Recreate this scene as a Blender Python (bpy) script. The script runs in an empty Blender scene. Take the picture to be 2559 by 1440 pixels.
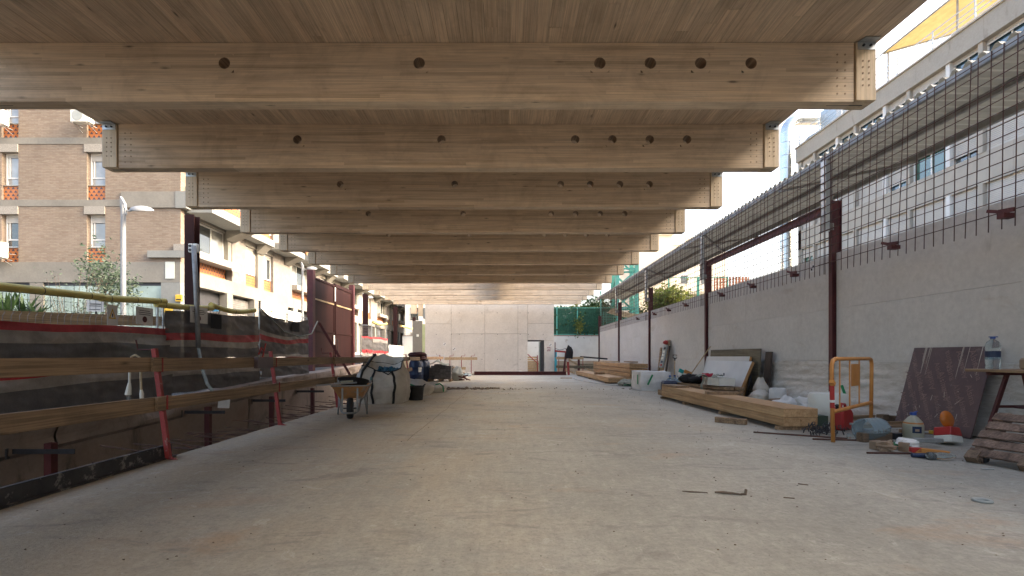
import bpy, bmesh, math, random
from mathutils import Vector, Matrix, Euler, noise as mnoise
from mathutils.geometry import tessellate_polygon
rnd = random.Random(11)
sc = bpy.context.scene
col = sc.collection
PI = math.pi
rad = math.radians

# ------------------------------------------------------------------ camera, sky, sun, exposure
FPX, EYE, CX, HY = 1208.0, 1.05, 1262.0, 891.0     # focal length in photo pixels, eye height, vanishing point
cam = bpy.data.objects.new('camera', bpy.data.cameras.new('camera'))
col.objects.link(cam)
cam.location = (0, 0, EYE)
cam.rotation_euler = (rad(90), 0, 0)
cam.data.sensor_width = 36.0
cam.data.lens = FPX / 2559.0 * 36.0
cam.data.shift_x = (1279.5 - CX) / 2559.0
cam.data.shift_y = (HY - 720.0) / 2559.0
cam.data.clip_start = 0.05
cam.data.clip_end = 4000
sc.camera = cam

SUN_EL, SUN_AZ = 30.0, 95.0                       # azimuth clockwise from +Y
world = bpy.data.worlds.new('World')
sc.world = world
world.use_nodes = True
wn = world.node_tree
sky = wn.nodes.new('ShaderNodeTexSky')
sky.sky_type = 'NISHITA'
sky.sun_disc = False
sky.sun_elevation = rad(SUN_EL)
sky.sun_rotation = rad(SUN_AZ)
sky.air_density = 1.0
sky.dust_density = 8.0
sky.ozone_density = 0.2
bg = wn.nodes['Background']
bg.inputs['Strength'].default_value = 0.15
wn.links.new(sky.outputs['Color'], bg.inputs['Color'])

sl = bpy.data.lights.new('sun', 'SUN')
sl.energy = 0.5
sl.angle = rad(12.0)
sl.color = (1.0, 0.90, 0.76)
sun = bpy.data.objects.new('sun', sl)
col.objects.link(sun)
sdir = Vector((math.cos(rad(SUN_EL)) * math.sin(rad(SUN_AZ)), math.cos(rad(SUN_EL)) * math.cos(rad(SUN_AZ)), math.sin(rad(SUN_EL))))
sun.rotation_euler = sdir.to_track_quat('Z', 'Y').to_euler()
sun.location = (30, -10, 40)

sc.view_settings.view_transform = 'Standard'
sc.view_settings.look = 'None'
sc.view_settings.gamma = 1
sc.view_settings.use_curve_mapping = False
sc.view_settings.exposure = 2.65
try:
    sc.cycles.max_bounces = 10
    sc.cycles.diffuse_bounces = 7
    sc.cycles.transparent_max_bounces = 12
    sc.cycles.sample_clamp_indirect = 6
    sc.cycles.caustics_reflective = False
    sc.cycles.caustics_refractive = False
except Exception:
    pass

# ------------------------------------------------------------------ helpers: placing
def at(x, y, d):
    """point at depth d seen at photo pixel (x, y)"""
    return Vector(((x - CX) * d / FPX, d, EYE - (y - HY) * d / FPX))

def onfloor(x, y):
    return at(x, y, EYE * FPX / (y - HY))

# ------------------------------------------------------------------ helpers: nodes and materials
def nd(nt, t, ins=None, **props):
    n = nt.nodes.new(t)
    for k, v in props.items():
        setattr(n, k, v)
    for k, v in (ins or {}).items():
        s = n.inputs[k]
        if isinstance(v, bpy.types.NodeSocket):
            nt.links.new(v, s)
        else:
            s.default_value = v
    return n

def c4(c):
    return (c[0], c[1], c[2], 1.0)

def ramp(nt, fac, stops, interp='LINEAR'):
    n = nt.nodes.new('ShaderNodeValToRGB')
    n.color_ramp.interpolation = interp
    e = n.color_ramp.elements
    while len(e) < len(stops):
        e.new(0.5)
    for i, (p, c) in enumerate(stops):
        e[i].position = p
        e[i].color = c4(c) if not isinstance(c, (int, float)) else (c, c, c, 1)
    nt.links.new(fac, n.inputs['Fac'])
    return n.outputs['Color']

def math_(nt, op, a, b=None, c=None):
    n = nt.nodes.new('ShaderNodeMath')
    n.operation = op
    for i, v in enumerate((a, b, c)):
        if v is None:
            continue
        if isinstance(v, bpy.types.NodeSocket):
            nt.links.new(v, n.inputs[i])
        else:
            n.inputs[i].default_value = v
    return n.outputs[0]

def mix(nt, fac, a, b, mode='MIX'):
    n = nt.nodes.new('ShaderNodeMix')
    n.data_type = 'RGBA'
    n.blend_type = mode
    for s, v in ((n.inputs[0], fac), (n.inputs[6], a), (n.inputs[7], b)):
        if isinstance(v, bpy.types.NodeSocket):
            nt.links.new(v, s)
        elif isinstance(v, (int, float)):
            s.default_value = v
        else:
            s.default_value = c4(v)
    return n.outputs[2]

def coords(nt, scale=(1, 1, 1), jitter=0.0):
    tc = nt.nodes.new('ShaderNodeTexCoord')
    out = tc.outputs['Object']
    if jitter:
        oi = nt.nodes.new('ShaderNodeObjectInfo')
        m = nd(nt, 'ShaderNodeVectorMath', {0: out}, operation='ADD')
        comb = nd(nt, 'ShaderNodeCombineXYZ', {0: math_(nt, 'MULTIPLY', oi.outputs['Random'], jitter), 1: math_(nt, 'MULTIPLY', oi.outputs['Random'], jitter * 1.7), 2: 0.0})
        nt.links.new(comb.outputs[0], m.inputs[1])
        out = m.outputs[0]
    mp = nd(nt, 'ShaderNodeMapping', {'Vector': out, 'Scale': scale})
    return mp.outputs[0], out

def newmat(name):
    m = bpy.data.materials.new(name)
    m.use_nodes = True
    nt = m.node_tree
    p = nt.nodes['Principled BSDF']
    return m, nt, p

def objrand(nt, colr, amt):
    oi = nt.nodes.new('ShaderNodeObjectInfo')
    f = nd(nt, 'ShaderNodeMapRange', {'Value': oi.outputs['Random'], 'To Min': 1 - amt, 'To Max': 1 + amt * 0.6})
    return mix(nt, 1.0, colr, f.outputs[0], 'MULTIPLY')

def M(name, c1, c2=None, rough=0.7, scale=6, stretch=(1, 1, 1), bump=0.15, bscale=40, metal=0.0, rand=0.0, spots=None, jitter=3.0, spec=0.35):
    m, nt, p = newmat(name)
    v, raw = coords(nt, stretch, jitter)
    c2 = c2 or tuple(x * 0.72 for x in c1)
    n1 = nd(nt, 'ShaderNodeTexNoise', {'Vector': v, 'Scale': scale, 'Detail': 7, 'Roughness': 0.62})
    c = ramp(nt, n1.outputs['Fac'], [(0.32, c2), (0.66, c1)])
    if spots:
        sc_, thr, cs = spots
        n3 = nd(nt, 'ShaderNodeTexNoise', {'Vector': v, 'Scale': sc_, 'Detail': 5, 'Roughness': 0.7})
        f = ramp(nt, n3.outputs['Fac'], [(thr, 0.0), (thr + 0.07, 1.0)])
        c = mix(nt, f, c, cs)
    if rand:
        c = objrand(nt, c, rand)
    nt.links.new(c, p.inputs['Base Color'])
    p.inputs['Roughness'].default_value = rough
    p.inputs['Metallic'].default_value = metal
    p.inputs['Specular IOR Level'].default_value = spec
    if bump:
        n2 = nd(nt, 'ShaderNodeTexNoise', {'Vector': v, 'Scale': bscale, 'Detail': 4})
        b = nd(nt, 'ShaderNodeBump', {'Height': n2.outputs['Fac'], 'Strength': bump, 'Distance': 0.01})
        nt.links.new(b.outputs[0], p.inputs['Normal'])
    return m

def wood(name, cl, cd, axis=0, lam=None, knots=1.0, rand=0.1, rough=0.62, fine=0.35):
    m, nt, p = newmat(name)
    a = [0, 0, 0]
    s1 = [9.0, 9.0, 9.0]; s1[axis] = 0.55
    v, raw = coords(nt, (1, 1, 1), 5.0)
    def mp(s):
        return nd(nt, 'ShaderNodeMapping', {'Vector': raw, 'Scale': tuple(s)}).outputs[0]
    g = nd(nt, 'ShaderNodeTexNoise', {'Vector': mp(s1), 'Scale': 1.6, 'Detail': 6, 'Roughness': 0.6, 'Distortion': 0.5})
    c = ramp(nt, g.outputs['Fac'], [(0.33, cd), (0.62, cl)])
    s2 = [75.0, 75.0, 75.0]; s2[axis] = 1.3
    g2 = nd(nt, 'ShaderNodeTexNoise', {'Vector': mp(s2), 'Scale': 1.0, 'Detail': 3})
    f2 = ramp(nt, g2.outputs['Fac'], [(0.38, 1 - fine), (0.58, 1.0)])
    c = mix(nt, 1.0, c, f2, 'MULTIPLY')
    if lam:
        tc = nt.nodes.new('ShaderNodeTexCoord')
        sx = nd(nt, 'ShaderNodeSeparateXYZ', {0: raw})
        other = sx.outputs[lam[0]]
        idx = math_(nt, 'FLOOR', math_(nt, 'DIVIDE', other, lam[1]))
        w0 = nd(nt, 'ShaderNodeTexWhiteNoise', {'W': idx}, noise_dimensions='1D')
        seg = math_(nt, 'FLOOR', math_(nt, 'ADD', math_(nt, 'DIVIDE', sx.outputs[axis], 1.9), math_(nt, 'MULTIPLY', w0.outputs['Value'], 9.0)))
        w1 = nd(nt, 'ShaderNodeTexWhiteNoise', {'W': math_(nt, 'ADD', math_(nt, 'MULTIPLY', idx, 17.3), seg)}, noise_dimensions='1D')
        lf = ramp(nt, w1.outputs['Value'], [(0.0, (0.80, 0.77, 0.74)), (0.25, (0.95, 0.94, 0.93)), (1.0, (1.05, 1.05, 1.04))])
        c = mix(nt, 1.0, c, lf, 'MULTIPLY')
    if knots:
        s3 = [5.5, 5.5, 5.5]; s3[axis] = 1.5
        vo = nd(nt, 'ShaderNodeTexVoronoi', {'Vector': mp(s3), 'Scale': 1.0, 'Randomness': 1.0})
        kd = math_(nt, 'ADD', vo.outputs['Distance'], math_(nt, 'MULTIPLY', g.outputs['Fac'], 0.22))
        kn = ramp(nt, kd, [(0.13, 0.25), (0.165, 0.68), (0.22, 1.0)])
        kn2 = mix(nt, knots, (1, 1, 1), kn)
        c = mix(nt, 1.0, c, kn2, 'MULTIPLY')
    st_ = nd(nt, 'ShaderNodeTexNoise', {'Vector': raw, 'Scale': 1.4, 'Detail': 7, 'Roughness': 0.72, 'Distortion': 0.8})
    c = mix(nt, 1.0, c, ramp(nt, st_.outputs['Fac'], [(0.36, (0.84, 0.83, 0.82)), (0.52, (1.0, 1.0, 1.0)), (0.72, (1.04, 1.04, 1.03))]), 'MULTIPLY')
    if rand:
        c = objrand(nt, c, rand)
    nt.links.new(c, p.inputs['Base Color'])
    p.inputs['Roughness'].default_value = rough
    p.inputs['Specular IOR Level'].default_value = 0.25
    b = nd(nt, 'ShaderNodeBump', {'Height': g2.outputs['Fac'], 'Strength': 0.18, 'Distance': 0.004})
    nt.links.new(b.outputs[0], p.inputs['Normal'])
    return m

def glassy(name, c, trans=0.85, rough=0.08, ior=1.3):
    m, nt, p = newmat(name)
    p.inputs['Base Color'].default_value = c4(c)
    p.inputs['Transmission Weight'].default_value = trans
    p.inputs['Roughness'].default_value = rough
    p.inputs['IOR'].default_value = ior
    return m

def pane_mat(name, c, rough=0.03):
    """window glass seen from outside: dark room behind a mirror-like surface"""
    m, nt, p = newmat(name)
    v, raw = coords(nt, (1, 1, 1), 9.0)
    n = nd(nt, 'ShaderNodeTexNoise', {'Vector': v, 'Scale': 1.3, 'Detail': 2})
    cc = ramp(nt, n.outputs['Fac'], [(0.35, tuple(x * 0.6 for x in c)), (0.65, c)])
    nt.links.new(cc, p.inputs['Base Color'])
    p.inputs['Roughness'].default_value = rough
    p.inputs['Specular IOR Level'].default_value = 1.0
    p.inputs['IOR'].default_value = 1.7
    b = nd(nt, 'ShaderNodeBump', {'Height': n.outputs['Fac'], 'Strength': 0.03, 'Distance': 0.02})
    nt.links.new(b.outputs[0], p.inputs['Normal'])
    return m

# ------------------------------------------------------------------ helpers: meshes
class MB:
    def __init__(s):
        s.v = []; s.f = []; s.m = []
    def quad(s, a, b, c, d, mi=0):
        i = len(s.v)
        s.v += [tuple(a), tuple(b), tuple(c), tuple(d)]
        s.f.append((i, i + 1, i + 2, i + 3)); s.m.append(mi)
        return s
    def tri(s, a, b, c, mi=0):
        i = len(s.v)
        s.v += [tuple(a), tuple(b), tuple(c)]
        s.f.append((i, i + 1, i + 2)); s.m.append(mi)
        return s
    def box(s, x0, y0, z0, x1, y1, z1, mi=0):
        return s.obox(((x0 + x1) / 2, (y0 + y1) / 2, (z0 + z1) / 2), (abs(x1 - x0), abs(y1 - y0), abs(z1 - z0)), None, mi)
    def obox(s, c, size, rot=None, mi=0):
        i = len(s.v)
        c = Vector(c)
        Rm = rot if isinstance(rot, Matrix) else (Euler(rot).to_matrix() if rot else None)
        for z in (-.5, .5):
            for y in (-.5, .5):
                for x in (-.5, .5):
                    p = Vector((x * size[0], y * size[1], z * size[2]))
                    if Rm: p = Rm @ p
                    s.v.append(tuple(p + c))
        for q in ((0, 2, 3, 1), (4, 5, 7, 6), (0, 1, 5, 4), (2, 6, 7, 3), (0, 4, 6, 2), (1, 3, 7, 5)):
            s.f.append(tuple(i + k for k in q)); s.m.append(mi)
        return s
    def bar(s, p, q, w, h, mi=0, up=(0, 0, 1)):
        p = Vector(p); q = Vector(q)
        d = (q - p); L = d.length; d.normalize()
        u = Vector(up)
        if abs(d.dot(u)) > 0.98: u = Vector((0, 1, 0))
        sd = d.cross(u).normalized(); u = sd.cross(d).normalized()
        Rm = Matrix((sd, d, u)).transposed()
        return s.obox((p + q) / 2, (w, L, h), Rm, mi)
    def tube(s, pts, r, n=8, mi=0, cap=True):
        pts = [Vector(p) for p in pts]
        k = len(pts)
        rr = r if isinstance(r, (list, tuple)) else [r] * k
        base = len(s.v)
        prev = None
        for i, p in enumerate(pts):
            t = (pts[min(i + 1, k - 1)] - pts[max(i - 1, 0)])
            if t.length < 1e-9: t = Vector((0, 0, 1))
            t.normalize()
            if prev is None:
                a = Vector((0, 0, 1)) if abs(t.z) < 0.9 else Vector((1, 0, 0))
                prev = (a - t * a.dot(t)).normalized()
            else:
                prev = prev - t * prev.dot(t)
                if prev.length < 1e-6:
                    a = Vector((0, 0, 1)) if abs(t.z) < 0.9 else Vector((1, 0, 0))
                    prev = a - t * a.dot(t)
                prev.normalize()
            b = t.cross(prev)
            for j in range(n):
                a = 2 * PI * (j + 0.5) / n
                s.v.append(tuple(p + (prev * math.cos(a) + b * math.sin(a)) * rr[i]))
        for i in range(k - 1):
            for j in range(n):
                j2 = (j + 1) % n
                s.f.append((base + i * n + j, base + i * n + j2, base + (i + 1) * n + j2, base + (i + 1) * n + j)); s.m.append(mi)
        if cap:
            s.f.append(tuple(base + j for j in reversed(range(n)))); s.m.append(mi)
            s.f.append(tuple(base + (k - 1) * n + j for j in range(n))); s.m.append(mi)
        return s
    def lathe(s, prof, n=20, c=(0, 0, 0), rot=None, mi=0, sx=1.0, sy=1.0, fn=None):
        base = len(s.v)
        c = Vector(c)
        Rm = Euler(rot).to_matrix() if rot else None
        for (r, z) in prof:
            for j in range(n):
                a = 2 * PI * j / n
                p = Vector((r * math.cos(a) * sx, r * math.sin(a) * sy, z))
                if fn: p = fn(p, a)
                if Rm: p = Rm @ p
                s.v.append(tuple(p + c))
        for i in range(len(prof) - 1):
            for j in range(n):
                j2 = (j + 1) % n
                s.f.append((base + i * n + j, base + i * n + j2, base + (i + 1) * n + j2, base + (i + 1) * n + j)); s.m.append(mi)
        if prof[0][0] > 1e-6:
            s.f.append(tuple(base + j for j in reversed(range(n)))); s.m.append(mi)
        if prof[-1][0] > 1e-6:
            s.f.append(tuple(base + (len(prof) - 1) * n + j for j in range(n))); s.m.append(mi)
        return s
    def cyl(s, p, q, r, n=12, mi=0):
        return s.tube([p, q], r, n, mi)
    def prism(s, poly, fn0, fn1, mi=0):
        """poly: 2D outline; fn0/fn1 map (a,b) to the two end faces"""
        i = len(s.v); k = len(poly)
        s.v += [tuple(fn0(*p)) for p in poly] + [tuple(fn1(*p)) for p in poly]
        s.f.append(tuple(i + j for j in reversed(range(k)))); s.m.append(mi)
        s.f.append(tuple(i + k + j for j in range(k))); s.m.append(mi)
        for j in range(k):
            j2 = (j + 1) % k
            s.f.append((i + j, i + j2, i + k + j2, i + k + j)); s.m.append(mi)
        return s
    def grid(s, fn, nu, nv, mi=0):
        i = len(s.v)
        for a in range(nu + 1):
            for b in range(nv + 1):
                s.v.append(tuple(fn(a / nu, b / nv)))
        for a in range(nu):
            for b in range(nv):
                s.f.append((i + a * (nv + 1) + b, i + (a + 1) * (nv + 1) + b, i + (a + 1) * (nv + 1) + b + 1, i + a * (nv + 1) + b + 1))
                s.m.append(mi(( a + .5) / nu, (b + .5) / nv) if callable(mi) else mi)
        return s
    def blob(s, c, r, n=10, m=7, seed=0, amp=0.25, sx=1, sy=1, sz=1, mi=0):
        c = Vector(c)
        def fn(u, w):
            th = u * 2 * PI; ph = w * PI
            d = Vector((math.cos(th) * math.sin(ph), math.sin(th) * math.sin(ph), -math.cos(ph)))
            k = 1 + amp * mnoise.noise(d * 2.1 + Vector((seed * 3.7, seed, 0)))
            return c + Vector((d.x * sx, d.y * sy, d.z * sz)) * r * k
        return s.grid(fn, n, m, mi)
    def mesh(s, name, mats, smooth=False, fixn=True):
        me = bpy.data.meshes.new(name)
        me.from_pydata(s.v, [], s.f)
        for mt in (mats if isinstance(mats, (list, tuple)) else [mats]):
            me.materials.append(mt)
        if len(me.materials) > 1:
            me.polygons.foreach_set('material_index', s.m)
        if smooth:
            me.polygons.foreach_set('use_smooth', [True] * len(me.polygons))
        if fixn:
            bm = bmesh.new(); bm.from_mesh(me)
            bmesh.ops.recalc_face_normals(bm, faces=bm.faces)
            bm.to_mesh(me); bm.free()
        me.update()
        return me
    def build(s, name, mats, parent=None, loc=(0, 0, 0), rot=(0, 0, 0), smooth=False, bevel=0.0, solid=0.0, fixn=True, autos=None):
        o = bpy.data.objects.new(name, s.mesh(name, mats, smooth, fixn))
        col.objects.link(o)
        o.location = loc; o.rotation_euler = rot
        if parent: o.parent = parent
        if autos:
            try:
                o.data.set_sharp_from_angle(angle=rad(autos))
            except Exception:
                pass
        if solid:
            md = o.modifiers.new('solid', 'SOLIDIFY'); md.thickness = solid; md.offset = 0
        if bevel:
            md = o.modifiers.new('bevel', 'BEVEL'); md.width = bevel; md.segments = 1; md.limit_method = 'ANGLE'
        return o

def tag(o, label=None, cat=None, group=None, kind=None):
    if label: o['label'] = label
    if cat: o['category'] = cat
    if group: o['group'] = group
    if kind: o['kind'] = kind
    return o

def thing(name, label, cat, loc=(0, 0, 0), rot=(0, 0, 0), group=None):
    o = bpy.data.objects.new(name, None)
    o.empty_display_size = 0.1
    col.objects.link(o)
    o.location = loc; o.rotation_euler = rot
    return tag(o, label, cat, group)

def inst(src, parent=None, loc=(0, 0, 0), rot=(0, 0, 0), scale=(1, 1, 1)):
    """same mesh, new object"""
    o = src.copy()
    col.objects.link(o)
    o.parent = parent
    o.location = loc; o.rotation_euler = rot; o.scale = scale
    return o

def kids(o):
    return [c for c in o.children]

def dup(root, loc, rot=(0, 0, 0), label=None, group=None):
    r = root.copy(); col.objects.link(r)
    r.location = loc; r.rotation_euler = rot
    if label: r['label'] = label
    if group: r['group'] = group
    for ch in kids(root):
        c = ch.copy(); col.objects.link(c); c.parent = r
        for g in kids(ch):
            d = g.copy(); col.objects.link(d); d.parent = c
    return r

def text_mb(txt, size, thick=0.004, shear=0.0):
    cu = bpy.data.curves.new('lettering', 'FONT')
    cu.body = txt; cu.size = size; cu.extrude = thick / 2; cu.align_x = 'CENTER'; cu.align_y = 'CENTER'
    cu.resolution_u = 3; cu.shear = shear
    o = bpy.data.objects.new('lettering', cu)
    col.objects.link(o)
    dg = bpy.context.evaluated_depsgraph_get()
    me = bpy.data.meshes.new_from_object(o.evaluated_get(dg))
    mb = MB()
    mb.v = [tuple(v.co) for v in me.vertices]
    mb.f = [tuple(p.vertices) for p in me.polygons]
    mb.m = [0] * len(mb.f)
    bpy.data.objects.remove(o); bpy.data.curves.remove(cu); bpy.data.meshes.remove(me)
    return mb

def merge(dst, src, mat):
    i = len(dst.v)
    dst.v += [tuple(mat @ Vector(v)) for v in src.v]
    dst.f += [tuple(i + k for k in f) for f in src.f]
    dst.m += src.m
    return dst
# ------------------------------------------------------------------ materials
W_BEAM = wood('glulam pine', (0.79, 0.65, 0.485), (0.70, 0.555, 0.395), 0, (2, 0.0425), 0.9, 0.05, fine=0.18)
W_BLOCK = wood('glulam block', (0.78, 0.64, 0.45), (0.69, 0.54, 0.36), 2, None, 0.4, 0.07, fine=0.15)
W_HOLE = wood('end grain with hole shade', (0.46, 0.33, 0.22), (0.33, 0.22, 0.145), 1, None, 0.0, 0.05)  # end grain, darkened further to paint shade inside the beam holes
W_BOARD = wood('ceiling board pine', (0.78, 0.635, 0.475), (0.66, 0.51, 0.365), 1, None, 1.0, 0.13, fine=0.24)
W_RAIL = wood('guard rail spruce', (0.38, 0.265, 0.165), (0.27, 0.18, 0.11), 1, None, 0.9, 0.12)
W_LONG = wood('stacked glulam', (0.56, 0.37, 0.20), (0.40, 0.24, 0.12), 1, (2, 0.042), 0.8, 0.08, fine=0.2)
W_PLANK = wood('used formwork plank', (0.40, 0.27, 0.16), (0.20, 0.13, 0.08), 1, None, 0.8, 0.18)
W_PALLET = wood('old pallet board', (0.25, 0.17, 0.13), (0.10, 0.07, 0.055), 0, None, 0.8, 0.2, rough=0.85)
W_DARK = wood('dark wet board', (0.10, 0.075, 0.06), (0.035, 0.028, 0.025), 2, None, 0.5, 0.1)
W_PALE = wood('pale pine lath', (0.58, 0.44, 0.27), (0.44, 0.31, 0.17), 1, None, 0.6, 0.12)
W_PLY = wood('weathered plywood', (0.22, 0.19, 0.125), (0.12, 0.105, 0.07), 1, None, 0.3, 0.06)

def floor_mat():
    m, nt, p = newmat('dusty power floated concrete')
    v, raw = coords(nt)
    sx = nd(nt, 'ShaderNodeSeparateXYZ', {0: raw})
    def nz(s, d=6, r=0.6, st=(1, 1, 1), dist=0.0):
        mp = nd(nt, 'ShaderNodeMapping', {'Vector': raw, 'Scale': st})
        return nd(nt, 'ShaderNodeTexNoise', {'Vector': mp.outputs[0], 'Scale': s, 'Detail': d, 'Roughness': r, 'Distortion': dist}).outputs['Fac']
    grey = ramp(nt, nz(0.55, 8, 0.65), [(0.3, (0.305, 0.295, 0.255)), (0.7, (0.425, 0.413, 0.362))])
    fine = ramp(nt, nz(9, 8, 0.75), [(0.3, 0.80), (0.65, 1.04)])
    c = mix(nt, 1.0, grey, fine, 'MULTIPLY')
    # ochre dust, thickest along the slab edge over the trench
    edge = nd(nt, 'ShaderNodeMapRange', {'Value': sx.outputs[0], 'From Min': -3.6, 'From Max': 1.0, 'To Min': 0.30, 'To Max': -0.10})
    dm = math_(nt, 'ADD', nz(0.6, 7, 0.62, (1, 0.7, 1), 0.6), edge.outputs[0])
    c = mix(nt, ramp(nt, dm, [(0.46, 0.0), (0.80, 0.7)]), c, (0.47, 0.38, 0.26))
    # rusty orange scuffs
    om = nz(0.7, 6, 0.7, (0.6, 1.6, 1), 1.0)
    c = mix(nt, ramp(nt, om, [(0.57, 0.0), (0.72, 0.55)]), c, (0.40, 0.27, 0.165))
    # dark smears
    bm_ = nz(1.1, 7, 0.7, (0.8, 2.0, 1), 1.5)
    c = mix(nt, ramp(nt, bm_, [(0.55, 0.0), (0.70, 0.7)]), c, (0.17, 0.16, 0.15))
    bm2 = nz(5.0, 6, 0.75, (0.7, 2.2, 1), 0.5)
    c = mix(nt, ramp(nt, bm2, [(0.60, 0.0), (0.70, 0.5)]), c, (0.20, 0.185, 0.17))
    # pits and grit
    vo = nd(nt, 'ShaderNodeTexVoronoi', {'Vector': raw, 'Scale': 14.0})
    gm = math_(nt, 'MULTIPLY', ramp(nt, vo.outputs['Distance'], [(0.05, 1.0), (0.13, 0.0)]), ramp(nt, nz(1.7, 4), [(0.48, 0.0), (0.6, 0.8)]))
    c = mix(nt, gm, c, (0.12, 0.10, 0.085))
    sp = nz(60, 3, 0.6)
    c = mix(nt, ramp(nt, sp, [(0.56, 0.0), (0.68, 0.5)]), c, (0.20, 0.18, 0.155))
    c = mix(nt, 1.0, c, ramp(nt, nz(24, 6, 0.8), [(0.32, 0.80), (0.62, 1.05)]), 'MULTIPLY')
    c = mix(nt, 1.0, c, ramp(nt, nz(2.6, 7, 0.75, (5.0, 0.45, 1), 0.8), [(0.3, 0.92), (0.6, 1.02)]), 'MULTIPLY')
    c = mix(nt, ramp(nt, nz(1.9, 7, 0.8, (1, 1, 1), 2.2), [(0.585, 0.0), (0.64, 0.28), (0.70, 0.0)]), c, (0.62, 0.60, 0.56))
    nt.links.new(c, p.inputs['Base Color'])
    p.inputs['Roughness'].default_value = 0.78
    p.inputs['Specular IOR Level'].default_value = 0.3
    h = math_(nt, 'ADD', math_(nt, 'MULTIPLY', nz(42, 5, 0.7), 0.6), math_(nt, 'MULTIPLY', nz(6, 6, 0.7), 0.7))
    b = nd(nt, 'ShaderNodeBump', {'Height': h, 'Strength': 0.45, 'Distance': 0.012})
    nt.links.new(b.outputs[0], p.inputs['Normal'])
    return m

def concrete(name, c1, c2, stain=(0.17, 0.155, 0.14), amt=0.5, vert=True, orange=None, thr=0.6):
    m, nt, p = newmat(name)
    v, raw = coords(nt, (1, 1, 1), 4.0)
    def nz(s, d=6, r=0.6, st=(1, 1, 1), dist=0.0):
        mp = nd(nt, 'ShaderNodeMapping', {'Vector': raw, 'Scale': st})
        return nd(nt, 'ShaderNodeTexNoise', {'Vector': mp.outputs[0], 'Scale': s, 'Detail': d, 'Roughness': r, 'Distortion': dist}).outputs['Fac']
    c = ramp(nt, nz(0.7, 8, 0.65), [(0.3, c2), (0.7, c1)])
    c = mix(nt, 1.0, c, ramp(nt, nz(11, 7, 0.75), [(0.3, 0.86), (0.65, 1.03)]), 'MULTIPLY')
    s = nz(1.2, 8, 0.72, (1, 1, 0.35) if vert else (1, 1, 1), 1.2)
    c = mix(nt, ramp(nt, s, [(thr, 0.0), (thr + 0.13, amt)]), c, stain)
    if orange:
        c = mix(nt, ramp(nt, nz(0.9, 6, 0.7, (1, 1, 1.5), 1.0), [(0.6, 0.0), (0.72, 0.4)]), c, orange)
    nt.links.new(c, p.inputs['Base Color'])
    p.inputs['Roughness'].default_value = 0.8
    p.inputs['Specular IOR Level'].default_value = 0.25
    b = nd(nt, 'ShaderNodeBump', {'Height': nz(22, 6, 0.7), 'Strength': 0.25, 'Distance': 0.012})
    nt.links.new(b.outputs[0], p.inputs['Normal'])
    return m

def brick_mat():
    m, nt, p = newmat('tan facing brick')
    tc = nt.nodes.new('ShaderNodeTexCoord')
    sx = nd(nt, 'ShaderNodeSeparateXYZ', {0: tc.outputs['Object']})
    vec = nd(nt, 'ShaderNodeCombineXYZ', {0: math_(nt, 'ADD', sx.outputs[0], sx.outputs[1]), 1: sx.outputs[2], 2: 0.0})
    bt = nd(nt, 'ShaderNodeTexBrick', {'Vector': vec.outputs[0], 'Color1': c4((0.262, 0.212, 0.166)), 'Color2': c4((0.21, 0.155, 0.12)), 'Mortar': c4((0.20, 0.165, 0.135)),
            'Scale': 1.0, 'Mortar Size': 0.010, 'Mortar Smooth': 0.25, 'Bias': -0.25, 'Brick Width': 0.29, 'Row Height': 0.078})
    bt.offset = 0.5
    n = nd(nt, 'ShaderNodeTexNoise', {'Vector': tc.outputs['Object'], 'Scale': 0.5, 'Detail': 7, 'Roughness': 0.65})
    w = nd(nt, 'ShaderNodeTexNoise', {'Vector': nd(nt, 'ShaderNodeMapping', {'Vector': vec.outputs[0], 'Scale': (3.4, 12.8, 1)}).outputs[0], 'Scale': 1.0, 'Detail': 1})
    c = mix(nt, 1.0, bt.outputs['Color'], ramp(nt, n.outputs['Fac'], [(0.3, 0.84), (0.7, 1.05)]), 'MULTIPLY')
    c = mix(nt, ramp(nt, w.outputs['Fac'], [(0.55, 0.0), (0.68, 0.55)]), c, (0.28, 0.24, 0.18))
    nt.links.new(c, p.inputs['Base Color'])
    p.inputs['Roughness'].default_value = 0.9
    p.inputs['Specular IOR Level'].default_value = 0.2
    b = nd(nt, 'ShaderNodeBump', {'Height': math_(nt, 'SUBTRACT', 1.0, bt.outputs['Fac']), 'Strength': 0.6, 'Distance': 0.012})
    nt.links.new(b.outputs[0], p.inputs['Normal'])
    return m

def tile_mat():
    """glazed orange tiles printed with rows of black triangles"""
    m, nt, p = newmat('orange zigzag glazed tile')
    tc = nt.nodes.new('ShaderNodeTexCoord')
    sx = nd(nt, 'ShaderNodeSeparateXYZ', {0: tc.outputs['Object']})
    u = math_(nt, 'DIVIDE', math_(nt, 'ADD', sx.outputs[0], sx.outputs[1]), 0.235)
    w = math_(nt, 'DIVIDE', sx.outputs[2], 0.165)
    row = math_(nt, 'FLOOR', w)
    uu = math_(nt, 'FRACT', math_(nt, 'ADD', u, math_(nt, 'MULTIPLY', row, 0.5)))
    tri = math_(nt, 'SUBTRACT', 1.0, math_(nt, 'ABSOLUTE', math_(nt, 'SUBTRACT', math_(nt, 'MULTIPLY', uu, 2.0), 1.0)))
    ww = math_(nt, 'FRACT', w)
    dark = math_(nt, 'LESS_THAN', ww, math_(nt, 'SUBTRACT', math_(nt, 'MULTIPLY', tri, 1.0), 0.28))
    n = nd(nt, 'ShaderNodeTexNoise', {'Vector': tc.outputs['Object'], 'Scale': 4.0, 'Detail': 4})
    org = ramp(nt, n.outputs['Fac'], [(0.3, (0.36, 0.115, 0.030)), (0.7, (0.46, 0.165, 0.045))])
    c = mix(nt, dark, org, (0.045, 0.04, 0.055))
    nt.links.new(c, p.inputs['Base Color'])
    p.inputs['Roughness'].default_value = 0.45
    return m

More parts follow.
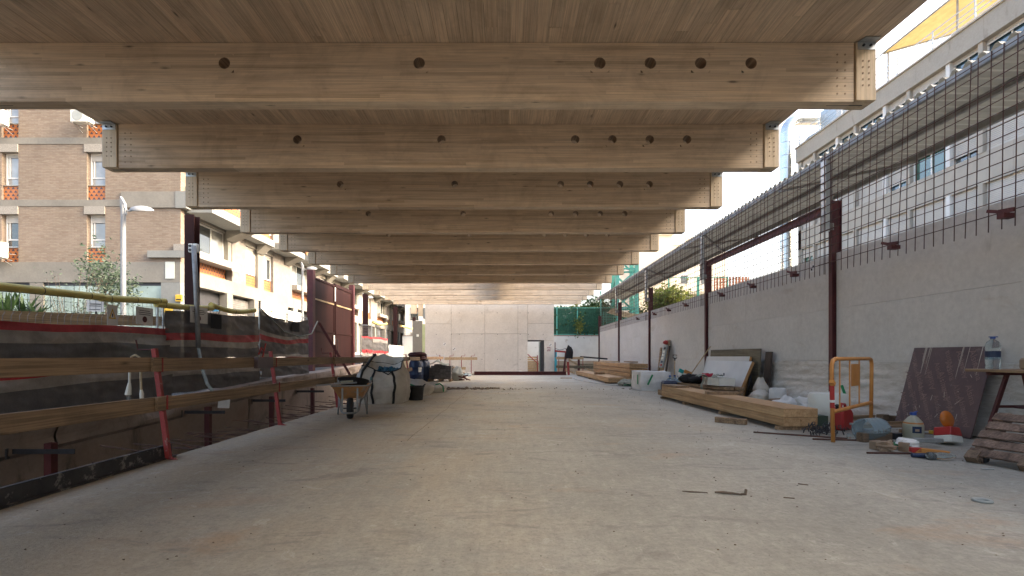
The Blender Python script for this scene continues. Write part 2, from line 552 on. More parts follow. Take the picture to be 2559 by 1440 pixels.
def film_mat():
    m, nt, p = newmat('plastic film on concrete')
    v, raw = coords(nt)
    mp = nd(nt, 'ShaderNodeMapping', {'Vector': raw, 'Scale': (1, 2.0, 7.0)})
    n = nd(nt, 'ShaderNodeTexNoise', {'Vector': mp.outputs[0], 'Scale': 2.2, 'Detail': 7, 'Roughness': 0.68, 'Distortion': 1.2})
    c = ramp(nt, n.outputs['Fac'], [(0.36, (0.44, 0.41, 0.36)), (0.56, (0.57, 0.55, 0.51))])
    n2 = nd(nt, 'ShaderNodeTexNoise', {'Vector': raw, 'Scale': 1.1, 'Detail': 6, 'Roughness': 0.7, 'Distortion': 1.0})
    c = mix(nt, ramp(nt, n2.outputs['Fac'], [(0.60, 0.0), (0.72, 0.5)]), c, (0.33, 0.23, 0.13))
    nt.links.new(c, p.inputs['Base Color'])
    p.inputs['Roughness'].default_value = 0.32
    b = nd(nt, 'ShaderNodeBump', {'Height': n.outputs['Fac'], 'Strength': 0.4, 'Distance': 0.02})
    nt.links.new(b.outputs[0], p.inputs['Normal'])
    return m

def leaf_mat(name, a, b_):
    m, nt, p = newmat(name)
    v, raw = coords(nt)
    n = nd(nt, 'ShaderNodeTexNoise', {'Vector': raw, 'Scale': 1.6, 'Detail': 5})
    c = ramp(nt, n.outputs['Fac'], [(0.35, b_), (0.65, a)])
    nt.links.new(c, p.inputs['Base Color'])
    p.inputs['Roughness'].default_value = 0.6
    tr = nd(nt, 'ShaderNodeBsdfTranslucent', {'Color': c})
    ms = nd(nt, 'ShaderNodeMixShader', {0: 0.35, 1: p.outputs[0], 2: tr.outputs[0]})
    nt.links.new(ms.outputs[0], nt.nodes['Material Output'].inputs['Surface'])
    return m

def translucent(name, c, rough=0.5, f=0.45, scale=4, stretch=(1, 1, 1)):
    m, nt, p = newmat(name)
    v, raw = coords(nt, stretch)
    n = nd(nt, 'ShaderNodeTexNoise', {'Vector': v, 'Scale': scale, 'Detail': 6, 'Roughness': 0.65})
    cc = ramp(nt, n.outputs['Fac'], [(0.3, tuple(x * 0.72 for x in c)), (0.65, c)])
    nt.links.new(cc, p.inputs['Base Color'])
    p.inputs['Roughness'].default_value = rough
    tr = nd(nt, 'ShaderNodeBsdfTranslucent', {'Color': cc})
    ms = nd(nt, 'ShaderNodeMixShader', {0: f, 1: p.outputs[0], 2: tr.outputs[0]})
    nt.links.new(ms.outputs[0], nt.nodes['Material Output'].inputs['Surface'])
    return m

def mesh_cloth(name, c, alpha):
    """woven shade netting: the weave lets some light and view through"""
    m, nt, p = newmat(name)
    v, raw = coords(nt)
    n = nd(nt, 'ShaderNodeTexNoise', {'Vector': raw, 'Scale': 3.0, 'Detail': 7, 'Roughness': 0.7})
    cc = ramp(nt, n.outputs['Fac'], [(0.3, tuple(x * 0.6 for x in c)), (0.68, c)])
    nt.links.new(cc, p.inputs['Base Color'])
    p.inputs['Roughness'].default_value = 0.7
    p.inputs['Specular IOR Level'].default_value = 0.2
    w = nd(nt, 'ShaderNodeTexNoise', {'Vector': raw, 'Scale': 30.0, 'Detail': 2})
    b = nd(nt, 'ShaderNodeBump', {'Height': n.outputs['Fac'], 'Strength': 0.5, 'Distance': 0.04})
    nt.links.new(b.outputs[0], p.inputs['Normal'])
    t = nd(nt, 'ShaderNodeBsdfTransparent')
    ms = nd(nt, 'ShaderNodeMixShader', {0: alpha, 1: t.outputs[0], 2: p.outputs[0]})
    nt.links.new(ms.outputs[0], nt.nodes['Material Output'].inputs['Surface'])
    return m

FLOOR = floor_mat()
C_END = concrete('pale shuttered concrete', (0.70, 0.665, 0.605), (0.58, 0.545, 0.49), (0.27, 0.245, 0.22), 0.45, False, (0.50, 0.40, 0.28), 0.60)
C_SIDE = concrete('smooth precast concrete', (0.66, 0.64, 0.595), (0.57, 0.555, 0.515), (0.24, 0.215, 0.18), 0.35, True, (0.38, 0.30, 0.21), 0.62)
C_PIT = concrete('rough trench concrete', (0.42, 0.34, 0.285), (0.25, 0.21, 0.185), (0.09, 0.08, 0.075), 0.7, True, (0.30, 0.19, 0.12), 0.55)
C_BAND = concrete('grey concrete band', (0.245, 0.232, 0.202), (0.18, 0.17, 0.148), (0.13, 0.115, 0.10), 0.5, True, None, 0.60)
C_WHITE = concrete('painted concrete', (0.255, 0.262, 0.248), (0.205, 0.212, 0.20), (0.28, 0.27, 0.25), 0.4, True, None, 0.62)
C_AGG = M('exposed aggregate', (0.36, 0.34, 0.30), (0.20, 0.185, 0.165), 0.9, 30, bump=0.4, bscale=60)
STUCCO = M('rough pink white stucco', (0.24, 0.215, 0.195), (0.18, 0.16, 0.143), 0.9, 4, bump=0.9, bscale=9)
BRICK = brick_mat()
TILE = tile_mat()
FILM = film_mat()
ASPHALT = M('asphalt', (0.09, 0.088, 0.085), (0.055, 0.054, 0.053), 0.9, 3, bump=0.3, bscale=90)
SOIL = M('trench soil', (0.20, 0.145, 0.10), (0.09, 0.07, 0.055), 0.95, 3, bump=0.8, bscale=12)
EARTH = M('sandy ground', (0.36, 0.31, 0.24), (0.24, 0.20, 0.155), 0.95, 0.6, bump=0.4, bscale=9)
PAVE = M('pavement slabs', (0.38, 0.36, 0.33), (0.28, 0.265, 0.245), 0.85, 2)
RED_OX = M('red oxide primer steel', (0.115, 0.032, 0.032), (0.07, 0.022, 0.024), 0.6, 5, bump=0.1, spots=(9, 0.64, (0.21, 0.10, 0.07)))
RED_PAINT = M('scratched red paint', (0.33, 0.045, 0.04), (0.21, 0.03, 0.03), 0.5, 7, spots=(16, 0.60, (0.30, 0.25, 0.22)))
GATE_BR = M('dark brown gate steel', (0.036, 0.0125, 0.011), (0.024, 0.009, 0.0085), 0.65, 1.5, (1, 3, 0.4), bump=0.06, spec=0.15)
GALV = M('galvanised steel', (0.52, 0.54, 0.54), (0.38, 0.40, 0.40), 0.38, 9, metal=0.75, bump=0.05)
GALV_D = M('weathered galvanised steel', (0.30, 0.30, 0.29), (0.19, 0.19, 0.185), 0.55, 5, metal=0.35, bump=0.1)
DUCT = M('shiny duct sheet', (0.60, 0.63, 0.64), (0.50, 0.53, 0.54), 0.24, 2, metal=0.9, bump=0.03)
REBAR = M('rusty rebar', (0.105, 0.052, 0.038), (0.06, 0.032, 0.027), 0.8, 20, bump=0.4, bscale=120)
DARKSTEEL = M('dark steel', (0.045, 0.045, 0.05), (0.03, 0.03, 0.033), 0.5, 8)
LAMPGREY = M('grey lamp post paint', (0.24, 0.25, 0.26), (0.20, 0.21, 0.22), 0.45, 3)
WHITE = M('white paint', (0.66, 0.655, 0.63), (0.58, 0.575, 0.55), 0.5, 3, bump=0.03)
ALU_W = M('white window frame', (0.74, 0.74, 0.72), (0.66, 0.66, 0.64), 0.4, 3, bump=0.02)
SHUT = M('beige roller shutter', (0.48, 0.455, 0.41), (0.43, 0.41, 0.37), 0.6, 2, bump=0.03, rand=0.08)
SHUT_G = M('grey roller shutter', (0.20, 0.19, 0.18), (0.13, 0.125, 0.12), 0.6, 3)
PANE = pane_mat('window glass', (0.055, 0.065, 0.07))
PANE_C = pane_mat('curtained window glass', (0.34, 0.345, 0.33))
MINT = pane_mat('mint storefront glass', (0.34, 0.44, 0.40), 0.12)
RENDER = M('warm white facade panel', (0.39, 0.36, 0.31), (0.34, 0.315, 0.27), 0.85, 1.2, bump=0.06)
RENDER_S = concrete('stained parapet', (0.385, 0.352, 0.298), (0.32, 0.295, 0.25), (0.14, 0.12, 0.10), 0.65, True, None, 0.58)
CREAM = M('cream render', (0.70, 0.63, 0.50), (0.62, 0.55, 0.43), 0.9, 1, bump=0.05)
YELLOW_T = M('yellow foam tube', (0.70, 0.60, 0.20), (0.58, 0.48, 0.14), 0.6, 3, bump=0.05)
NET_DK = mesh_cloth('dark woven netting', (0.15, 0.142, 0.14), 0.985)
NET_RED = mesh_cloth('red woven stripe', (0.48, 0.055, 0.065), 0.985)
NET_LT = mesh_cloth('pale woven stripe', (0.40, 0.37, 0.34), 0.98)
NET_GREEN = M('green screen slats', (0.018, 0.10, 0.058), (0.012, 0.065, 0.04), 0.6, 3)
GREEN_ST = M('mint green steel', (0.13, 0.42, 0.33), (0.09, 0.33, 0.26), 0.5, 3)
LEAF_D = leaf_mat('dark foliage', (0.055, 0.10, 0.03), (0.02, 0.045, 0.015))
LEAF_Y = leaf_mat('yellow green foliage', (0.20, 0.22, 0.045), (0.085, 0.12, 0.025))
LEAF_G = leaf_mat('grey green foliage', (0.10, 0.14, 0.09), (0.045, 0.07, 0.045))
BARK = M('bark', (0.14, 0.105, 0.08), (0.07, 0.055, 0.045), 0.9, 8, (1, 1, 0.3), bump=0.6)
YEL_CORR = translucent('yellow corrugated sheet', (0.62, 0.47, 0.20), 0.5, 0.4, 2)
FIBRE = translucent('old fibreglass sheet', (0.40, 0.385, 0.32), 0.55, 0.14, 2.5, (0.5, 3, 1))
BLACK_R = M('black rubber', (0.022, 0.022, 0.024), (0.012, 0.012, 0.013), 0.6, 6)
BAG = M('woven polypropylene', (0.56, 0.52, 0.455), (0.42, 0.38, 0.32), 0.75, 4, bump=0.7, bscale=7, spots=(3.0, 0.66, (0.33, 0.24, 0.16)))
BAG_W = M('white woven sack', (0.70, 0.69, 0.67), (0.55, 0.54, 0.52), 0.7, 4, bump=0.6, bscale=8)
TARP_B = M('blue tarpaulin', (0.02, 0.115, 0.18), (0.012, 0.06, 0.10), 0.4, 6, bump=0.8, bscale=10)
ORANGE = M('orange paint', (0.56, 0.26, 0.07), (0.46, 0.19, 0.05), 0.5, 5, spots=(11, 0.66, (0.30, 0.24, 0.20)))
RED_PL = M('red plastic', (0.40, 0.035, 0.03), (0.30, 0.025, 0.025), 0.35, 4, bump=0.03)
BLUE_PL = M('dark blue plastic', (0.018, 0.035, 0.085), (0.012, 0.024, 0.06), 0.4, 4, bump=0.04)
BLUE_BR = M('blue plastic', (0.02, 0.07, 0.30), (0.02, 0.05, 0.20), 0.35, 4, bump=0.03)
CYAN = M('cyan board', (0.06, 0.40, 0.52), (0.04, 0.32, 0.43), 0.6, 4)
JUG = glassy('pale blue bottle plastic', (0.62, 0.80, 0.90), 0.82, 0.14, 1.22)
CLEAR = glassy('clear bottle plastic', (0.82, 0.90, 0.90), 0.9, 0.06, 1.25)
CLOUDY = translucent('cloudy jug plastic', (0.66, 0.67, 0.55), 0.2, 0.5, 3)
WHITE_PL = M('white plastic', (0.72, 0.72, 0.66), (0.62, 0.62, 0.56), 0.4, 2, bump=0.03)
PAPER = M('paper', (0.74, 0.73, 0.70), (0.64, 0.63, 0.60), 0.8, 5, bump=0.05)
CARD = M('brown cardboard', (0.33, 0.24, 0.165), (0.24, 0.17, 0.115), 0.85, 4)
CLOTH_BK = M('black cloth', (0.02, 0.02, 0.022), (0.012, 0.012, 0.014), 0.85, 8, bump=0.6, bscale=14)
CLOTH_RD = M('red cloth', (0.36, 0.02, 0.04), (0.22, 0.012, 0.025), 0.85, 8, bump=0.6, bscale=14)
CLOTH_GY = M('grey green cloth', (0.30, 0.31, 0.26), (0.19, 0.20, 0.165), 0.85, 8, bump=0.6, bscale=14)
MAROON = M('maroon hose', (0.075, 0.02, 0.022), (0.04, 0.012, 0.014), 0.6, 6)
GREYBRICK = M('grey paving brick', (0.17, 0.16, 0.16), (0.10, 0.095, 0.096), 0.9, 8, rand=0.3)
RUBBLE = M('rubble', (0.36, 0.29, 0.21), (0.20, 0.155, 0.115), 0.95, 5, rand=0.3)
PURPLE_PLY = M('maroon phenolic plywood', (0.125, 0.085, 0.088), (0.075, 0.052, 0.057), 0.45, 3, spots=(5, 0.63, (0.20, 0.16, 0.15)))
PRINT = M('pale print', (0.25, 0.17, 0.155), (0.16, 0.105, 0.10), 0.6, 9)
GREEN_PL = M('green strap', (0.03, 0.28, 0.12), (0.02, 0.2, 0.08), 0.5, 5)
GREYPAINT = M('grey enamel panel', (0.34, 0.36, 0.345), (0.28, 0.30, 0.285), 0.5, 4)
TEAL_RUB = M('teal grip', (0.05, 0.17, 0.18), (0.04, 0.12, 0.13), 0.6, 6)
LENS = translucent('amber lens', (0.75, 0.25, 0.04), 0.25, 0.4, 5)
YELLOW_SG = M('yellow sign', (0.70, 0.45, 0.05), None, 0.5, 4)
BLACK_IN = M('black ink', (0.015, 0.015, 0.018), None, 0.6, 4, bump=0)

# ------------------------------------------------------------------ setting: ground, slab, trench, street
def st(y):
    """height of the street, which climbs away from the camera"""
    if y < 6.7: return 0.02
    if y < 13.5: return 0.02 + 0.05 * (y - 6.7)
    if y < 45: return 0.36 + 0.03 * (y - 13.5)
    return 1.305

tag(MB().quad((-900, -900, -1.34), (900, -900, -1.34), (900, 1800, -1.34), (-900, 1800, -1.34)).build('ground', EARTH), kind='structure')
g = MB()
ys = [-25, 6.7, 13.5, 45, 140]
for a, b in zip(ys, ys[1:]):
    g.quad((-40, a, st(a)), (-6.85, a, st(a)), (-6.85, b, st(b)), (-40, b, st(b)))
tag(g.build('street', ASPHALT), kind='structure')
g = MB()
for a, b in zip(ys, ys[1:]):
    for x0, x1 in ((-15.4, -12.6),):
        i = len(g.v)
        g.v += [(x0, a, st(a) + .13), (x1, a, st(a) + .13), (x1, b, st(b) + .13), (x0, b, st(b) + .13), (x1, a, st(a)), (x1, b, st(b))]
        g.f += [(i, i + 1, i + 2, i + 3), (i + 1, i + 4, i + 5, i + 2)]; g.m += [0, 0]
tag(g.build('pavement', PAVE), kind='structure')
tag(MB().box(6.5, -20, -1.3, 70, 90, -0.02).build('yard_ground', EARTH), kind='structure')
tag(MB().box(-6.7, 27.45, -1.3, 6.5, 34, -0.05).build('far_yard_ground', EARTH), kind='structure')
tag(MB().box(-6.9, -16, -1.33, -3.4, 27.4, -1.12).build('trench_floor', SOIL), kind='structure')

# concrete slab: two pours with a joint; ragged left edge over the trench
def slab(y0, y1, name='concrete_slab'):
    s = MB()
    n = int((y1 - y0) / 0.22)
    def edge(y):
        return -3.50 + 0.03 * mnoise.noise(Vector((y * 1.7, 3, 0))) + 0.012 * mnoise.noise(Vector((y * 9, 5, 0))) if y > 5.1 else -3.48
    yy = [y0 + (y1 - y0) * i / n for i in range(n + 1)]
    for a, b in zip(yy, yy[1:]):
        s.quad((edge(a), a, 0), (6.45, a, 0), (6.45, b, 0), (edge(b), b, 0))
        s.quad((edge(a) - .03, a, -.3), (edge(a), a, 0), (edge(b), b, 0), (edge(b) - .03, b, -.3))
    s.quad((edge(y0), y0, 0), (edge(y0), y0, -.3), (6.45, y0, -.3), (6.45, y0, 0))
    s.quad((edge(y1), y1, 0), (6.45, y1, 0), (6.45, y1, -.3), (edge(y1), y1, -.3))
    return tag(s.build(name, FLOOR, fixn=False), kind='structure')
slab(-16, 15.5)
slab(15.512, 27.3)

# ------------------------------------------------------------------ timber roof: beams
XL, XR, ZB, HB, TB = -6.26, 4.26, 3.987, 0.678, 0.18
D1, SP = 5.57, 1.96
def beam_body():
    b = MB()
    x0, x1 = XL + 0.240, XR - 0.240
    zc, hw, r, n = 4.43 - ZB, 0.11, 0.066, 20
    holes = [-3.235, -0.99, 1.093, 1.674, 2.255, 2.836]
    def fq(p, q, y):   # rectangle on the face y
        b.quad((p[0], y, p[1]), (q[0], y, p[1]), (q[0], y, q[1]), (p[0], y, q[1]))
    for y in (0.0, TB):
        fq((x0, 0), (x1, zc - hw), y); fq((x0, zc + hw), (x1, HB), y)
        xs = x0
        for h in holes:
            fq((xs, zc - hw), (h - hw, zc + hw), y); xs = h + hw
            for j in range(n):
                a0, a1 = 2 * PI * j / n, 2 * PI * (j + 1) / n
                def sq(a):
                    c, s_ = math.cos(a), math.sin(a)
                    k = hw / max(abs(c), abs(s_))
                    return (h + c * k, y, zc + s_ * k)
                def ci(a):
                    return (h + math.cos(a) * r, y, zc + math.sin(a) * r)
                b.quad(sq(a0), sq(a1), ci(a1), ci(a0))
        fq((xs, zc - hw), (x1, zc + hw), y)
    for h in holes:
        for j in range(n):
            a0, a1 = 2 * PI * j / n, 2 * PI * (j + 1) / n
            p0 = (h + math.cos(a0) * r, zc + math.sin(a0) * r); p1 = (h + math.cos(a1) * r, zc + math.sin(a1) * r)
            b.quad((p0[0], 0, p0[1]), (p1[0], 0, p1[1]), (p1[0], TB, p1[1]), (p0[0], TB, p0[1]), 1)
    b.quad((x0, 0, 0), (x1, 0, 0), (x1, TB, 0), (x0, TB, 0))
    b.quad((x0, 0, HB), (x1, 0, HB), (x1, TB, HB), (x0, TB, HB))
    b.quad((x0, 0, 0), (x0, TB, 0), (x0, TB, HB), (x0, 0, HB))
    b.quad((x1, 0, 0), (x1, TB, 0), (x1, TB, HB), (x1, 0, HB))
    for s_, xe in ((-1, x0), (1, x1)):               # tongue in the shadow gap
        b.box(xe + s_ * 0.001, 0.05, 0.004, xe + s_ * 0.03, 0.13, HB - .004)
    return b
def make_beam(loc, label):
    t = thing('glulam_beam', label, 'timber beam', loc, (0, 0, 0), 'glulam roof beams')
    beam_body().build('beam_body', [W_BEAM, W_HOLE], t)
    for s_, xa in ((-1, XL), (1, XR - 0.226)):
        bl = MB().box(xa, -0.022, 0.004, xa + 0.226, TB + 0.022, HB - 0.002).build('end_block', W_BLOCK, t, bevel=0.003)
        xm = xa + 0.113
        br = MB()
        br.box(xm - .1, -0.030, HB - .095, xm + .1, -0.0225, HB - .003)
        br.prism([(xm - .1, -0.034), (xm + .1, -0.034), (xm + .1, -.115), (xm - .075, -.115)], lambda a, c: (a, c, HB - .012), lambda a, c: (a, c, HB - .004))
        bk = br.build('bracket', GALV, t)
        for dx in (-.04, .04):
            MB().cyl((xm + dx, -0.0305, HB - .05), (xm + dx, -0.045, HB - .05), 0.014, 6).build('bolt', DARKSTEEL, bk)
        dw = MB()
        for zz in (.105, .175, .245, .315, .385, .455, .525)[1:6]:
            for dx in (-.04, .03):
                dw.cyl((xm + dx, -0.0225, zz), (xm + dx, -0.026, zz), 0.011, 8)
        for zz in (.09, .18, .27, .36, .45, .54):
            for dx in (.23, .32):
                xx = xm - s_ * dx
                dw.cyl((xx, -0.0005, zz), (xx, -0.004, zz), 0.011, 8)
        tag(dw.build('dowel_heads', W_HOLE, t), kind='stuff')
        xs0 = XL + .08 if s_ < 0 else XR - .50
        MB().box(xs0, TB / 2 - .004, -0.002, xs0 + .42, TB / 2 + .004, 0.0035).build('flitch_plate', DARKSTEEL, t)
    return t
ordn = ['nearest', 'second', 'third', 'fourth', 'fifth', 'sixth', 'seventh', 'eighth', 'ninth', 'tenth', 'eleventh', 'farthest']
b0 = make_beam((0, D1, ZB), 'nearest pine glulam roof beam with six round holes, across the top of the photo')
for k in range(1, 12):
    lab = '%s pine glulam roof beam counted from the camera, with bracketed end blocks' % ordn[k]
    if k == 11: lab = 'farthest pine glulam roof beam, just in front of the pale concrete end wall'
    dup(b0, (0, D1 + SP * k, ZB), (0, 0, 0), lab)
for k in (-1, -2, -3, -4, -5, -6):
    dup(b0, (0, D1 + SP * k - 0.0, ZB), (0, 0, 0), 'pine glulam roof beam behind the camera')

# roof deck of boards
ZD = ZB + HB + 0.004
deck = thing('timber_deck', 'pine board ceiling deck laid over the glulam beams', 'roof deck', (0, 0, ZD))
NB = 75
bw = (4.30 + 6.30) / NB
proto = {}
YC = 19.7                                            # deck cut short, out of view, so skylight brightens the far end
rest = MB()
nb = 0
for i in range(NB):
    xc = -6.30 + bw * (i + .5)
    y = -1.5 - rnd.random() * 2.0
    rest.box(xc - bw / 2 + .001, -6.6, rnd.uniform(0, .002), xc + bw / 2 - .001, y - .003, .09)
    while y < 8.6:
        L = rnd.choice((2.6, 3.2, 3.8, 4.4))
        y1 = y + L
        if y1 > 8.6: y1 = max(y1, 9.2)
        key = round(y1 - y, 2)
        nm = proto.get((key, i == 0))
        if nm is None:
            nm = MB().box(-bw / 2 + .0012, 0, 0, bw / 2 - .0012, y1 - y - .003, .09).build('board', W_BOARD, deck)
            proto[(key, i == 0)] = nm
            nm.location = (xc, y, rnd.uniform(0, .003))
        else:
            nm = inst(nm, deck, (xc, y, rnd.uniform(0, .003)))
        y = y1; nb += 1
    ye = 25.2 if -.55 < xc < .45 else YC  # unseen middle strip kept to shade part of the far end
    rest.box(xc - bw / 2 + .001, y, rnd.uniform(0, .002), xc + bw / 2 - .001, ye, .09)
tag(rest.build('far_boards', W_BOARD, deck), kind='stuff')
s = MB()
s.box(-6.3, -6.6, .094, 4.3, YC, .22); s.box(-.55, YC, .094, .45, 25.2, .22)
s.build('deck_slab', W_BOARD, deck)  # unseen solid layer over the boards, put in to block light
# ------------------------------------------------------------------ end wall with door
EW = 28.5
ew = thing('concrete_end_wall', 'pale shuttered concrete wall with a doorway, closing the far end', 'wall', (0, EW, 0))
def epx(cx): return (1000 + cx / 4.8 - CX) * EW / FPX
def epz(cy): return EYE - (700 + cy / 4.8 - HY) * EW / FPX
ex = [epx(v) for v in (298, 612, 1015, 1413, 1530, 1725, 1845)]
TOPZ = 4.60
def wpanel(x0, x1, z0, z1, holes=()):
    g_ = 0.006
    o = MB().box(x0 + g_, 0, z0 + g_, x1 - g_, 0.28, z1 - g_).build('concrete_panel', C_END, ew, bevel=0.006)
    return o
zl, zm, zr, zd = epz(525), epz(645), epz(520), epz(722)
wpanel(ex[0], ex[1], -.3, zl); wpanel(ex[0], ex[1], zl, TOPZ)
for a, b in ((1, 2), (2, 3)):
    wpanel(ex[a], ex[b], -.3, zm); wpanel(ex[a], ex[b], zm, TOPZ)
wpanel(ex[3], ex[4], -.3, zm); wpanel(ex[3], ex[4], zm, TOPZ)
wpanel(ex[5], ex[6], -.3, zd); wpanel(ex[4], ex[6], zd, zr); wpanel(ex[4], ex[6], zr, TOPZ)
MB().box(ex[0] + .02, .03, -.3, ex[4] - .02, .26, TOPZ - .02).box(ex[4] - .01, .03, zd + .02, ex[6] - .02, .26, TOPZ - .02).box(ex[5] + .02, .03, -.3, ex[6] - .02, .26, zd).build('wall_core', C_BAND, ew)
th = MB()
for cy in (395, 652, 952):
    for cx_ in (430, 610, 706, 978, 1163, 1436, 1535, 1713):
        if cy == 952 and cx_ > 1500: continue
        th.cyl((epx(cx_) + .015, -0.003, epz(cy)), (epx(cx_) + .015, .004, epz(cy)), .022, 8)
tag(th.build('tie_holes', DARKSTEEL, ew), kind='stuff')
# rough footing left under the wall face
ft = MB()
for i in range(60):
    x = rnd.uniform(epx(640), epx(1520))
    ft.blob((x, -.05, rnd.uniform(-.05, .12)), rnd.uniform(.05, .11), 7, 5, i, .5, 1.6, .5, .8)
tag(ft.build('rough_footing', C_END, ew), kind='stuff')
fr = MB()
fr.box(ex[5] - .19, -.02, -.05, ex[5] - .004, .2, zd - .004).box(ex[4] + .004, -.02, zd - .075, ex[5] - .194, .2, zd - .004)
fr.build('door_frame', DARKSTEEL, ew)
MB().box(ex[5] - .25, .05, 0.0, ex[5] - .2, .9, zd - .1).build('door_leaf', M('green glass door', (0.16, 0.22, 0.21), None, 0.3), ew)

def target(loc, label, s_=.17, group='survey targets'):
    t = thing('survey_target', label, 'survey target', loc, group=group)
    MB().box(-s_ / 2, 0, -s_ / 2, s_ / 2, .003, s_ / 2).build('plate', PAPER, t)
    h = s_ * .30
    q = MB().box(0.004, -.002, 0.004, h, -.0002, h).box(-h, -.002, -h, -.004, -.0002, -.004).build('mark', BLACK_IN, t)
    return t
target((epx(533), EW - .006, epz(770)), 'small black and white survey target at left on the end wall')
target((epx(648), EW - .006, epz(828)), 'survey target right of the vertical joint on the end wall, lower of two')
target((epx(1803), EW - .006, epz(778)), 'survey target above the red sign beside the doorway')
sg = thing('fire_sign', 'small red and white extinguisher sign beside the doorway', 'sign', (epx(1783), EW - .006, epz(830)))
MB().box(-.095, 0, -.12, .095, .003, .12).build('plate', M('sign maroon', (0.26, 0.03, 0.05), None, 0.5, 3), sg)
m_ = MB().box(-.075, -.002, -.06, -.02, 0, .09).box(.035, -.002, -.06, .075, 0, .09).box(-.01, -.002, .03, .02, 0, .09).box(-.07, -.002, -.1, .07, 0, -.08)
m_.build('pictogram', PAPER, sg)

# white boundary wall and what is seen through the doorway
bwall = thing('boundary_wall', 'white rendered boundary wall with brown foot, behind the end wall', 'wall', (0, 33, 0))
wz = EYE + 53 * 33 / FPX
MB().box(-7, 0, .75, 7.2, .25, wz - .06).build('render', M('stained white render', (0.66, 0.67, 0.63), (0.55, 0.55, 0.51), .9, .9, spots=(1.6, .63, (.40, .36, .30))), bwall)
MB().box(-7, -.03, -.1, 7.2, .26, .75).build('wall_foot', M('dirty beige render', (.42, .36, .27), (.30, .25, .19), .9, 1), bwall)
MB().box(-7, -.02, wz - .06, 7.2, .27, wz).build('coping', C_PIT, bwall)
stp = thing('timber_stair', 'small wooden stair of horizontal treads seen through the doorway', 'stairs', (1.95, 31.0, 0))
for i in range(7):
    MB().box(-.55, -.15 + i * .02, .1 + i * .14, .10, .05 + i * .02, .2 + i * .14).build('tread', W_PALE, stp)
MB().box(.10, -.18, 0, .15, .1, 1.12).build('post', RED_PAINT, stp)
hr = tag(MB().tube([(1.3, 30.4, 1.30), (1.95, 30.4, .72)], .03, 8).tube([(1.95, 30.4, .72), (2.28, 30.4, .42)], .03, 8).build('handrail', RED_PAINT), 'sloping red handrail seen through the doorway', 'handrail')

# green screen fence on the boundary wall
gf = thing('screen_fence', 'dark green slatted screen fence on top of the white boundary wall', 'fence', (2.6, 33.12, wz))
ftop = EYE + 121 * 33 / FPX - wz
sl_ = MB()
for i in range(75):
    x = .05 + i * .064
    sl_.box(x - .018, -.004, .03, x + .020, 0.0, ftop)
for i in range(22):
    z = .06 + i * .082
    sl_.box(.03, -.010, z - .018, 4.85, -.006, z + .018)
tag(sl_.build('screen_slats', NET_GREEN, gf), kind='stuff')
for x in (.25, .95, 2.35, 3.95):
    MB().box(x - .03, -.075, 0, x + .03, -.015, ftop + (1.15 if x > 3 else .06)).build('post', GREEN_ST, gf)
for z in (.06, ftop + .02):
    MB().box(0, -.045, z - .02, 4.9, -.014, z + .02).build('rail', GREEN_ST, gf)

# red steel beam lying across the end of the slab
sb = MB()
x0, x1 = at(1185, 930, 27.0).x, at(1415, 930, 27.0).x
for z0, z1, w in ((.0, .025, .1), (.025, .175, .012), (.175, .2, .1)):
    sb.box(x0, 27.0 - w, z0 + .01, x1, 27.0 + w, z1 + .01)
tag(sb.build('steel_beam', RED_OX), 'red primed steel I-beam lying across the far end of the slab', 'steel beam')

# ------------------------------------------------------------------ right side wall
WX = 6.3
PY = [3.5, 9.25, 15.04, 20.97, 26.6, 32.2]
rw = thing('precast_wall', 'long grey precast concrete panel wall along the right side', 'wall', (WX, 0, 0))
seg = [-8.0, -2.25] + PY
for a, b in zip(seg, seg[1:]):
    for z0, z1 in ((-.06, .969), (.9705, 1.9595), (1.961, 3.02)):
        MB().box(rnd.uniform(0, .003), a + .055, z0, .16, b - .055, z1).build('wall_panel', C_SIDE, rw, bevel=.004)
names = ['steel column standing in the precast wall behind the leaning maroon panel side', 'red steel column in the precast wall above the orange barrier', 'red steel column in the wall behind the leaning white board', 'third visible red steel column along the precast wall, beside the leaning grey panel', 'fourth visible red steel column along the precast wall, behind the far timber stack', 'red steel column at the far end of the precast wall']
for i, y in enumerate(PY):
    c = MB()
    h = 4.03 if i < 5 else 3.75
    c.box(WX - .075, y - .05, -.05, WX - .062, y + .05, h)
    c.box(WX + .10, y - .05, -.05, WX + .113, y + .05, h)
    c.box(WX - .0615, y - .006, -.05, WX + .0995, y + .006, h)
    t = thing('steel_column', names[i], 'column', group='red columns in the precast wall')
    c.build('column_shaft', RED_OX, t)
    MB().box(WX - .055, y + .007, -.05, WX - .002, y + .052, 3.0).build('mortar_joint', C_BAND, t)
ib = MB()
for z0, z1, w in ((3.86, 3.872, .05), (3.8725, 3.9975, .006), (3.998, 4.01, .05)):
    ib.box(WX - w, 9.31, z0, WX + w, 14.98, z1)
tag(ib.build('steel_beam', RED_OX), 'red steel beam spanning two columns above the precast wall', 'steel beam')
for nm_, y in (('black and white survey target stuck high on the precast wall by the first column', 9.9),):
    t = target((WX - .004, y, 2.86), nm_, .16)
    t.rotation_euler = (0, 0, rad(-90))

# plastic film hanging over the lower wall
def film(u, w):
    y = 5.0 + u * 9.8
    z = .02 + w * (.93 if u < .9 else .93)
    k = mnoise.noise(Vector((y * 1.3 + z * 2, z * 6.0, 0))) * .035 + mnoise.noise(Vector((y * 4 + z * 5, z * 15, 4))) * .016
    return (WX - .03 - (1 - w) ** 3 * .16 - abs(k), y, z)
tag(MB().grid(film, 150, 34).build('plastic_film', FILM, smooth=True), 'wrinkled translucent plastic film hanging on the lower part of the precast wall', 'plastic sheet')

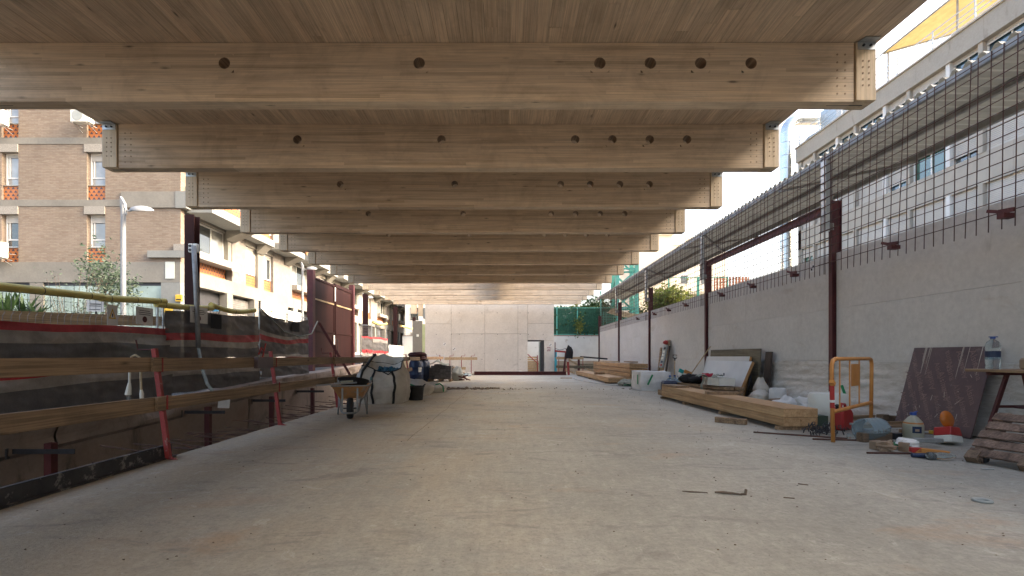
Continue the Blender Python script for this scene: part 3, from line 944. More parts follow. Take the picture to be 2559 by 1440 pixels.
# rebar mesh sheets fixed above the wall
MX = 6.06
def mesh_sheet(y0, y1, label, lean):
    t = thing('rebar_mesh', label, 'rebar mesh', (MX, y0, 2.6), (0, rnd.uniform(-.02, .02), rnd.uniform(-.006, .006)), 'rebar mesh sheets above the precast wall')
    n = int((y1 - y0) / .155)
    pv = ph = None
    for i in range(n + 1):
        yy = i * .155 + rnd.uniform(-.006, .006)
        rr = (rnd.uniform(-.016, .016), rnd.uniform(-.014, .014), 0)
        if pv is None:
            pv = MB().cyl((0, 0, 0), (0, 0, 2.28), .0062, 5).build('rod', REBAR, t); pv.location = (0, yy, 0); pv.rotation_euler = rr
        else: inst(pv, t, (0, yy, 0), rr)
    for i in range(14):
        z = .20 + i * .155
        if ph is None:
            ph = MB().cyl((0, -.1, 0), (0, y1 - y0 + .1, 0), .0062, 5).build('rod', REBAR, t); ph.location = (-.012, 0, z)
        else: inst(ph, t, (-.012, 0, z), (rnd.uniform(-.001, .001), 0, 0))
    return t
ml = ['nearest rusty rebar mesh sheet at the top right of the photo', 'rusty rebar mesh sheet right of the first tall wall column', 'rusty rebar mesh sheet between the first and second tall columns', 'rusty rebar mesh sheet in front of the yellow green trees', 'rusty rebar mesh sheet in front of the mint green tower', 'farthest rusty rebar mesh sheet beyond the mint green tower']
my = [(1.0, 4.6), (4.5, 9.2), (9.0, 15.0), (14.85, 20.9), (20.75, 26.5), (26.35, 31.0)]
for (a, b), l in zip(my, ml): mesh_sheet(a, b, l, 0)
for i, y in enumerate([5.9, 7.6, 10.2, 11.9, 13.6, 16.3, 18.0, 19.7, 22.2]):
    q_ = ('nearest the photo edge', 'second from the photo edge', 'left of the tall column', 'fourth from the photo edge', 'fifth from the photo edge', 'sixth from the photo edge', 'seventh from the photo edge', 'second from the far end', 'at the far end')[i]
    t = tag(MB().bar((0, -.16, -.02), (0, .02, 0), .03, .05).bar((0, .02, 0), (0, .16, .05), .03, .04).box(-.02, -.06, -.09, .12, .03, -.03).build('mesh_clamp', RED_OX, None, (MX - .01, y, 2.82)), 'rusty clamp holding the rebar mesh on the wall top, ' + q_, 'clamp', 'clamps along the wall top')

# corrugated canopy behind the mesh
cn = thing('corrugated_canopy', 'long corrugated sheet canopy on galvanised frame above the right wall', 'canopy', (6.14, 0, 4.84))
def sheet(y0, y1):
    m = MB()
    n = int(round((y1 - y0) / .0475)) + 1
    pr = []
    for i in range(n + 1):
        k = i % 4
        pr.append((y0 + i * .0475, .05 + (.06 if k in (1, 2) else 0)))
    for (a, za), (b, zb) in zip(pr, pr[1:]):
        m.quad((-.03, a, za), (1.72, a, za), (1.72, b, zb), (-.03, b, zb))
    return m.build('corrugated_sheet', FIBRE, cn, fixn=False)
yy = 1.0
while yy < 32.0:
    sheet(yy, min(yy + .95, 32.3)); yy += .95
MB().box(-.03, 1, -.055, .03, 32.3, .045).build('edge_channel', GALV_D, cn)
MB().box(.84, 1, -.055, .90, 32.3, .045).build('purlin', GALV_D, cn)
MB().box(1.66, 1, -.055, 1.73, 32.3, .045).build('purlin', GALV_D, cn)
for y in PY[:5]:
    MB().bar((.0, y - .1, -.03), (.87, y + 1.15, -.03), .05, .05).build('brace', GALV_D, cn)
    MB().bar((.87, y + 1.15, -.03), (1.68, y + 2.3, -.03), .05, .05).build('brace', GALV_D, cn)
    MB().bar((1.68, y - .1, -.09), (.0, y + 1.6, -.09), .05, .05).build('brace', GALV_D, cn)
    MB().box(-.06, y - .09, -1.42, .02, y - .075, -.06).box(-.06, y - .075, -1.42, -.045, y + .06, -.06).build('hanger_post', GALV, cn)
    MB().box(.02, y - .05, -1.38, .12, y + .05, -1.25).build('connector', GALV_D, cn)

# ------------------------------------------------------------------ building on the right
FX = 20.0
blk = thing('apartment_block', 'pale panel apartment block with roller shutters above the right wall', 'building', (FX, 0, 0))
Y0, Y1 = -30.0, 33.0
heads = [14.22, 11.25, 8.28, 5.31]
par = MB().box(-.12, Y0, 14.22, .3, Y1 + .05, 15.2).build('parapet', RENDER_S, blk)
MB().box(-.2, Y0, 15.2, .4, Y1 + .12, 15.28).build('coping', RENDER, blk)
MB().box(.45, Y0, -.05, 12, Y1, 15.15).build('core', RENDER, blk)
for h in heads[1:]:
    for a in range(18):
        pa = max(Y0, Y1 - 3.5 * (a + 1)); pb = Y1 - 3.5 * a
        if pb <= Y0: continue
        MB().box(0, pa + .006, h, .3, pb - .006, h + 1.30).build('spandrel_panel', RENDER, blk)
MB().box(0, Y0, -.05, .3, Y1, 3.6).build('ground_storey', RENDER, blk)
MB().box(.0, Y1 - .35, 3.6, .44, Y1, 14.2).build('corner_pier', RENDER, blk)
shp = None
def slats(w, h):
    m = MB()
    n = max(3, int(h / .075))
    for i in range(n):
        z = i * h / n
        m.quad((0, 0, z), (0, w, z), (.018, w, z + h / n * .9), (.018, 0, z + h / n * .9))
        m.quad((.018, 0, z + h / n * .9), (.018, w, z + h / n * .9), (0, w, z + h / n), (0, 0, z + h / n))
    m.box(.0, 0, -.04, .02, w, 0)
    return m
cache = {}
PANE_R = [pane_mat('painted blue reflection', (0.05, 0.10, 0.14)), pane_mat('painted green reflection', (0.05, 0.12, 0.09)), PANE]  # blue and green base colours stand for reflections in the glass
for h in heads:
    y = Y1 - .35
    k = 0
    while y > 9.0:
        w = 1.3 if k % 2 == 0 else 1.95
        y0 = y - w
        sill = h - 1.67
        MB().box(-.04, y0 - .2, sill, .35, y0, h).build('pilaster', WHITE if k % 2 else RENDER, blk)
        f = MB()
        f.box(.16, y0, sill, .21, y0 + .05, h).box(.16, y - .05, sill, .21, y, h).box(.16, y0 + .05, sill, .21, y - .05, sill + .06).box(.16, y0 + .05, h - .1, .21, y - .05, h)
        f.box(.17, (y0 + y) / 2 - .03, sill + .06, .21, (y0 + y) / 2 + .03, h - .1)
        wn_ = f.build('window', ALU_W, blk)
        MB().box(.215, y0 + .04, sill + .05, .23, y - .04, h - .05).build('pane', PANE_R[rnd.choice((0, 1, 2))] if h < 14 else PANE_R[0], wn_)
        drop = rnd.choice((.35, .75, 1.0, 1.0, .85, .6)) if h < 14 else rnd.choice((.0, .05, .45, .2))
        hh = max(.12, drop * (h - sill - .14))
        kk = (round(w, 2), round(hh, 2))
        if kk in cache: sh = inst(cache[kk], wn_, (.10, y0 + .02, h - .06 - hh))
        else:
            sh = slats(w - .04, hh).build('shutter', SHUT, wn_, (.10, y0 + .02, h - .06 - hh), fixn=False); cache[kk] = sh
        MB().box(.05, y0, sill - .045, .3, y, sill).build('sill', WHITE, wn_)
        y = y0 - .2; k += 1
# roof railing and yellow corrugated shade on the roof
for a in range(20):
    y = Y1 - .1 - a * 2.05
    MB().box(.02, y - .025, 15.28, .07, y + .025, 16.3).build('railing_post', GALV, blk)
for z in (15.5, 15.72, 15.95, 16.25):
    MB().box(.03, Y0 + .2, z - .02, .06, Y1, z + .02).build('railing_rail', GALV, blk)
ys_ = thing('yellow_roof_shade', 'yellow corrugated sheet shade standing on the flat roof at the top right', 'canopy', (FX, 0, 15.28))
m = MB()
n = 46
for i in range(n):
    a = i / n; b = (i + 1) / n
    za = .09 * (i % 2); zb = .09 * ((i + 1) % 2)
    m.quad((-.1 + a * 4.2, 13.2, 1.75 + a * 1.2 + za), (-.1 + b * 4.2, 13.2, 1.75 + b * 1.2 + zb), (-.1 + b * 4.2, 25.6, 1.75 + b * 1.2 + zb), (-.1 + a * 4.2, 25.6, 1.75 + a * 1.2 + za))
m.build('corrugated_sheet', YEL_CORR, ys_, fixn=False)
for y in (13.5, 17.5, 21.5, 25.4):
    MB().box(.10, y - .03, .01, .16, y + .03, 1.75).build('post', GALV_D, ys_)
    MB().bar((-.1, y, 1.68), (4.1, y, 2.86), .05, .08).build('rafter', GALV_D, ys_)
MB().box(-.15, 13, 1.68, -.1, 27.5, 1.73).build('rail', GALV_D, ys_)
# ventilation ducts on the end of the roof
vd = thing('ventilation_duct', 'fat shiny ventilation duct rising at the block corner and bending onto its roof', 'duct', (19.62, 33.75, 0))
r_ = .38
seg_ = MB()
pts = [(0, 0, z) for z in (2, 16.6)]
seg_.tube(pts, r_, 20)
el = [(r_ * 0 + 1.0 - 1.0 * math.cos(a), 0, 16.6 + 1.0 * math.sin(a)) for a in [i * PI / 2 / 8 for i in range(9)]]
seg_.tube(el, r_, 20, cap=False)
seg_.tube([(1.0, 0, 17.6), (3.6, 0, 17.6)], r_, 20)
seg_.build('duct_pipe', DUCT, vd, smooth=True, autos=40)
for z in [2.4 + i * .9 for i in range(16)]:
    MB().lathe([(r_ + .004, 0), (r_ + .02, .02), (r_ + .004, .04)], 20, (0, 0, z)).build('seam_ring', DUCT, vd)
for i in range(9):
    a = i * PI / 16
    p = Vector(el[i]); d = Vector((math.sin(a), 0, math.cos(a)))
    MB().tube([p - d * .018, p + d * .018], r_ + .012, 20).build('seam_ring', DUCT, vd)
vd2 = thing('ventilation_duct', 'thinner ventilation duct bending over the roof edge behind the fat duct', 'duct', (20.9, 33.3, 0))
MB().tube([(0, 0, 13.4), (0, 0, 15.6), (.15, 0, 16.0), (.55, 0, 16.25), (2.6, 0, 16.25)], .28, 16).build('duct_pipe', DUCT, vd2, smooth=True)
for z in (13.9, 14.5, 15.1): MB().lathe([(.284, 0), (.3, .02), (.284, .04)], 16, (0, 0, z)).build('seam_ring', DUCT, vd2)
hv = thing('roof_plant_unit', 'pale roof ventilation housing beside the ducts', 'plant unit', (20.6, 29.6, 15.28))
MB().box(.6, 0, .1, 3.4, 2.9, 2.2).build('housing', GALV, hv, bevel=.03)
MB().box(.585, .3, .5, .6, 1.3, 1.9).build('louvre', WHITE, hv)

# ------------------------------------------------------------------ background right: tower, houses, fences, trees
tw = thing('lattice_tower', 'mint green steel lattice tower beyond the right wall', 'tower', (8.35, 36, 0))
L4 = [(0, 0), (1.45, 0), (1.45, 1.45), (0, 1.45)]
for x, y in L4: MB().box(x - .14, y - .14, 0, x + .14, y + .14, 8.9).build('leg', GREEN_ST, tw)
for lv in range(6):
    z = lv * 1.45 + .4
    for (a, b) in zip(L4, L4[1:] + L4[:1]):
        MB().bar((a[0], a[1], z), (b[0], b[1], z + 1.3), .1, .12).build('brace', GREEN_ST, tw)
        MB().bar((a[0], a[1], z + 1.38), (b[0], b[1], z + 1.38), .09, .12).build('rung', GREEN_ST, tw)
MB().box(-.6, -.9, 3.0, 2.6, -.1, 3.1).build('platform', GREEN_ST, tw)
def house(name, x0, x1, y0, y1, z1, mat, wins, label, chim=()):
    t = thing(name, label, 'house', (x0, y0, 0))
    MB().box(0, 0, -.5, x1 - x0, y1 - y0, z1).build('wall', mat, t)
    MB().box(-.2, -.2, z1, x1 - x0 + .2, y1 - y0 + .2, z1 + .25).build('roof', CREAM, t)
    for (a, b, c, d) in wins:
        w = MB().box(a, -.05, b, c, .0, d).build('window', ALU_W, t)
        MB().box(a + .08, -.06, b + .08, c - .08, -.052, d - .08).build('pane', PANE, w)
    for (a, b, w_, h_) in chim:
        MB().box(a, b, z1 + .25, a + w_, b + w_, z1 + .25 + h_).build('chimney', CREAM, t)
    return t
house('cream_house', 19.0, 24.2, 70, 80, 18.6, CREAM, [(1, 12.6, 2, 14), (3.4, 12.6, 4.3, 14)], 'tall cream house far behind the roof beam ends, right of the timber')
house('cream_house', 24.5, 33, 72, 82, 17.6, M('pale cream render', (.74, .70, .62), (.66, .62, .54), .9, 1), [(1.6, 11.8, 2.8, 13.2), (4.6, 11.8, 5.6, 13.2)], 'wide cream house with a chimney far behind the canopy', [(2.8, .6, .9, 1.6)])
tr = house('terrace_house', 15.6, 24, 41, 50, 6.3, CREAM, [(.6, 3.6, 1.6, 5.2), (2.6, 3.6, 3.6, 5.2)], 'low cream terrace house seen through the rebar mesh')
lw = thing('lattice_wall', 'terracotta lattice block screen on the low terrace roof', 'screen wall', (17.8, 40.8, 6.56))
for i in range(11):
    for j in range(5):
        b = MB().box(-.13, 0, 0, .13, .12, .05).box(-.13, 0, .05, -.08, .12, .24).box(.08, 0, .05, .13, .12, .24) if i == 0 and j == 0 else None
        if b: pb = b.build('lattice_block', M('terracotta', (.36, .14, .075), (.26, .10, .055), .9, 4), lw)
        else: inst(pb, lw, (i * .27, 0, j * .25))
lw2 = thing('low_brick_wall', 'low ochre pierced wall above the precast wall, left of the block corner', 'screen wall', (13.4, 37, 3.6))
for i in range(18):
    for j in range(4):
        if i == 0 and j == 0: pb = MB().box(0, 0, 0, .24, .12, .09).build('brick', M('ochre brick', (.46, .28, .14), (.34, .20, .10), .9, 4, rand=.2), lw2)
        else: inst(pb, lw2, (i * .3 + (.15 if j % 2 else 0), 0, j * .1))
MB().box(-.1, .13, -4, 5.6, .4, .0).build('wall_base', CREAM, lw2)
for i, (x, lab) in enumerate([(13.0, 'green garden fence post seen through the rebar mesh, nearest the trees'), (15.4, 'green garden fence frame seen through the rebar mesh, beside the terrace house')]):
    t = thing('garden_fence', lab, 'fence', (x, 38.5, 0))
    MB().box(0, 0, 0, .09, .09, 7.4).build('post', GREEN_ST, t)
    MB().box(2.3, 0, 0, 2.39, .09, 7.4).build('post', GREEN_ST, t)
    for z in (4.2, 7.3): MB().box(.1, .02, z, 2.29, .07, z + .06).build('rail', GREEN_ST, t)
sh = thing('thatch_parasol', 'straw thatched parasol above the precast wall, seen through the mesh', 'parasol', (17.6, 36.2, 0))
MB().cyl((0, 0, 0), (0, 0, 5.6), .05).build('pole', BARK, sh)
tm = MB()
for i in range(260):
    a = rnd.random() * 2 * PI; r0 = rnd.uniform(0, .5); r1 = r0 + rnd.uniform(.4, .75)
    z0 = 6.2 - r0 * .7; z1 = z0 - rnd.uniform(.5, 1.1)
    p = Vector((math.cos(a) * r0, math.sin(a) * r0, z0)); q = Vector((math.cos(a) * r1, math.sin(a) * r1, z1)); w = Vector((-math.sin(a), math.cos(a), 0)) * .035
    tm.quad(p - w, p + w, q + w, q - w)
tag(tm.build('thatch', M('straw', (.36, .29, .17), (.22, .17, .10), .95, 6), sh, fixn=False), kind='stuff')

def tree(name, loc, h, cr, leaf, n, label, cat='tree', group=None, trunk=.12, zc=.62, leafs=.14, sz=1.0, nl=7, seed=0):
    r = random.Random(seed)
    t = thing(name, label, cat, loc, group=group)
    tm = MB()
    top = Vector((r.uniform(-.2, .2), r.uniform(-.2, .2), h * zc))
    tm.tube([(0, 0, -.1), top * .5 + Vector((.06, .04, 0)), top], [trunk, trunk * .75, trunk * .5], 8)
    cl = []
    for i in range(nl):
        a = 2 * PI * i / nl + r.uniform(-.4, .4)
        e = r.uniform(.25, 1.1)
        L = cr * r.uniform(.55, 1.0)
        st_ = top * r.uniform(.6, 1.0)
        en = st_ + Vector((math.cos(a) * math.cos(e), math.sin(a) * math.cos(e), math.sin(e) * sz)) * L
        mid = (st_ + en) / 2 + Vector((0, 0, .08 * L))
        tm.tube([st_, mid, en], [trunk * .38, trunk * .24, trunk * .10], 5)
        cl += [en, (mid + en) / 2, mid + Vector((r.uniform(-.3, .3), r.uniform(-.3, .3), r.uniform(0, .4))) * cr * .5]
    cl.append(top + Vector((0, 0, cr * .7 * sz)))
    tm.build('trunk', BARK, t)
    lm = MB()
    for i in range(n):
        c = r.choice(cl)
        d = Vector((r.gauss(0, 1), r.gauss(0, 1), r.gauss(0, 1)))
        d = d * (cr * .22)
        p = c + Vector((d.x, d.y, d.z * .8 * sz))
        s_ = leafs * r.uniform(.55, 1.25)
        u = Vector((r.gauss(0, 1), r.gauss(0, 1), r.gauss(0, .7))).normalized()
        v_ = u.cross(Vector((r.gauss(0, 1), r.gauss(0, 1), r.gauss(0, 1)))).normalized()
        lm.quad(p - u * s_, p + v_ * s_ * .45, p + u * s_, p - v_ * s_ * .45)
    tag(lm.build('crown', leaf, t, fixn=False))
    return t
tree('dark_tree', (7.3, 37.5, 0), 6.0, 1.9, LEAF_D, 4200, 'dark green tree left of the mint green tower', seed=3, leafs=.17)
tree('dark_tree', (10.6, 38.5, 0), 5.2, 1.7, LEAF_D, 3600, 'dark green tree just right of the mint green tower', seed=4, leafs=.17)
tree('yellow_tree', (12.9, 39.5, 0), 6.9, 2.4, LEAF_Y, 7600, 'yellow green tree behind the mesh, nearer the mint tower', seed=5, leafs=.17)
tree('yellow_tree', (15.4, 40.0, 0), 6.1, 2.1, LEAF_Y, 6000, 'yellow green tree behind the mesh, nearer the terrace house', seed=6, leafs=.17)
tree('yellow_tree', (5.4, 37.0, 0), 5.6, 1.5, LEAF_Y, 2600, 'yellow green tree above the green screen fence', seed=7, leafs=.15)
tree('yellow_tree', (3.4, 38.0, 0), 5.8, 1.5, LEAF_Y, 2400, 'yellow green tree partly behind the end wall corner', seed=17, leafs=.15)
iv = MB()
for i in range(6500):
    p = Vector((rnd.uniform(2.5, 7.6), 33.75 + rnd.gauss(0, .22), rnd.uniform(2.3, 4.5)))
    if rnd.random() < .012: p.y = 33.0
    s_ = rnd.uniform(.06, .14)
    u = Vector((rnd.gauss(0, 1), rnd.gauss(0, 1), rnd.gauss(0, 1))).normalized(); v_ = u.cross(Vector((rnd.gauss(0, 1), rnd.gauss(0, 1), rnd.gauss(0, 1)))).normalized()
    iv.quad(p - u * s_, p + v_ * s_ * .5, p + u * s_, p - v_ * s_ * .5)
tag(iv.build('hedge', LEAF_D, fixn=False), 'dense dark hedge behind the green screen fence', kind='stuff')
cr_ = MB()
for i in range(170):
    p = Vector((5.05 + rnd.gauss(0, .16), 32.95 + rnd.gauss(0, .05), 3.15 + rnd.gauss(0, .3)))
    s_ = rnd.uniform(.05, .10)
    u = Vector((rnd.gauss(0, 1), rnd.gauss(0, .4), rnd.gauss(0, 1))).normalized(); v_ = u.cross(Vector((0, 1, .3))).normalized()
    cr_.quad(p - u * s_, p + v_ * s_ * .5, p + u * s_, p - v_ * s_ * .5)
t = thing('creeper', 'light green creeper shoot growing through the green screen fence', 'plant', (0, 0, 0))
cr_.build('leaves', LEAF_Y, t, fixn=False)
MB().tube([(5.05, 33.0, 2.6), (5.0, 32.97, 3.1), (5.12, 32.95, 3.5)], .012, 5).build('stem', BARK, t)
# ------------------------------------------------------------------ left: trench
rt = thing('retaining_wall', 'rough stained concrete retaining wall on the street side of the trench', 'wall', (-6.7, 0, 0))
segs = [(-12, 1.0), (1.0, 7.16), (7.2, 12.6), (12.64, 19.5), (19.54, 27.4)]
for (a, b) in segs:
    m = MB()
    def wf(u, w, a=a, b=b):
        y = a + (b - a) * u
        z = -1.3 + (st(y) + 1.3) * w
        k = mnoise.noise(Vector((y * .8, z * 1.6, 0))) * .03
        if z > st(y) - .34: k += .06 + .07 * mnoise.noise(Vector((y * 2.1, z * 4, 7)))
        return (k, y, z)
    m.grid(wf, int((b - a) / .09), 22)
    m.grid(lambda u, w, a=a, b=b: (wf(u, 1)[0] * (1 - w) - .42 * w, a + (b - a) * u, st(a + (b - a) * u) + .012 * w), int((b - a) / .09), 2)
    m.build('wall_segment', C_PIT, rt, smooth=False, fixn=False)
kb = MB()
for a, b in zip(ys, ys[1:]):
    pass
stl = ['red steel stub post in the trench, nearest the camera', 'red steel stub post in the trench behind the first leaning red rail post', 'red steel stub post in the trench behind the second leaning red rail post', 'red steel stub post in the trench behind the wheelbarrow']
for (px, py, d), lab in zip(((127, 1107, 6.6), (520, 1017, 10.1), (679, 991, 12.85), (781, 970, 15.6)), stl):
    p = at(px, py, d)
    t = thing('stub_post', lab, 'steel post', (p.x, d, p.z), group='steel stub posts in the trench')
    m = MB()
    for s_ in (-1, 1):
        m.box(s_ * .05, -.05, -1.2, s_ * .044, .05, 0); m.box(-.044, s_ * .05, -1.2, .044, s_ * .044, 0)
    m.build('tube', RED_OX, t)
    b = MB().box(-.46, -.085, -.135, .40, -.075, -.07).build('flat_bar', DARKSTEEL, t)
    MB().obox((-.49, -.06, -.12), (.012, .30, .14), (0, 0, .5)).build('wall_plate', DARKSTEEL, t)
m = MB()
for i in range(46):
    y = 5.5 + i * .21 + rnd.uniform(-.09, .09)
    L = rnd.uniform(.7, 1.5)
    z = rnd.uniform(-.22, -.10); dz = rnd.uniform(-.05, .12); dy = rnd.uniform(-.18, .35)
    o = MB().tube([(-3.45, y, z), (-3.45 - L * .5, y + dy * .4, z + dz * .3), (-3.45 - L, y + dy, z + dz)], .0075, 5).build('starter_bar', REBAR)
    side = ('low', 'mid height', 'upper')[i % 3]
    tag(o, 'rusty starter bar sticking out of the slab edge into the trench', 'rebar', 'starter bars along the slab edge')
up = thing('edge_form', 'dark mortar splashed steel edge form along the near left slab edge', 'edge form', (-3.5, 0, 0))
MB().box(-.03, -9, -.2, .0, 5.08, .135).box(.0005, -9, .0, .05, 5.08, .012).build('upstand', M('mortar splashed steel', (.06, .057, .057), (.035, .033, .035), .7, 6, (1, 1, 1), bump=.4, bscale=25, spots=(7, .55, (.22, .20, .18))), up)
MB().obox((-.22, 5.05, -.02), (.38, .03, .09), (0, 0, .04)).build('end_plate', DARKSTEEL, up)

# ------------------------------------------------------------------ timber guard rail with leaning red posts
gpost = [('first leaning red guard rail post at the slab edge, nearest the camera', 4.95), ('second leaning red guard rail post, left of the wheelbarrow', 7.4), ('third leaning red guard rail post, just behind the wheelbarrow', 9.95), ('red guard rail post hidden partly by the big white bag', 13.2), ('red guard rail post behind the blue drum', 17.5), ('red guard rail post left of the grey brick pallet', 22.0), ('red guard rail post at the far slab corner', 26.6)]
def guard_post(y, lab):
    t = thing('guard_post', lab, 'guard rail post', (-3.42, y, 0), group='red guard rail posts')
    MB().bar((0, 0, -.18), (-.17, 0, 1.13), .045, .04, up=(0, 1, 0)).build('upright', RED_PAINT, t)
    MB().tube([(0.0, -.02, .02), (.075, -.03, -.01), (.10, -.03, -.08), (.10, -.03, -.26)], .018, 6).build('clamp', RED_PAINT, t)
    for z in (.60, .98):
        x = -.17 * (z + .18) / 1.31
        MB().tube([(x + .03, -.03, z - .085), (x + .085, -.03, z - .085), (x + .085, -.03, z + .055)], .009, 5).build('hook', RED_PAINT, t)
    MB().tube([(-.17, 0, 1.12), (-.34, 0, 1.12), (-.36, 0, 1.22)], .008, 5).build('top_hook', RED_OX, t)
    return t
for lab, y in gpost: guard_post(y, lab)
def rail(y0, y1, z0, z1, x0, x1, h, lab):
    return tag(MB().bar((x0, y0, z0), (x1, y1, z1), .035, h).build('guard_rail', W_RAIL, bevel=.003), lab, 'guard rail board', 'guard rail boards')
rail(.6, 5.05, .965, .97, -3.545, -3.545, .14, 'upper guard rail board at the left photo edge')
rail(4.80, 10.1, .965, .97, -3.505, -3.505, .135, 'upper guard rail board between the first and third red posts')
rail(9.8, 17.7, .965, .965, -3.47, -3.47, .135, 'upper guard rail board behind the big white bag')
rail(17.4, 26.9, .965, .965, -3.44, -3.44, .135, 'farthest upper guard rail board, near the end wall')
rail(.6, 5.05, .585, .57, -3.50, -3.50, .145, 'lower guard rail board at the left photo edge')
rail(4.80, 10.1, .575, .58, -3.46, -3.46, .13, 'lower guard rail board between the first and third red posts')
rail(9.8, 17.7, .58, .58, -3.42, -3.42, .13, 'lower guard rail board behind the big white bag')
tag(MB().box(-3.43, 6.7, .885, -3.478, 7.15, 1.04).build('ply_patch', PURPLE_PLY), 'dark maroon plywood offcut fixed on the upper guard rail board', 'plywood piece')
# sling hanging on the first post
sl2 = thing('lifting_sling', 'cream rope sling with a glass bulb guard hanging on the first red post', 'sling', (-3.86, 4.93, .99))
MB().tube([(.03, 0, -.03), (.055, 0, .06), (.09, 0, .075), (.135, 0, .05), (.145, 0, -.10), (.15, 0, -.30)], .011, 6).build('rope', M('cream rope', (.50, .42, .29), (.38, .30, .2), .9, 20), sl2)
MB().tube([(.035, 0, -.03), (.03, 0, -.16), (.03, 0, -.22)], .011, 6).tube([(.03, 0, -.21), (.025, 0, -.26), (.015, 0, -.33)], [.014, .022, .03], 8).build('socket', WHITE_PL, sl2)
MB().tube([(.02, 0, -.33), (.025, 0, -.42), (.03, 0, -.46)], [.02, .026, .02], 10).build('bulb', CLEAR, sl2)
MB().tube([(.15, 0, -.28), (.155, 0, -.32), (.155, 0, -.40)], [.012, .02, .018], 8).build('plug', WHITE_PL, sl2)
# rails and posts across the far end
for i, x in enumerate((-3.1, -2.45, -1.9)):
    t = thing('guard_post', ('far red guard post left of the three by the end wall', 'middle of the far red guard posts by the end wall', 'far red guard post right of the three by the end wall')[i], 'guard rail post', (x, 27.2, 0), group='red guard rail posts')
    MB().box(-.02, -.02, 0, .02, .02, 1.05).tube([(0, 0, 1.03), (.0, -.1, 1.08), (.2, -.1, 1.08), (.2, -.1, 1.2)], .012, 5).build('upright', RED_PAINT, t)
tag(MB().bar((-3.4, 27.1, .93), (-1.55, 27.1, .93), .035, .15).build('guard_rail', W_PALE), 'pale guard rail board crossing in front of the end wall at left', 'guard rail board', 'guard rail boards')
tag(MB().bar((-3.4, 27.1, .42), (-2.2, 27.1, .38), .035, .15).build('guard_rail', W_PALE), 'lower pale guard rail board in front of the end wall at left', 'guard rail board', 'guard rail boards')
tag(MB().obox((-4.1, 27.6, .95), (1.3, .03, .38)).build('white_board', WHITE), 'white sheet lying behind the rail by the left end of the end wall', 'board')

# ------------------------------------------------------------------ site fence on the street side
FXX = -7.0
def zz(y): return st(y)
def tarp(y0, y1, ztop, zbot, bands, label, seed, x=FXX + .05):
    """bands: list of (fraction from top, material index); the cloth sags and wrinkles"""
    n = max(10, int((y1 - y0) / .07)); m_ = 44
    def fn(u, w):
        y = y0 + (y1 - y0) * u
        sag = .05 * math.sin(u * PI * 3 + seed) * (1 - w) + .05 * mnoise.noise(Vector((u * 4, w * 2, seed)))
        zt = ztop(u) if callable(ztop) else ztop
        zb = zbot(u) if callable(zbot) else zbot
        z = zt + (zb - zt) * w + sag * (.25 + w * .8)
        k = .035 * mnoise.noise(Vector((y * 1.5 + z * 1.5, z * 4.5, seed))) + .018 * mnoise.noise(Vector((y * 5 + z * 4, z * 8, seed + 3)))
        return (x + .02 + k, y, z)
    def mi(u, w):
        r = 0
        for f, k in bands:
            if w >= f: r = k
        return r
    return tag(MB().grid(fn, n, m_, mi).build('tarp', [NET_DK, NET_RED, NET_LT], smooth=True, fixn=False), label, 'tarp', 'striped tarps on the site fence')
def fence_panel(y0, y1, label, tubes, ztop0, ztop1, seed=0, wires=True, foam=True):
    t = thing('site_fence', label, 'fence', (FXX, y0, 0), group='site fence panels')
    L = y1 - y0
    def zt(u): return ztop0 + (ztop1 - ztop0) * u
    for u in (0.0, 1.0):
        yy = u * (L - .04) + .02
        MB().cyl((0, yy, zt(u) - 2.0), (0, yy, zt(u)), .021, 8).build('post', GALV, t)
    for dz in (-.02, -1.9):
        MB().tube([(0, .02, zt(0) + dz), (0, L - .02, zt(1) + dz)], .012, 6).build('frame_bar', GALV, t)
    if wires:
        n = int(L / .115)
        p0 = None
        prof = [(0, 0, -1.9), (0, 0, -1.0), (0, .035, -.95), (0, 0, -.9), (0, 0, -.36), (0, .035, -.31), (0, 0, -.26), (0, 0, -.02)]
        for i in range(1, n):
            u = i / n
            if p0 is None: p0 = MB().tube(prof, .0032, 4).build('wire', GALV_D, t, (0, u * L, zt(u)))
            else: inst(p0, t, (0, u * L, zt(u)))
        for k in range(12):
            z = -.12 - k * .155
            MB().tube([(.006, .02, zt(0) + z), (.006, L - .02, zt(1) + z)], .0028, 4).build('wire', GALV_D, t)
    for (a, b, za, zb, sag) in tubes:
        pts = []
        for i in range(9):
            u = i / 8
            pts.append((.0, (a - y0) + (b - a) * u, za + (zb - za) * u - sag * math.sin(u * PI)))
        fo = MB().tube(pts, .062, 12).build('foam_tube', YELLOW_T, t, smooth=True, autos=50)
        for u in (.12, .5, .88):
            i = u * 8; j = int(i)
            p = Vector(pts[j]).lerp(Vector(pts[min(j + 1, 8)]), i - j)
            MB().lathe([(.064, -.006), (.066, 0), (.064, .006)], 12, p, (PI / 2, 0, 0)).build('tie', DARKSTEEL, fo)
    return t
fence_panel(3.05, 6.45, 'site fence panel outside the left photo edge', [(3.1, 4.75, 1.80, 1.88, 0), (4.8, 6.5, 1.90, 1.98, 0)], 1.75, 1.95)
fence_panel(6.5, 9.92, 'nearest wire site fence panel with two straight yellow foam tubes', [(6.2, 8.4, 2.0, 2.08, .0), (8.36, 9.95, 2.06, 2.18, .0)], 1.97, 2.17, 1)
fence_panel(9.72, 13.5, 'wire site fence panel with sagging yellow foam tubes beside the brown column', [(9.7, 11.55, 2.10, 2.20, .02), (11.5, 13.5, 2.28, 2.34, .10)], 2.08, 2.33, 2)
fence_panel(13.75, 17.1, 'leaning site fence panel without foam tubes left of the brown gate', [], 2.42, 2.42, 3)
fence_panel(23.4, 25.3, 'site fence panel just beyond the brown gate', [], 2.6, 2.7, 4, True)
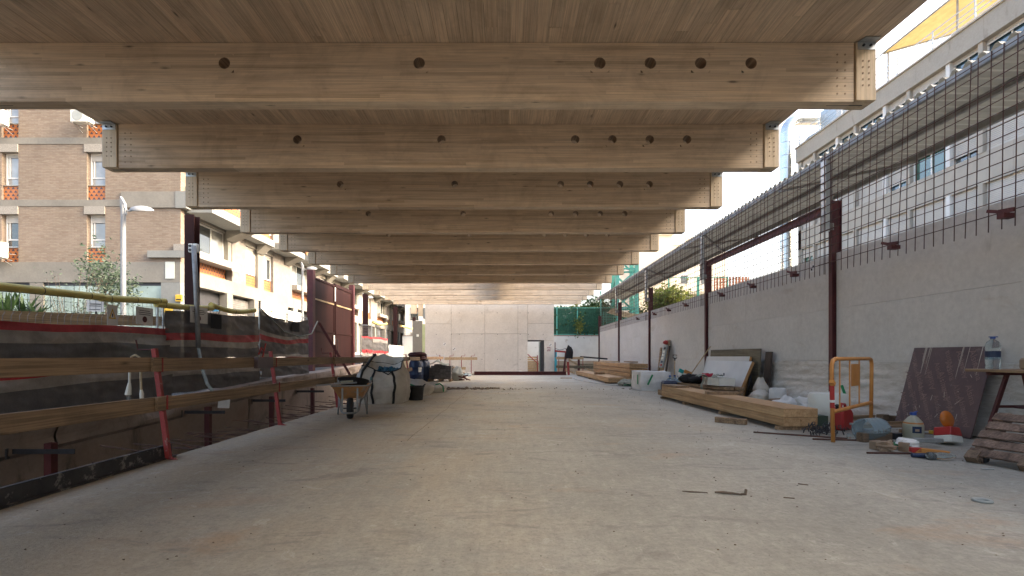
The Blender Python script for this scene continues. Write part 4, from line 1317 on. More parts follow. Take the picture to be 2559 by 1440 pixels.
fence_panel(25.4, 28.6, 'site fence panel beyond the gate with a yellow foam tube near a white globe', [(25.6, 28.6, 2.86, 2.98, .08)], 2.8, 2.95, 5)
fence_panel(33.5, 37.0, 'far site fence panel with yellow foam tubes, left one', [(32.6, 34.8, 3.1, 3.14, 0), (34.9, 37.1, 3.12, 3.2, .03)], 3.1, 3.15, 6)
fence_panel(37.1, 40.6, 'far site fence panel with yellow foam tubes, right one', [(37.1, 40.5, 3.16, 3.2, .06)], 3.15, 3.2, 7)
B1 = [(0, 1), (.10, 2), (.25, 0), (.62, 0)]
tarp(3.0, 6.45, 1.50, .82, [(0, 1), (.16, 2), (.38, 0)], 'striped tarp outside the left photo edge, upper strip', 1)
tarp(6.4, 10.0, lambda u: 1.53 + .10 * u, lambda u: .66, [(0, 1), (.14, 2), (.34, 0)], 'nearest striped tarp on the fence, upper strip with red hem', 2)
tarp(3.0, 6.5, .84, .14, [(0, 1), (.2, 2), (.45, 0)], 'striped tarp outside the left photo edge, lower strip', 3, FXX + .09)
tarp(6.4, 10.0, lambda u: .80 + .14 * u, lambda u: .10 + .12 * u, [(0, 1), (.12, 2), (.36, 0)], 'nearest striped tarp on the fence, lower strip behind the guard rail', 4, FXX + .10)
tarp(9.86, 13.62, lambda u: 2.0 + .16 * u, lambda u: 1.0, [(0, 0), (.46, 1), (.62, 2), (.76, 0)], 'dark tarp with red stripe behind the grey leaning pole', 5)
tarp(9.9, 13.6, lambda u: .99, lambda u: .28, [(0, 1), (.2, 2), (.5, 0)], 'lower striped tarp on the fence behind the grey leaning pole', 6, FXX + .08)
tarp(13.66, 17.05, lambda u: 2.36 - .22 * math.sin(u * PI), lambda u: 1.02, [(0, 0), (.42, 2), (.5, 1), (.62, 0), (.9, 2)], 'drooping dark tarp with red stripe left of the brown gate', 7)
tarp(13.66, 17.0, lambda u: 1.03, lambda u: .45, [(0, 1), (.25, 0)], 'lower dark tarp left of the brown gate', 8, FXX + .08)
tarp(23.4, 25.3, 2.05, .85, [(0, 1), (.06, 0), (.55, 1), (.68, 2), (.8, 0)], 'dark striped tarp just beyond the brown gate', 9)
tarp(25.35, 28.6, 2.1, .85, [(0, 1), (.1, 2), (.22, 0), (.58, 1), (.70, 2), (.82, 0)], 'striped tarp with pale band beyond the gate, below the globe', 10)
tarp(33.5, 36.9, 2.3, 1.1, [(0, 2), (.08, 0), (.55, 1), (.7, 2), (.8, 0)], 'far greyish striped tarp left of the pale pillar', 11)
tarp(37.1, 40.5, 2.4, 1.2, [(0, 1), (.12, 2), (.25, 0), (.55, 1), (.68, 2), (.8, 0)], 'farthest striped tarp beside the pale pillar', 12)
tag(MB().grid(lambda u, w: (FXX + .05 + .03 * mnoise.noise(Vector((u * 5, w * 4, 2))), 28.9 + u * 4.2, 1.75 - w * .95), 20, 8).build('white_tarp', PAPER, fixn=False), 'plain white tarp on the fence between the far striped ones', 'tarp')
tag(MB().bar((-7.45, 6.2, 1.58), (-7.45, 10.6, 1.82), .03, .2).build('hoarding_board', W_PALE), 'long pale hoarding board lying behind the nearest fence panel', 'board')
# notices on the fence
def notice(y, z, w, h, label, mat=PAPER, marks=None, x=FXX + .028):
    t = thing('notice', label, 'notice', (x, y, z), (0, 0, 0), 'notices on the site fence')
    MB().box(0, -w / 2, -h / 2, .004, w / 2, h / 2).build('sheet', mat, t)
    if marks: marks(t, w, h)
    return t
def lines(n, top=.35):
    def f(t, w, h):
        m = MB()
        for i in range(n):
            L = w * rnd.uniform(.5, .8)
            z = h * top - i * h * .11
            m.box(.0045, -L / 2, z - h * .018, .0055, L / 2, z + h * .018)
        m.build('print_lines', BLACK_IN, t)
    return f
def tri_mark(t, w, h):
    MB().prism([(-w * .36, -h * .18), (w * .36, -h * .18), (0, h * .34)], lambda a, b: (.0045, a, b), lambda a, b: (.006, a, b)).build('triangle', YELLOW_SG, t)
    MB().prism([(-w * .2, -h * .12), (w * .2, -h * .12), (0, h * .2)], lambda a, b: (.0065, a, b), lambda a, b: (.007, a, b)).build('triangle', PAPER, t)
    MB().box(.0072, -.012, -h * .08, .0078, .012, h * .08).build('bang', BLACK_IN, t)
def badge(t, w, h):
    lines(3, .3)(t, w, h)
    MB().lathe([(0, 0), (.06, 0), (.06, .002), (0, .002)], 16, (.0045, 0, -h * .2), (0, PI / 2, 0)).build('badge', RED_OX, t)
p = at(271, 788, 8.58); notice(8.58, p.z, .22, .36, 'paper notice with yellow warning triangle on the nearest fence panel', PAPER, tri_mark)
p = at(358, 790, 9.35); notice(9.35, p.z, .44, .33, 'wide faded paper notice right of the warning triangle', PAPER, badge)
p = at(479, 788, 10.9); notice(10.9, p.z, .62, .36, 'pale notice with red badge in front of the brown column', PAPER, badge, FXX + .10)
p = at(528, 804, 11.5); notice(11.5, p.z, .42, .34, 'black sheet on the tarp right of the badge notice', CLOTH_BK, None, FXX + .13)
p = at(732, 818, 15.9); notice(15.9, p.z, .55, .3, 'black square sheet on the tarp left of the gate', CLOTH_BK, None, FXX + .12)
tag(MB().tube([(FXX + .06, 13.75, 2.4), (FXX + .18, 14.9, 1.82), (FXX + .2, 16.0, 1.70), (FXX + .2, 17.0, 1.85), (FXX - .1, 18.3, 2.38)], .022, 6).build('grey_strap', CLOTH_GY), 'grey strap drooping from the fence to the brown gate', 'strap')
wt = thing('paper_sign', 'white handwritten paper sign on a stake behind the nearest fence', 'sign', (at(238, 765, 9.6).x, 9.6, at(238, 765, 9.6).z))
MB().obox((0, 0, 0), (.27, .004, .22), (0, 0, .4)).build('sheet', PAPER, wt)
MB().box(-.012, .004, -1.4, .012, .03, .08).build('stake', DARKSTEEL, wt)
m = MB()
for i in range(5): m.obox((rnd.uniform(-.02, .02), -.004, .07 - i * .035), (.18, .003, .012), (0, 0, .4))
m.build('handwriting', BLACK_IN, wt)
# debris seen in the gap between the fences
for i in range(5):
    tag(MB().obox((-7.5, 13.9 + rnd.uniform(-.2, .2), .50 + i * .16), (.9, 1.0, .07), (0, 0, rnd.uniform(-.2, .2))).build('wood_pallet_stack', W_PLANK), ('bottom', 'second lowest', 'middle', 'second highest', 'top')[i] + ' board of the wood stack seen in the fence gap', 'wood board', 'boards in the fence gap')
tag(MB().tube([(-6.88, 13.5, 1.1), (-6.85, 13.6, 1.3), (-6.86, 13.75, 1.2), (-6.85, 13.85, 1.42), (-6.87, 13.7, 1.02)], .02, 6).build('warning_tape', RED_PL), 'knotted red and white warning tape in the fence gap', 'tape')

# brown columns and the gate
for i, (y, h, x) in enumerate(((11.28, 4.33, -7.3), (25.3, 4.3, -7.3), (32.2, 4.35, -7.3), (38.8, 4.2, -7.3))):
    t = thing('brown_column', ('tall dark brown steel column in front of the brick building', 'brown steel column beyond the gate', 'distant brown steel column between far foam tubes', 'farthest brown steel column beside the pale pillar')[i], 'column', (x, y, 0), group='brown steel columns on the street side')
    m = MB()
    m.box(-.11, -.11, st(y) - .3, .11, -.095, h).box(-.11, .095, st(y) - .3, .11, .11, h).box(-.006, -.0945, st(y) - .3, .006, .0945, h)
    m.build('column_shaft', GATE_BR, t)
lt = thing('site_floodlight', 'small double work light clamped on the tall brown column', 'lamp', (-7.17, 11.13, at(486, 620, 11.1).z))
for dx, mt in ((-.05, DARKSTEEL), (.055, WHITE_PL)):
    h_ = MB().box(dx - .045, -.05, -.1, dx + .045, .05, .1).build('lamp_housing', WHITE_PL, lt, bevel=.01)
    for dz in (-.045, .045): MB().lathe([(0, 0), (.032, 0), (.03, .012), (0, .016)], 10, (dx, -.05, dz), (PI / 2, 0, 0)).build('lens', mt, h_)
pl = thing('grey_pole', 'grey galvanised conduit pole bending down to the trench before the striped tarp', 'pole', (0, 0, 0))
a = at(484, 615, 11.0); b = at(496, 870, 10.6); c = at(505, 920, 10.3); d_ = at(540, 990, 9.4)
MB().tube([(a.x, a.y, a.z), (at(489, 700, 10.9)), b], .05, 8).build('pole_tube', GALV_D, pl, smooth=True)
MB().tube([b, c, at(518, 960, 9.8), d_], .033, 8).build('flexible_hose', CLOTH_GY, pl, smooth=True)
tag(MB().obox(at(560, 1005, 9.6), (.2, .03, .24), (.2, .1, .5)).build('torn_sheet', PAPER), 'torn white sheet caught at the trench edge near the grey hose', 'sheet')

gt = thing('site_gate', 'tall dark brown double steel gate on the street side', 'gate', (-7.3, 18.2, 0))
for y, w in ((0, .12), (4.85, .1)):
    MB().box(-.11, y - w, st(18) - .2, .11, y + w, 4.30 + y * .03).build('post', RED_OX, gt)
for (a, b) in ((.14, 2.40), (2.50, 4.72)):
    lf = MB().box(-.02, a, .62, .02, b, 4.1 + .07 * (a > 1)).build('gate_leaf', GATE_BR, gt)
    for z in (.66, 2.05, 4.05): MB().box(.021, a + .02, z - .035, .05, b - .02, z + .035).build('frame_bar', GATE_BR, lf)
    for y in (a + .05, b - .05): MB().box(.0215, y - .03, .70, .045, y + .03, 4.0).build('stile', GATE_BR, lf)
    MB().box(.051, a + .1, 3.22, .058, b - .1, 3.28).build('stripe', W_PALE, lf)
MB().box(.03, 2.41, 3.4, .06, 2.49, 4.0).build('strip_gap', WHITE, gt)
MB().box(.055, 2.2, 1.55, .075, 2.36, 1.95).build('lock_plate', PAPER, gt)
MB().tube([(.06, 2.62, .9), (.1, 2.62, .95), (.1, 2.62, 1.75), (.06, 2.62, 1.8)], .014, 6).build('handle', DARKSTEEL, gt)
MB().bar((.14, .4, 2.35), (1.5, .95, -.25), .09, .09).build('prop', RED_OX, gt)

# ------------------------------------------------------------------ street lamps
def lamp(loc, h, label, s=1.0):
    t = thing('street_lamp', label, 'street lamp', loc, group='street lamps')
    MB().tube([(0, 0, 0), (0, 0, h - .25)], [.075 * s, .065 * s], 12).prism([(-.065 * s, -.35), (.065 * s, -.35), (.065 * s, -.22), (-.065 * s, 0)], lambda a, b: (a, -.05, h + b), lambda a, b: (a, .05, h + b)).build('pole', LAMPGREY, t, smooth=True, autos=30)
    MB().tube([(.06, 0, h - .42), (.2, 0, h - .44), (.34, 0, h - .40)], .022, 8).box(.055, -.04, h - .55, .09, .04, h - .35).build('arm', LAMPGREY, t)
    hd = MB().lathe([(.0, .14), (.12, .125), (.22, .085), (.27, .03), (.275, 0), (.25, -.012), (0, -.012)], 22, (.56, 0, h - .42), (.30, .05, 0), sx=1.15).build('lamp_head', LAMPGREY, t, smooth=True, autos=45)
    MB().lathe([(.0, -.002), (.21, 0), (.21, .004), (0, .004)], 20, (.56, -.006, h - .437), (.30, .05, 0), sx=1.15).build('lens', CLEAR, hd)
    return t
lamp((-11.45, 14.5, st(14.5)), 5.85 - st(14.5), 'grey street lamp in front of the brick facade')
lamp((-12.15, 29.0, st(29)), 6.72 - st(29), 'grey street lamp behind the brown gate')
lamp((-12.6, 43.0, st(43)), 6.7 - st(43), 'distant thin street lamp beyond the gate')
gl = thing('globe_lamp', 'white globe lamp above the far striped tarps', 'lamp', (at(947, 813, 31).x, 31, st(31)))
MB().cyl((0, 0, 0), (0, 0, 1.9), .04).build('pole', LAMPGREY, gl)
MB().blob((0, 0, at(947, 813, 31).z - st(31)), .28, 14, 10, 1, .03).build('globe', CREAM, gl, smooth=True)
# ------------------------------------------------------------------ brick corner building on the left
BY = 23.1
PXM = BY / FPX
def bx(px): return (px - CX) * PXM
def bz(py): return EYE + (HY - py) * PXM
bb = thing('brick_building', 'tan brick apartment building with orange zigzag tile panels at the left', 'building', (0, BY, 0))
XC = -15.5
cols = [(bx(-214), bx(-167)), (bx(4), bx(46)), (bx(217), bx(263))]
floors = [5.56, 8.53, 11.50, 14.47]
wl = MB()
xs = [-34.0]
for a, b in cols: xs += [a, b]
xs += [XC]
for i in range(0, len(xs), 2):
    wl.box(xs[i], 0, 5.56, xs[i + 1], .38, 17.6)
for a, b in cols:
    wl.box(a - .001, .30, 5.56, b + .001, .38, 17.5)
wl.build('brick_wall', BRICK, bb)
MB().box(-34, .385, -.2, XC - .4, 12, 17.5).build('core', C_BAND, bb)
tilep = None; cw = {}
for f in floors:
    MB().box(-34, -.025, f + 2.66, bx(305) if f < 6 else XC, .03, f + 2.97).build('string_course', C_BAND, bb)
    for a, b in cols:
        w = b - a
        MB().box(a, .10, f + .02, b, .16, f + .68).build('tile_panel', TILE, bb)
        MB().box(a, .06, f + .68, b, .22, f + .72).build('sill', C_BAND, bb)
        MB().box(a - .1, -.05, f + 2.28, b, .26, f + 2.655).build('lintel', C_AGG, bb)
        fr_ = MB()
        z0, z1 = f + .72, f + 2.28
        fr_.box(a + .02, .20, z0, a + .08, .28, z1).box(b - .07, .20, z0, b - .005, .28, z1).box(a + .08, .20, z0, b - .07, .28, z0 + .06).box(a + .08, .20, z1 - .07, b - .07, .28, z1).box(a + .081, .21, z0 + .36, b - .071, .27, z0 + .42).box(a + .16, .205, z0 + .42, a + .20, .265, z1 - .07)
        wi = fr_.build('window', ALU_W, bb)
        MB().box(a + .05, .245, z0 + .03, b - .05, .255, z1 - .04).build('pane', PANE_C if rnd.random() < .6 else PANE, wi)
        dr = rnd.choice((.15, .25, .35))
        s_ = MB()
        for q in range(int(dr * 16)):
            s_.box(a + .085, .19, z1 - .07 - q * .06 - .055, b - .075, .204, z1 - .07 - q * .06)
        s_.build('shutter', SHUT, wi)
MB().box(bx(305), -.07, bz(520), bx(441), .1, bz(480)).build('corner_beam', C_BAND, bb)
MB().box(bx(441) + .003, -.09, bz(521), bx(468), .6, bz(479.5)).build('painted_beam_end', C_WHITE, bb)
MB().box(bx(374), -.16, bz(645), bx(470), -.001, bz(628)).build('corner_ledge', C_WHITE, bb)
MB().box(bx(439), -.10, bz(634), bx(470), -.001, bz(612)).box(bx(439), -.16, bz(627.8), bx(470), -.101, bz(612)).build('aggregate_block', C_AGG, bb)
# ground storey of the corner building
MB().box(-34, -.03, bz(706), XC, .36, 5.555).build('base_band', C_BAND, bb)
MB().box(bx(404), -.045, .2, XC + .02, .3, bz(706.5)).build('corner_pillar', C_WHITE, bb)
MB().box(bx(75), -.02, .2, bx(108), .3, bz(706.5)).build('pillar', C_BAND, bb)
MB().box(bx(-190), -.02, .2, bx(-150), .3, bz(706.5)).build('pillar', C_BAND, bb)
for a, b, n in ((bx(108), bx(404), 4), (bx(-150), bx(75), 3)):
    w = (b - a) / n
    for i in range(n):
        MB().box(a + i * w + .02, .06, .3, a + (i + 1) * w - .02, .08, bz(714)).build('storefront_pane', MINT, bb)
    MB().box(a, .05, bz(714) + .003, b, .12, bz(707)).build('storefront_head', DARKSTEEL, bb)
MB().box(-34, .2, .1, XC, .35, bz(707)).build('storefront_back', C_BAND, bb)
MB().box(bx(415), -.06, bz(697), bx(438), -.046, bz(655)).build('pale_panel', M('pale green panel', (.56, .60, .56), (.48, .52, .48), .7, 2), bb)

def ac(px0, px1, py0, py1, label):
    x0, x1 = bx(px0), bx(px1); z0, z1 = bz(py1), bz(py0)
    t = thing('air_conditioner', label, 'air conditioner', (x0, BY, z0), group='wall air conditioners')
    w, h = x1 - x0, z1 - z0
    MB().box(0, -.62, 0, w, -.30, h).build('casing', WHITE_PL, t, bevel=.02)
    MB().lathe([(.0, 0), (min(w, h) * .42, 0), (min(w, h) * .43, .01), (0, .012)], 20, (w * .38, -.622, h * .52), (PI / 2, 0, 0)).build('fan_grille', GREYPAINT, t)
    for xb in (.1, w - .1):
        MB().bar((xb, -.66, -.03), (xb, -.05, -.03), .025, .03).bar((xb, -.55, -.05), (xb, -.05, -.27), .02, .02).build('bracket', GALV_D, t)
    MB().tube([(w - .01, -.4, h * .4), (w + .05, -.3, h * .3), (w + .04, -.03, h * .35)], .014, 6).build('pipe', GALV_D, t)
    return t
ac(-6, 40, 289, 325, 'white air conditioner under the topmost window at the left edge')
ac(204, 250, 289, 320, 'white air conditioner left of the second beam end block')
a3 = ac(-8, 38, 612, 650, 'lowest white air conditioner with small red mark at the left edge')
MB().prism([(.44, .52), (.50, .60), (.56, .52)], lambda a, b: (a, -.624, b), lambda a, b: (a, -.621, b)).build('red_mark', RED_PL, a3)

# ------------------------------------------------------------------ street facade with repeating bays
sf = thing('street_building', 'long concrete and stucco street building with orange tiles receding at the left', 'building', (XC, 0, 0))
def pane_win(y0, y1, z0, z1, n, x=-.02, shut=0.0, top=.0):
    f = MB()
    f.box(x - .05, y0, z0, x, y0 + .06, z1).box(x - .05, y1 - .06, z0, x, y1, z1).box(x - .05, y0 + .06, z0, x, y1 - .06, z0 + .07).box(x - .05, y0 + .06, z1 - .07, x, y1 - .06, z1)
    for i in range(1, n):
        y = y0 + (y1 - y0) * i / n
        f.box(x - .045, y - .035, z0 + .07, x - .002, y + .035, z1 - .07)
    w = f.build('window', ALU_W, sf)
    for i in range(n):
        a = y0 + (y1 - y0) * i / n; b = y0 + (y1 - y0) * (i + 1) / n
        MB().box(x - .035, a + .04, z0 + .04, x - .028, b - .04, z1 - .04).build('pane', PANE_C if (i + int(y0)) % 2 else PANE, w)
    if shut:
        s_ = slats(y1 - y0 - .13, (z1 - z0 - .14) * shut).build('shutter', SHUT, w, (x - .02, y0 + .065, z1 - .07 - (z1 - z0 - .14) * shut), fixn=False)
    return w
MB().box(-11, 23.49, -.2, -.36, 100, 17.0).build('core', C_BAND, sf)
stag = 0
for mod in range(6):
    m0 = 23.45 + mod * 11.7
    MB().box(-.32, m0, 4.55, .10, m0 + 11.7 - .01, 5.28).build('ground_beam', C_BAND, sf)
    for f in (5.28, 8.30, 11.3):
        full = mod < 3
        # bay window with planter ledge
        MB().box(-.34, m0, f, -.26, m0 + 3.75, f + .62).build('tile_panel', TILE, sf)
        MB().box(-.30, m0 - .05, f + .63, .42, m0 + 3.9, f + .98).build('planter_ledge', C_AGG, sf)
        MB().box(.425, m0 + 3.2, f + .50, .44, m0 + 3.95, f + .85).build('ledge_end', C_WHITE, sf)
        pane_win(m0 + .1, m0 + 3.5, f + 1.0, f + 2.62, 3, -.2)
        MB().box(-.3, m0 + 3.52, f + .99, .05, m0 + 3.85, f + 2.9).build('bay_pier', C_BAND, sf)
        MB().box(-.3, m0, f + 2.63, .02, m0 + 3.51, f + 2.9).build('bay_head', C_BAND, sf)
        # stucco panels, shuttered window, small window
        MB().box(-.3, m0 + 3.9, f + .01, .06, m0 + 5.35, f + 2.9).build('stucco_panel', STUCCO, sf)
        for (a, b, sh_) in ((5.38, 6.75, .98), (7.55, 8.75, .12)):
            MB().box(-.22, m0 + a, f + .01, -.12, m0 + b, f + .72).build('tile_panel', TILE, sf)
            pane_win(m0 + a, m0 + b, f + .78, f + 2.4, 2 if sh_ < .5 else 1, -.12, sh_)
            MB().box(-.3, m0 + a, f + 2.41, .03, m0 + b, f + 2.9).build('window_head', C_AGG, sf)
        MB().box(-.3, m0 + 6.77, f + .01, .05, m0 + 7.53, f + 2.9).build('pier', C_BAND, sf)
        MB().box(-.3, m0 + 8.77, f + .01, .06, m0 + 11.6, f + 2.9).build('stucco_panel', STUCCO, sf)
        # projecting concrete slabs above
        MB().box(-.3, m0, f + 2.905, .12, m0 + 11.65, f + 3.0).build('floor_band', C_WHITE, sf)
        for (a, b, w) in ((-.1, 4.1, 1.35), (4.6, 7.4, .8), (7.9, 11.2, 1.15)):
            MB().box(.125, m0 + a, f + 2.72, w, m0 + b, f + 3.12).build('balcony_slab', C_WHITE, sf)
            MB().prism([(.125, f + 2.2), (.125, f + 2.715), (w - .1, f + 2.715)], lambda p, q, a=a, b=b: (p, m0 + b - .9, q), lambda p, q, a=a, b=b: (p, m0 + b - .05, q)).build('bracket', C_BAND, sf)
            MB().box(w - .35, m0 + a + .1, f + 3.125, w - .28, m0 + b - .1, f + 3.7).build('tile_parapet', TILE, sf)
    # ground floor openings
    for y, w in ((0, .7), (3.3, .55), (6.2, .5), (10.3, .5)):
        MB().box(-.3, m0 + y, .2, .13, m0 + y + w, 4.54).build('column', C_WHITE if y == 0 else C_BAND, sf)
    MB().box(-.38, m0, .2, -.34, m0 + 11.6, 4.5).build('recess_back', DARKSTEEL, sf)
    MB().box(-.3, m0 + .72, .5, -.24, m0 + 1.2, 4.4).build('door_jamb', C_BAND, sf)
    rs = MB()
    for i in range(34):
        rs.box(-.28, m0 + 3.86, .5 + i * .115, -.25, m0 + 6.19, .5 + i * .115 + .10)
    rs.build('roller_shutter', SHUT_G, sf)
# graffiti on the first roller shutter
gr = MB()
def stroke(pts, o):
    gr.tube([(XC - .235, 27.45 + o + p * .62, 3.35 + q * .62) for p, q in pts], .03, 5)
stroke([(.5 + .4 * math.cos(a), .5 + .5 * math.sin(a)) for a in [.7 + i * .45 for i in range(12)]], 0)
stroke([(0, 0), (0, 1), (.4, .95), (.45, .65), (0, .5), (.5, 0)], .62)
stroke([(.3 + .3 * math.cos(a), .5 + .5 * math.sin(a)) for a in [i * .52 for i in range(13)]], 1.0)
stroke([(.45, .95), (.1, .85), (.1, .6), (.45, .4), (.42, .1), (.05, .02)], 1.45)
stroke([(-.1, 1.5), (.9, 1.15), (2, 1.3), (2.6, 1.05)], 0)
gr.build('graffiti', GREYPAINT, sf)
# shop signs
def shop_sign(y0, y1, z0, z1, label, x):
    t = thing('shop_sign', label, 'sign', (XC + x, (y0 + y1) / 2, (z0 + z1) / 2), (0, 0, 0), 'white shop signs')
    w, h = y1 - y0, z1 - z0
    MB().box(0, -w / 2, -h / 2, .08, w / 2, h / 2).build('panel', WHITE, t)
    for txt, dx, mt in (('c', -.30, GREYPAINT), ('a', -.12, M('leaf green', (.28, .50, .08), None, .6)), ('r', .04, GREYPAINT), ('e', .19, GREYPAINT)):
        tm = text_mb(txt, h * .62, .01, .2)
        o = merge(MB(), tm, Matrix.Translation((.087, dx * w * .62 - .06 * w, -.05 * h)) @ Euler((PI / 2, 0, PI / 2)).to_matrix().to_4x4()).build('letter', mt, t, fixn=False)
    MB().prism([(0, 0), (.10, .06), (.16, .2), (.04, .13)], lambda a, b: (.083, w * .22 + a * h, h * .12 + b * h), lambda a, b: (.088, w * .22 + a * h, h * .12 + b * h)).build('leaf_mark', M('leaf green', (.28, .50, .08), None, .6), t)
    return t
shop_sign(30.35, 33.75, 3.62, 4.50, 'large white shop sign reading care on the street building', .14)
shop_sign(33.95, 36.1, 3.58, 4.28, 'smaller white shop sign reading care, further along the street building', .20)
ab = thing('alarm_box', 'yellow alarm box on the pale corner pillar', 'alarm box', (bx(451), BY - .06, bz(746)))
MB().box(-.16, -.08, -.16, .16, 0, .16).build('casing', YELLOW_SG, ab, bevel=.015)
MB().box(-.12, -.085, -.1, .12, -.081, -.04).build('label_strip', BLACK_IN, ab)
bs = tag(MB().box(-.15, 0, -.12, .15, .02, .12).build('blue_plate', M('blue plate', (.06, .25, .45), None, .5), None, at(538, 773, 25.6)), 'small blue square plate beside the shop door', 'sign')
yb = tag(MB().box(-.2, 0, -.15, .2, .02, .15).build('yellow_plate', YELLOW_SG, None, at(421, 773, 22.8)), 'small yellow plate low on the corner pillar', 'sign')

# pale end of the street: stepped white buildings, pillar
house('white_house', -12.8, -8.0, 62, 75, 9.5, M('white render', (.74, .72, .67), (.68, .66, .61), .9, 1), [(.6, 5.6, 1.8, 7.4), (2.6, 5.6, 3.8, 7.4), (.6, 2.4, 1.8, 4.2), (2.6, 2.4, 3.8, 4.2)], 'white house closing the street, left of the pale pillar')
house('white_house', -16.5, -12.9, 98, 110, 17.5, M('off white render', (.78, .76, .70), (.7, .68, .62), .9, 1), [(.8, 12.2, 2.0, 14.6)], 'tall off white house at the very end of the street')
pp = thing('concrete_pillar', 'pale weathered concrete pillar left of the end wall', 'pillar', (-5.4, 30.6, 0))
MB().box(-.45, 0, -.2, .15, .3, 3.3).build('shaft', C_BAND, pp)
MB().box(.16, .02, -.2, .4, .2, 3.1).build('green_strip', M('pale lime board', (.42, .46, .27), (.34, .38, .22), .8, 3), pp)
MB().box(-.2, -.03, 2.3, -.06, -.001, 2.45).build('switch_box', WHITE_PL, pp)
for i, (x, z, lab) in enumerate(((-5.55, 4.0, 'left pale timber post end hanging beside the end wall'), (-5.1, 3.85, 'right pale timber post end hanging beside the end wall'))):
    tag(MB().box(x - .16, 29.3, z - .35, x + .16, 29.6, z + .5).build('timber_block', W_BLOCK), lab, 'timber block')
tag(MB().box(-4.98, 29.3, 3.35, -4.74, 29.5, 4.0).build('grey_cabinet', GREYPAINT), 'small grey cabinet at the top left of the end wall', 'cabinet')

# ------------------------------------------------------------------ street plants
tree('young_tree', (-14.0, 17.0, st(17)), 5.1, .95, LEAF_G, 1500, 'thin young tree in front of the brick facade beside the lamp', seed=21, trunk=.05, zc=.60, leafs=.075, sz=1.75, nl=10)
def shrub(loc, h, label, seed, n=700):
    r = random.Random(seed)
    t = thing('shrub', label, 'shrub', loc, group='thin shrubs before the brick building')
    m = MB(); l = MB()
    for i in range(16):
        a = r.random() * 2 * PI; L = h * r.uniform(.6, 1)
        p1 = Vector((math.cos(a) * .15, math.sin(a) * .15, L * .4)); p2 = Vector((math.cos(a) * r.uniform(.3, .8), math.sin(a) * r.uniform(.2, .6), L))
        m.tube([(0, 0, 0), p1, p2], [.014, .009, .003], 4)
        for k in range(n // 16):
            q = p1.lerp(p2, r.uniform(.1, 1.1)) + Vector((r.gauss(0, .12), r.gauss(0, .12), r.gauss(0, .1)))
            s_ = r.uniform(.015, .032)
            u = Vector((r.gauss(0, 1), r.gauss(0, 1), r.gauss(0, 1))).normalized(); v_ = u.cross(Vector((r.gauss(0, 1), r.gauss(0, 1), r.gauss(0, 1)))).normalized()
            l.quad(q - u * s_, q + v_ * s_ * .6, q + u * s_, q - v_ * s_ * .6)
    m.build('stem', BARK, t); l.build('leaves', LEAF_G, t, fixn=False)
shrub((-11.6, 13.0, st(13)), 3.2, 'tall sparse shrub in front of the mint storefront, left of the lamp', 31)
shrub((-13.2, 13.6, st(13.6)), 2.4, 'lower sparse shrub nearest the pillar of the mint storefront', 32)
shrub((-10.2, 12.0, st(12)), 2.2, 'sparse shrub behind the white paper sign', 33, 500)
def agave(loc, label, seed, n=26, s=1.0):
    r = random.Random(seed)
    t = thing('agave', label, 'plant', loc, group='spiky plants behind the fence')
    for i in range(n):
        a = r.random() * 2 * PI; e = r.uniform(.25, 1.35); L = r.uniform(.55, .85) * s
        d = Vector((math.cos(a) * math.cos(e), math.sin(a) * math.cos(e), math.sin(e)))
        w = Vector((-math.sin(a), math.cos(a), 0)) * .045 * s
        m = MB()
        b_, c_ = d * L * .5 + Vector((0, 0, .03)), d * L
        m.quad(-w * .6, w * .6, b_ + w, b_ - w).tri(b_ - w, b_ + w, c_)
        m.build('leaf', LEAF_D, t, fixn=False)
p = at(20, 785, 11.0); agave((p.x, 11.0, p.z - .1), 'spiky agave at the left edge behind the fence', 41)
p = at(58, 788, 11.4); agave((p.x, 11.4, p.z - .1), 'spiky agave in the middle of the three behind the fence', 42)
p = at(92, 790, 11.2); agave((p.x, 11.2, p.z - .1), 'spiky agave nearest the storefront pillar', 43, 18, .8)
tag(MB().box(-13.5, 10.4, .2, -9.8, 12.2, at(58, 792, 11.4).z - .12).build('planter', C_BAND), 'long concrete planter under the spiky plants', 'planter')
# ------------------------------------------------------------------ wheelbarrow (its wheel points at the camera)
wb = thing('wheelbarrow', 'orange wheelbarrow with grey tube frame standing before the big white bag', 'wheelbarrow', (-2.60, 8.12, 0), (0, 0, rad(14)))
MB().lathe([(.10, -.045), (.155, -.05), (.172, -.035), (.178, 0), (.172, .035), (.155, .05), (.10, .045)], 26, (0, 0, .18), (0, PI / 2, 0)).build('tyre', BLACK_R, wb, smooth=True, autos=50)
rim = MB().lathe([(.02, -.05), (.06, -.03), (.098, -.035), (.098, .035), (.06, .03), (.02, .05)], 20, (0, 0, .18), (0, PI / 2, 0)).build('rim', GALV_D, wb)
MB().cyl((-.11, 0, .18), (.11, 0, .18), .012, 8).build('axle', DARKSTEEL, wb)
def tray():
    m = MB()
    bot = [(-.17, .10), (.17, .10), (.20, .62), (-.20, .62)]
    top = [(-.29, -.10), (.29, -.10), (.33, .88), (-.33, .88)]
    zb, zt = .33, .56
    for i in range(4):
        j = (i + 1) % 4
        for s_ in (0, 1):
            o = -.006 * s_
            a, b, c, d = bot[i], bot[j], top[j], top[i]
            k = 1 - .02 * s_
            m.quad((a[0] * k, a[1], zb + .004 * s_), (b[0] * k, b[1], zb + .004 * s_), (c[0] * k, c[1], zt), (d[0] * k, d[1], zt))
    m.quad(*[(p[0], p[1], zb) for p in bot])
    return m
tr_ = tray().build('tray', M('dirty orange tray', (.46, .23, .09), (.30, .17, .09), .6, 6, spots=(7, .56, (.28, .25, .21))), wb, fixn=False)
MB().tube([(-.29, -.10, .56), (.29, -.10, .56), (.33, .88, .56), (-.33, .88, .56), (-.29, -.10, .56)], .013, 6).build('rim_edge', GALV_D, tr_)
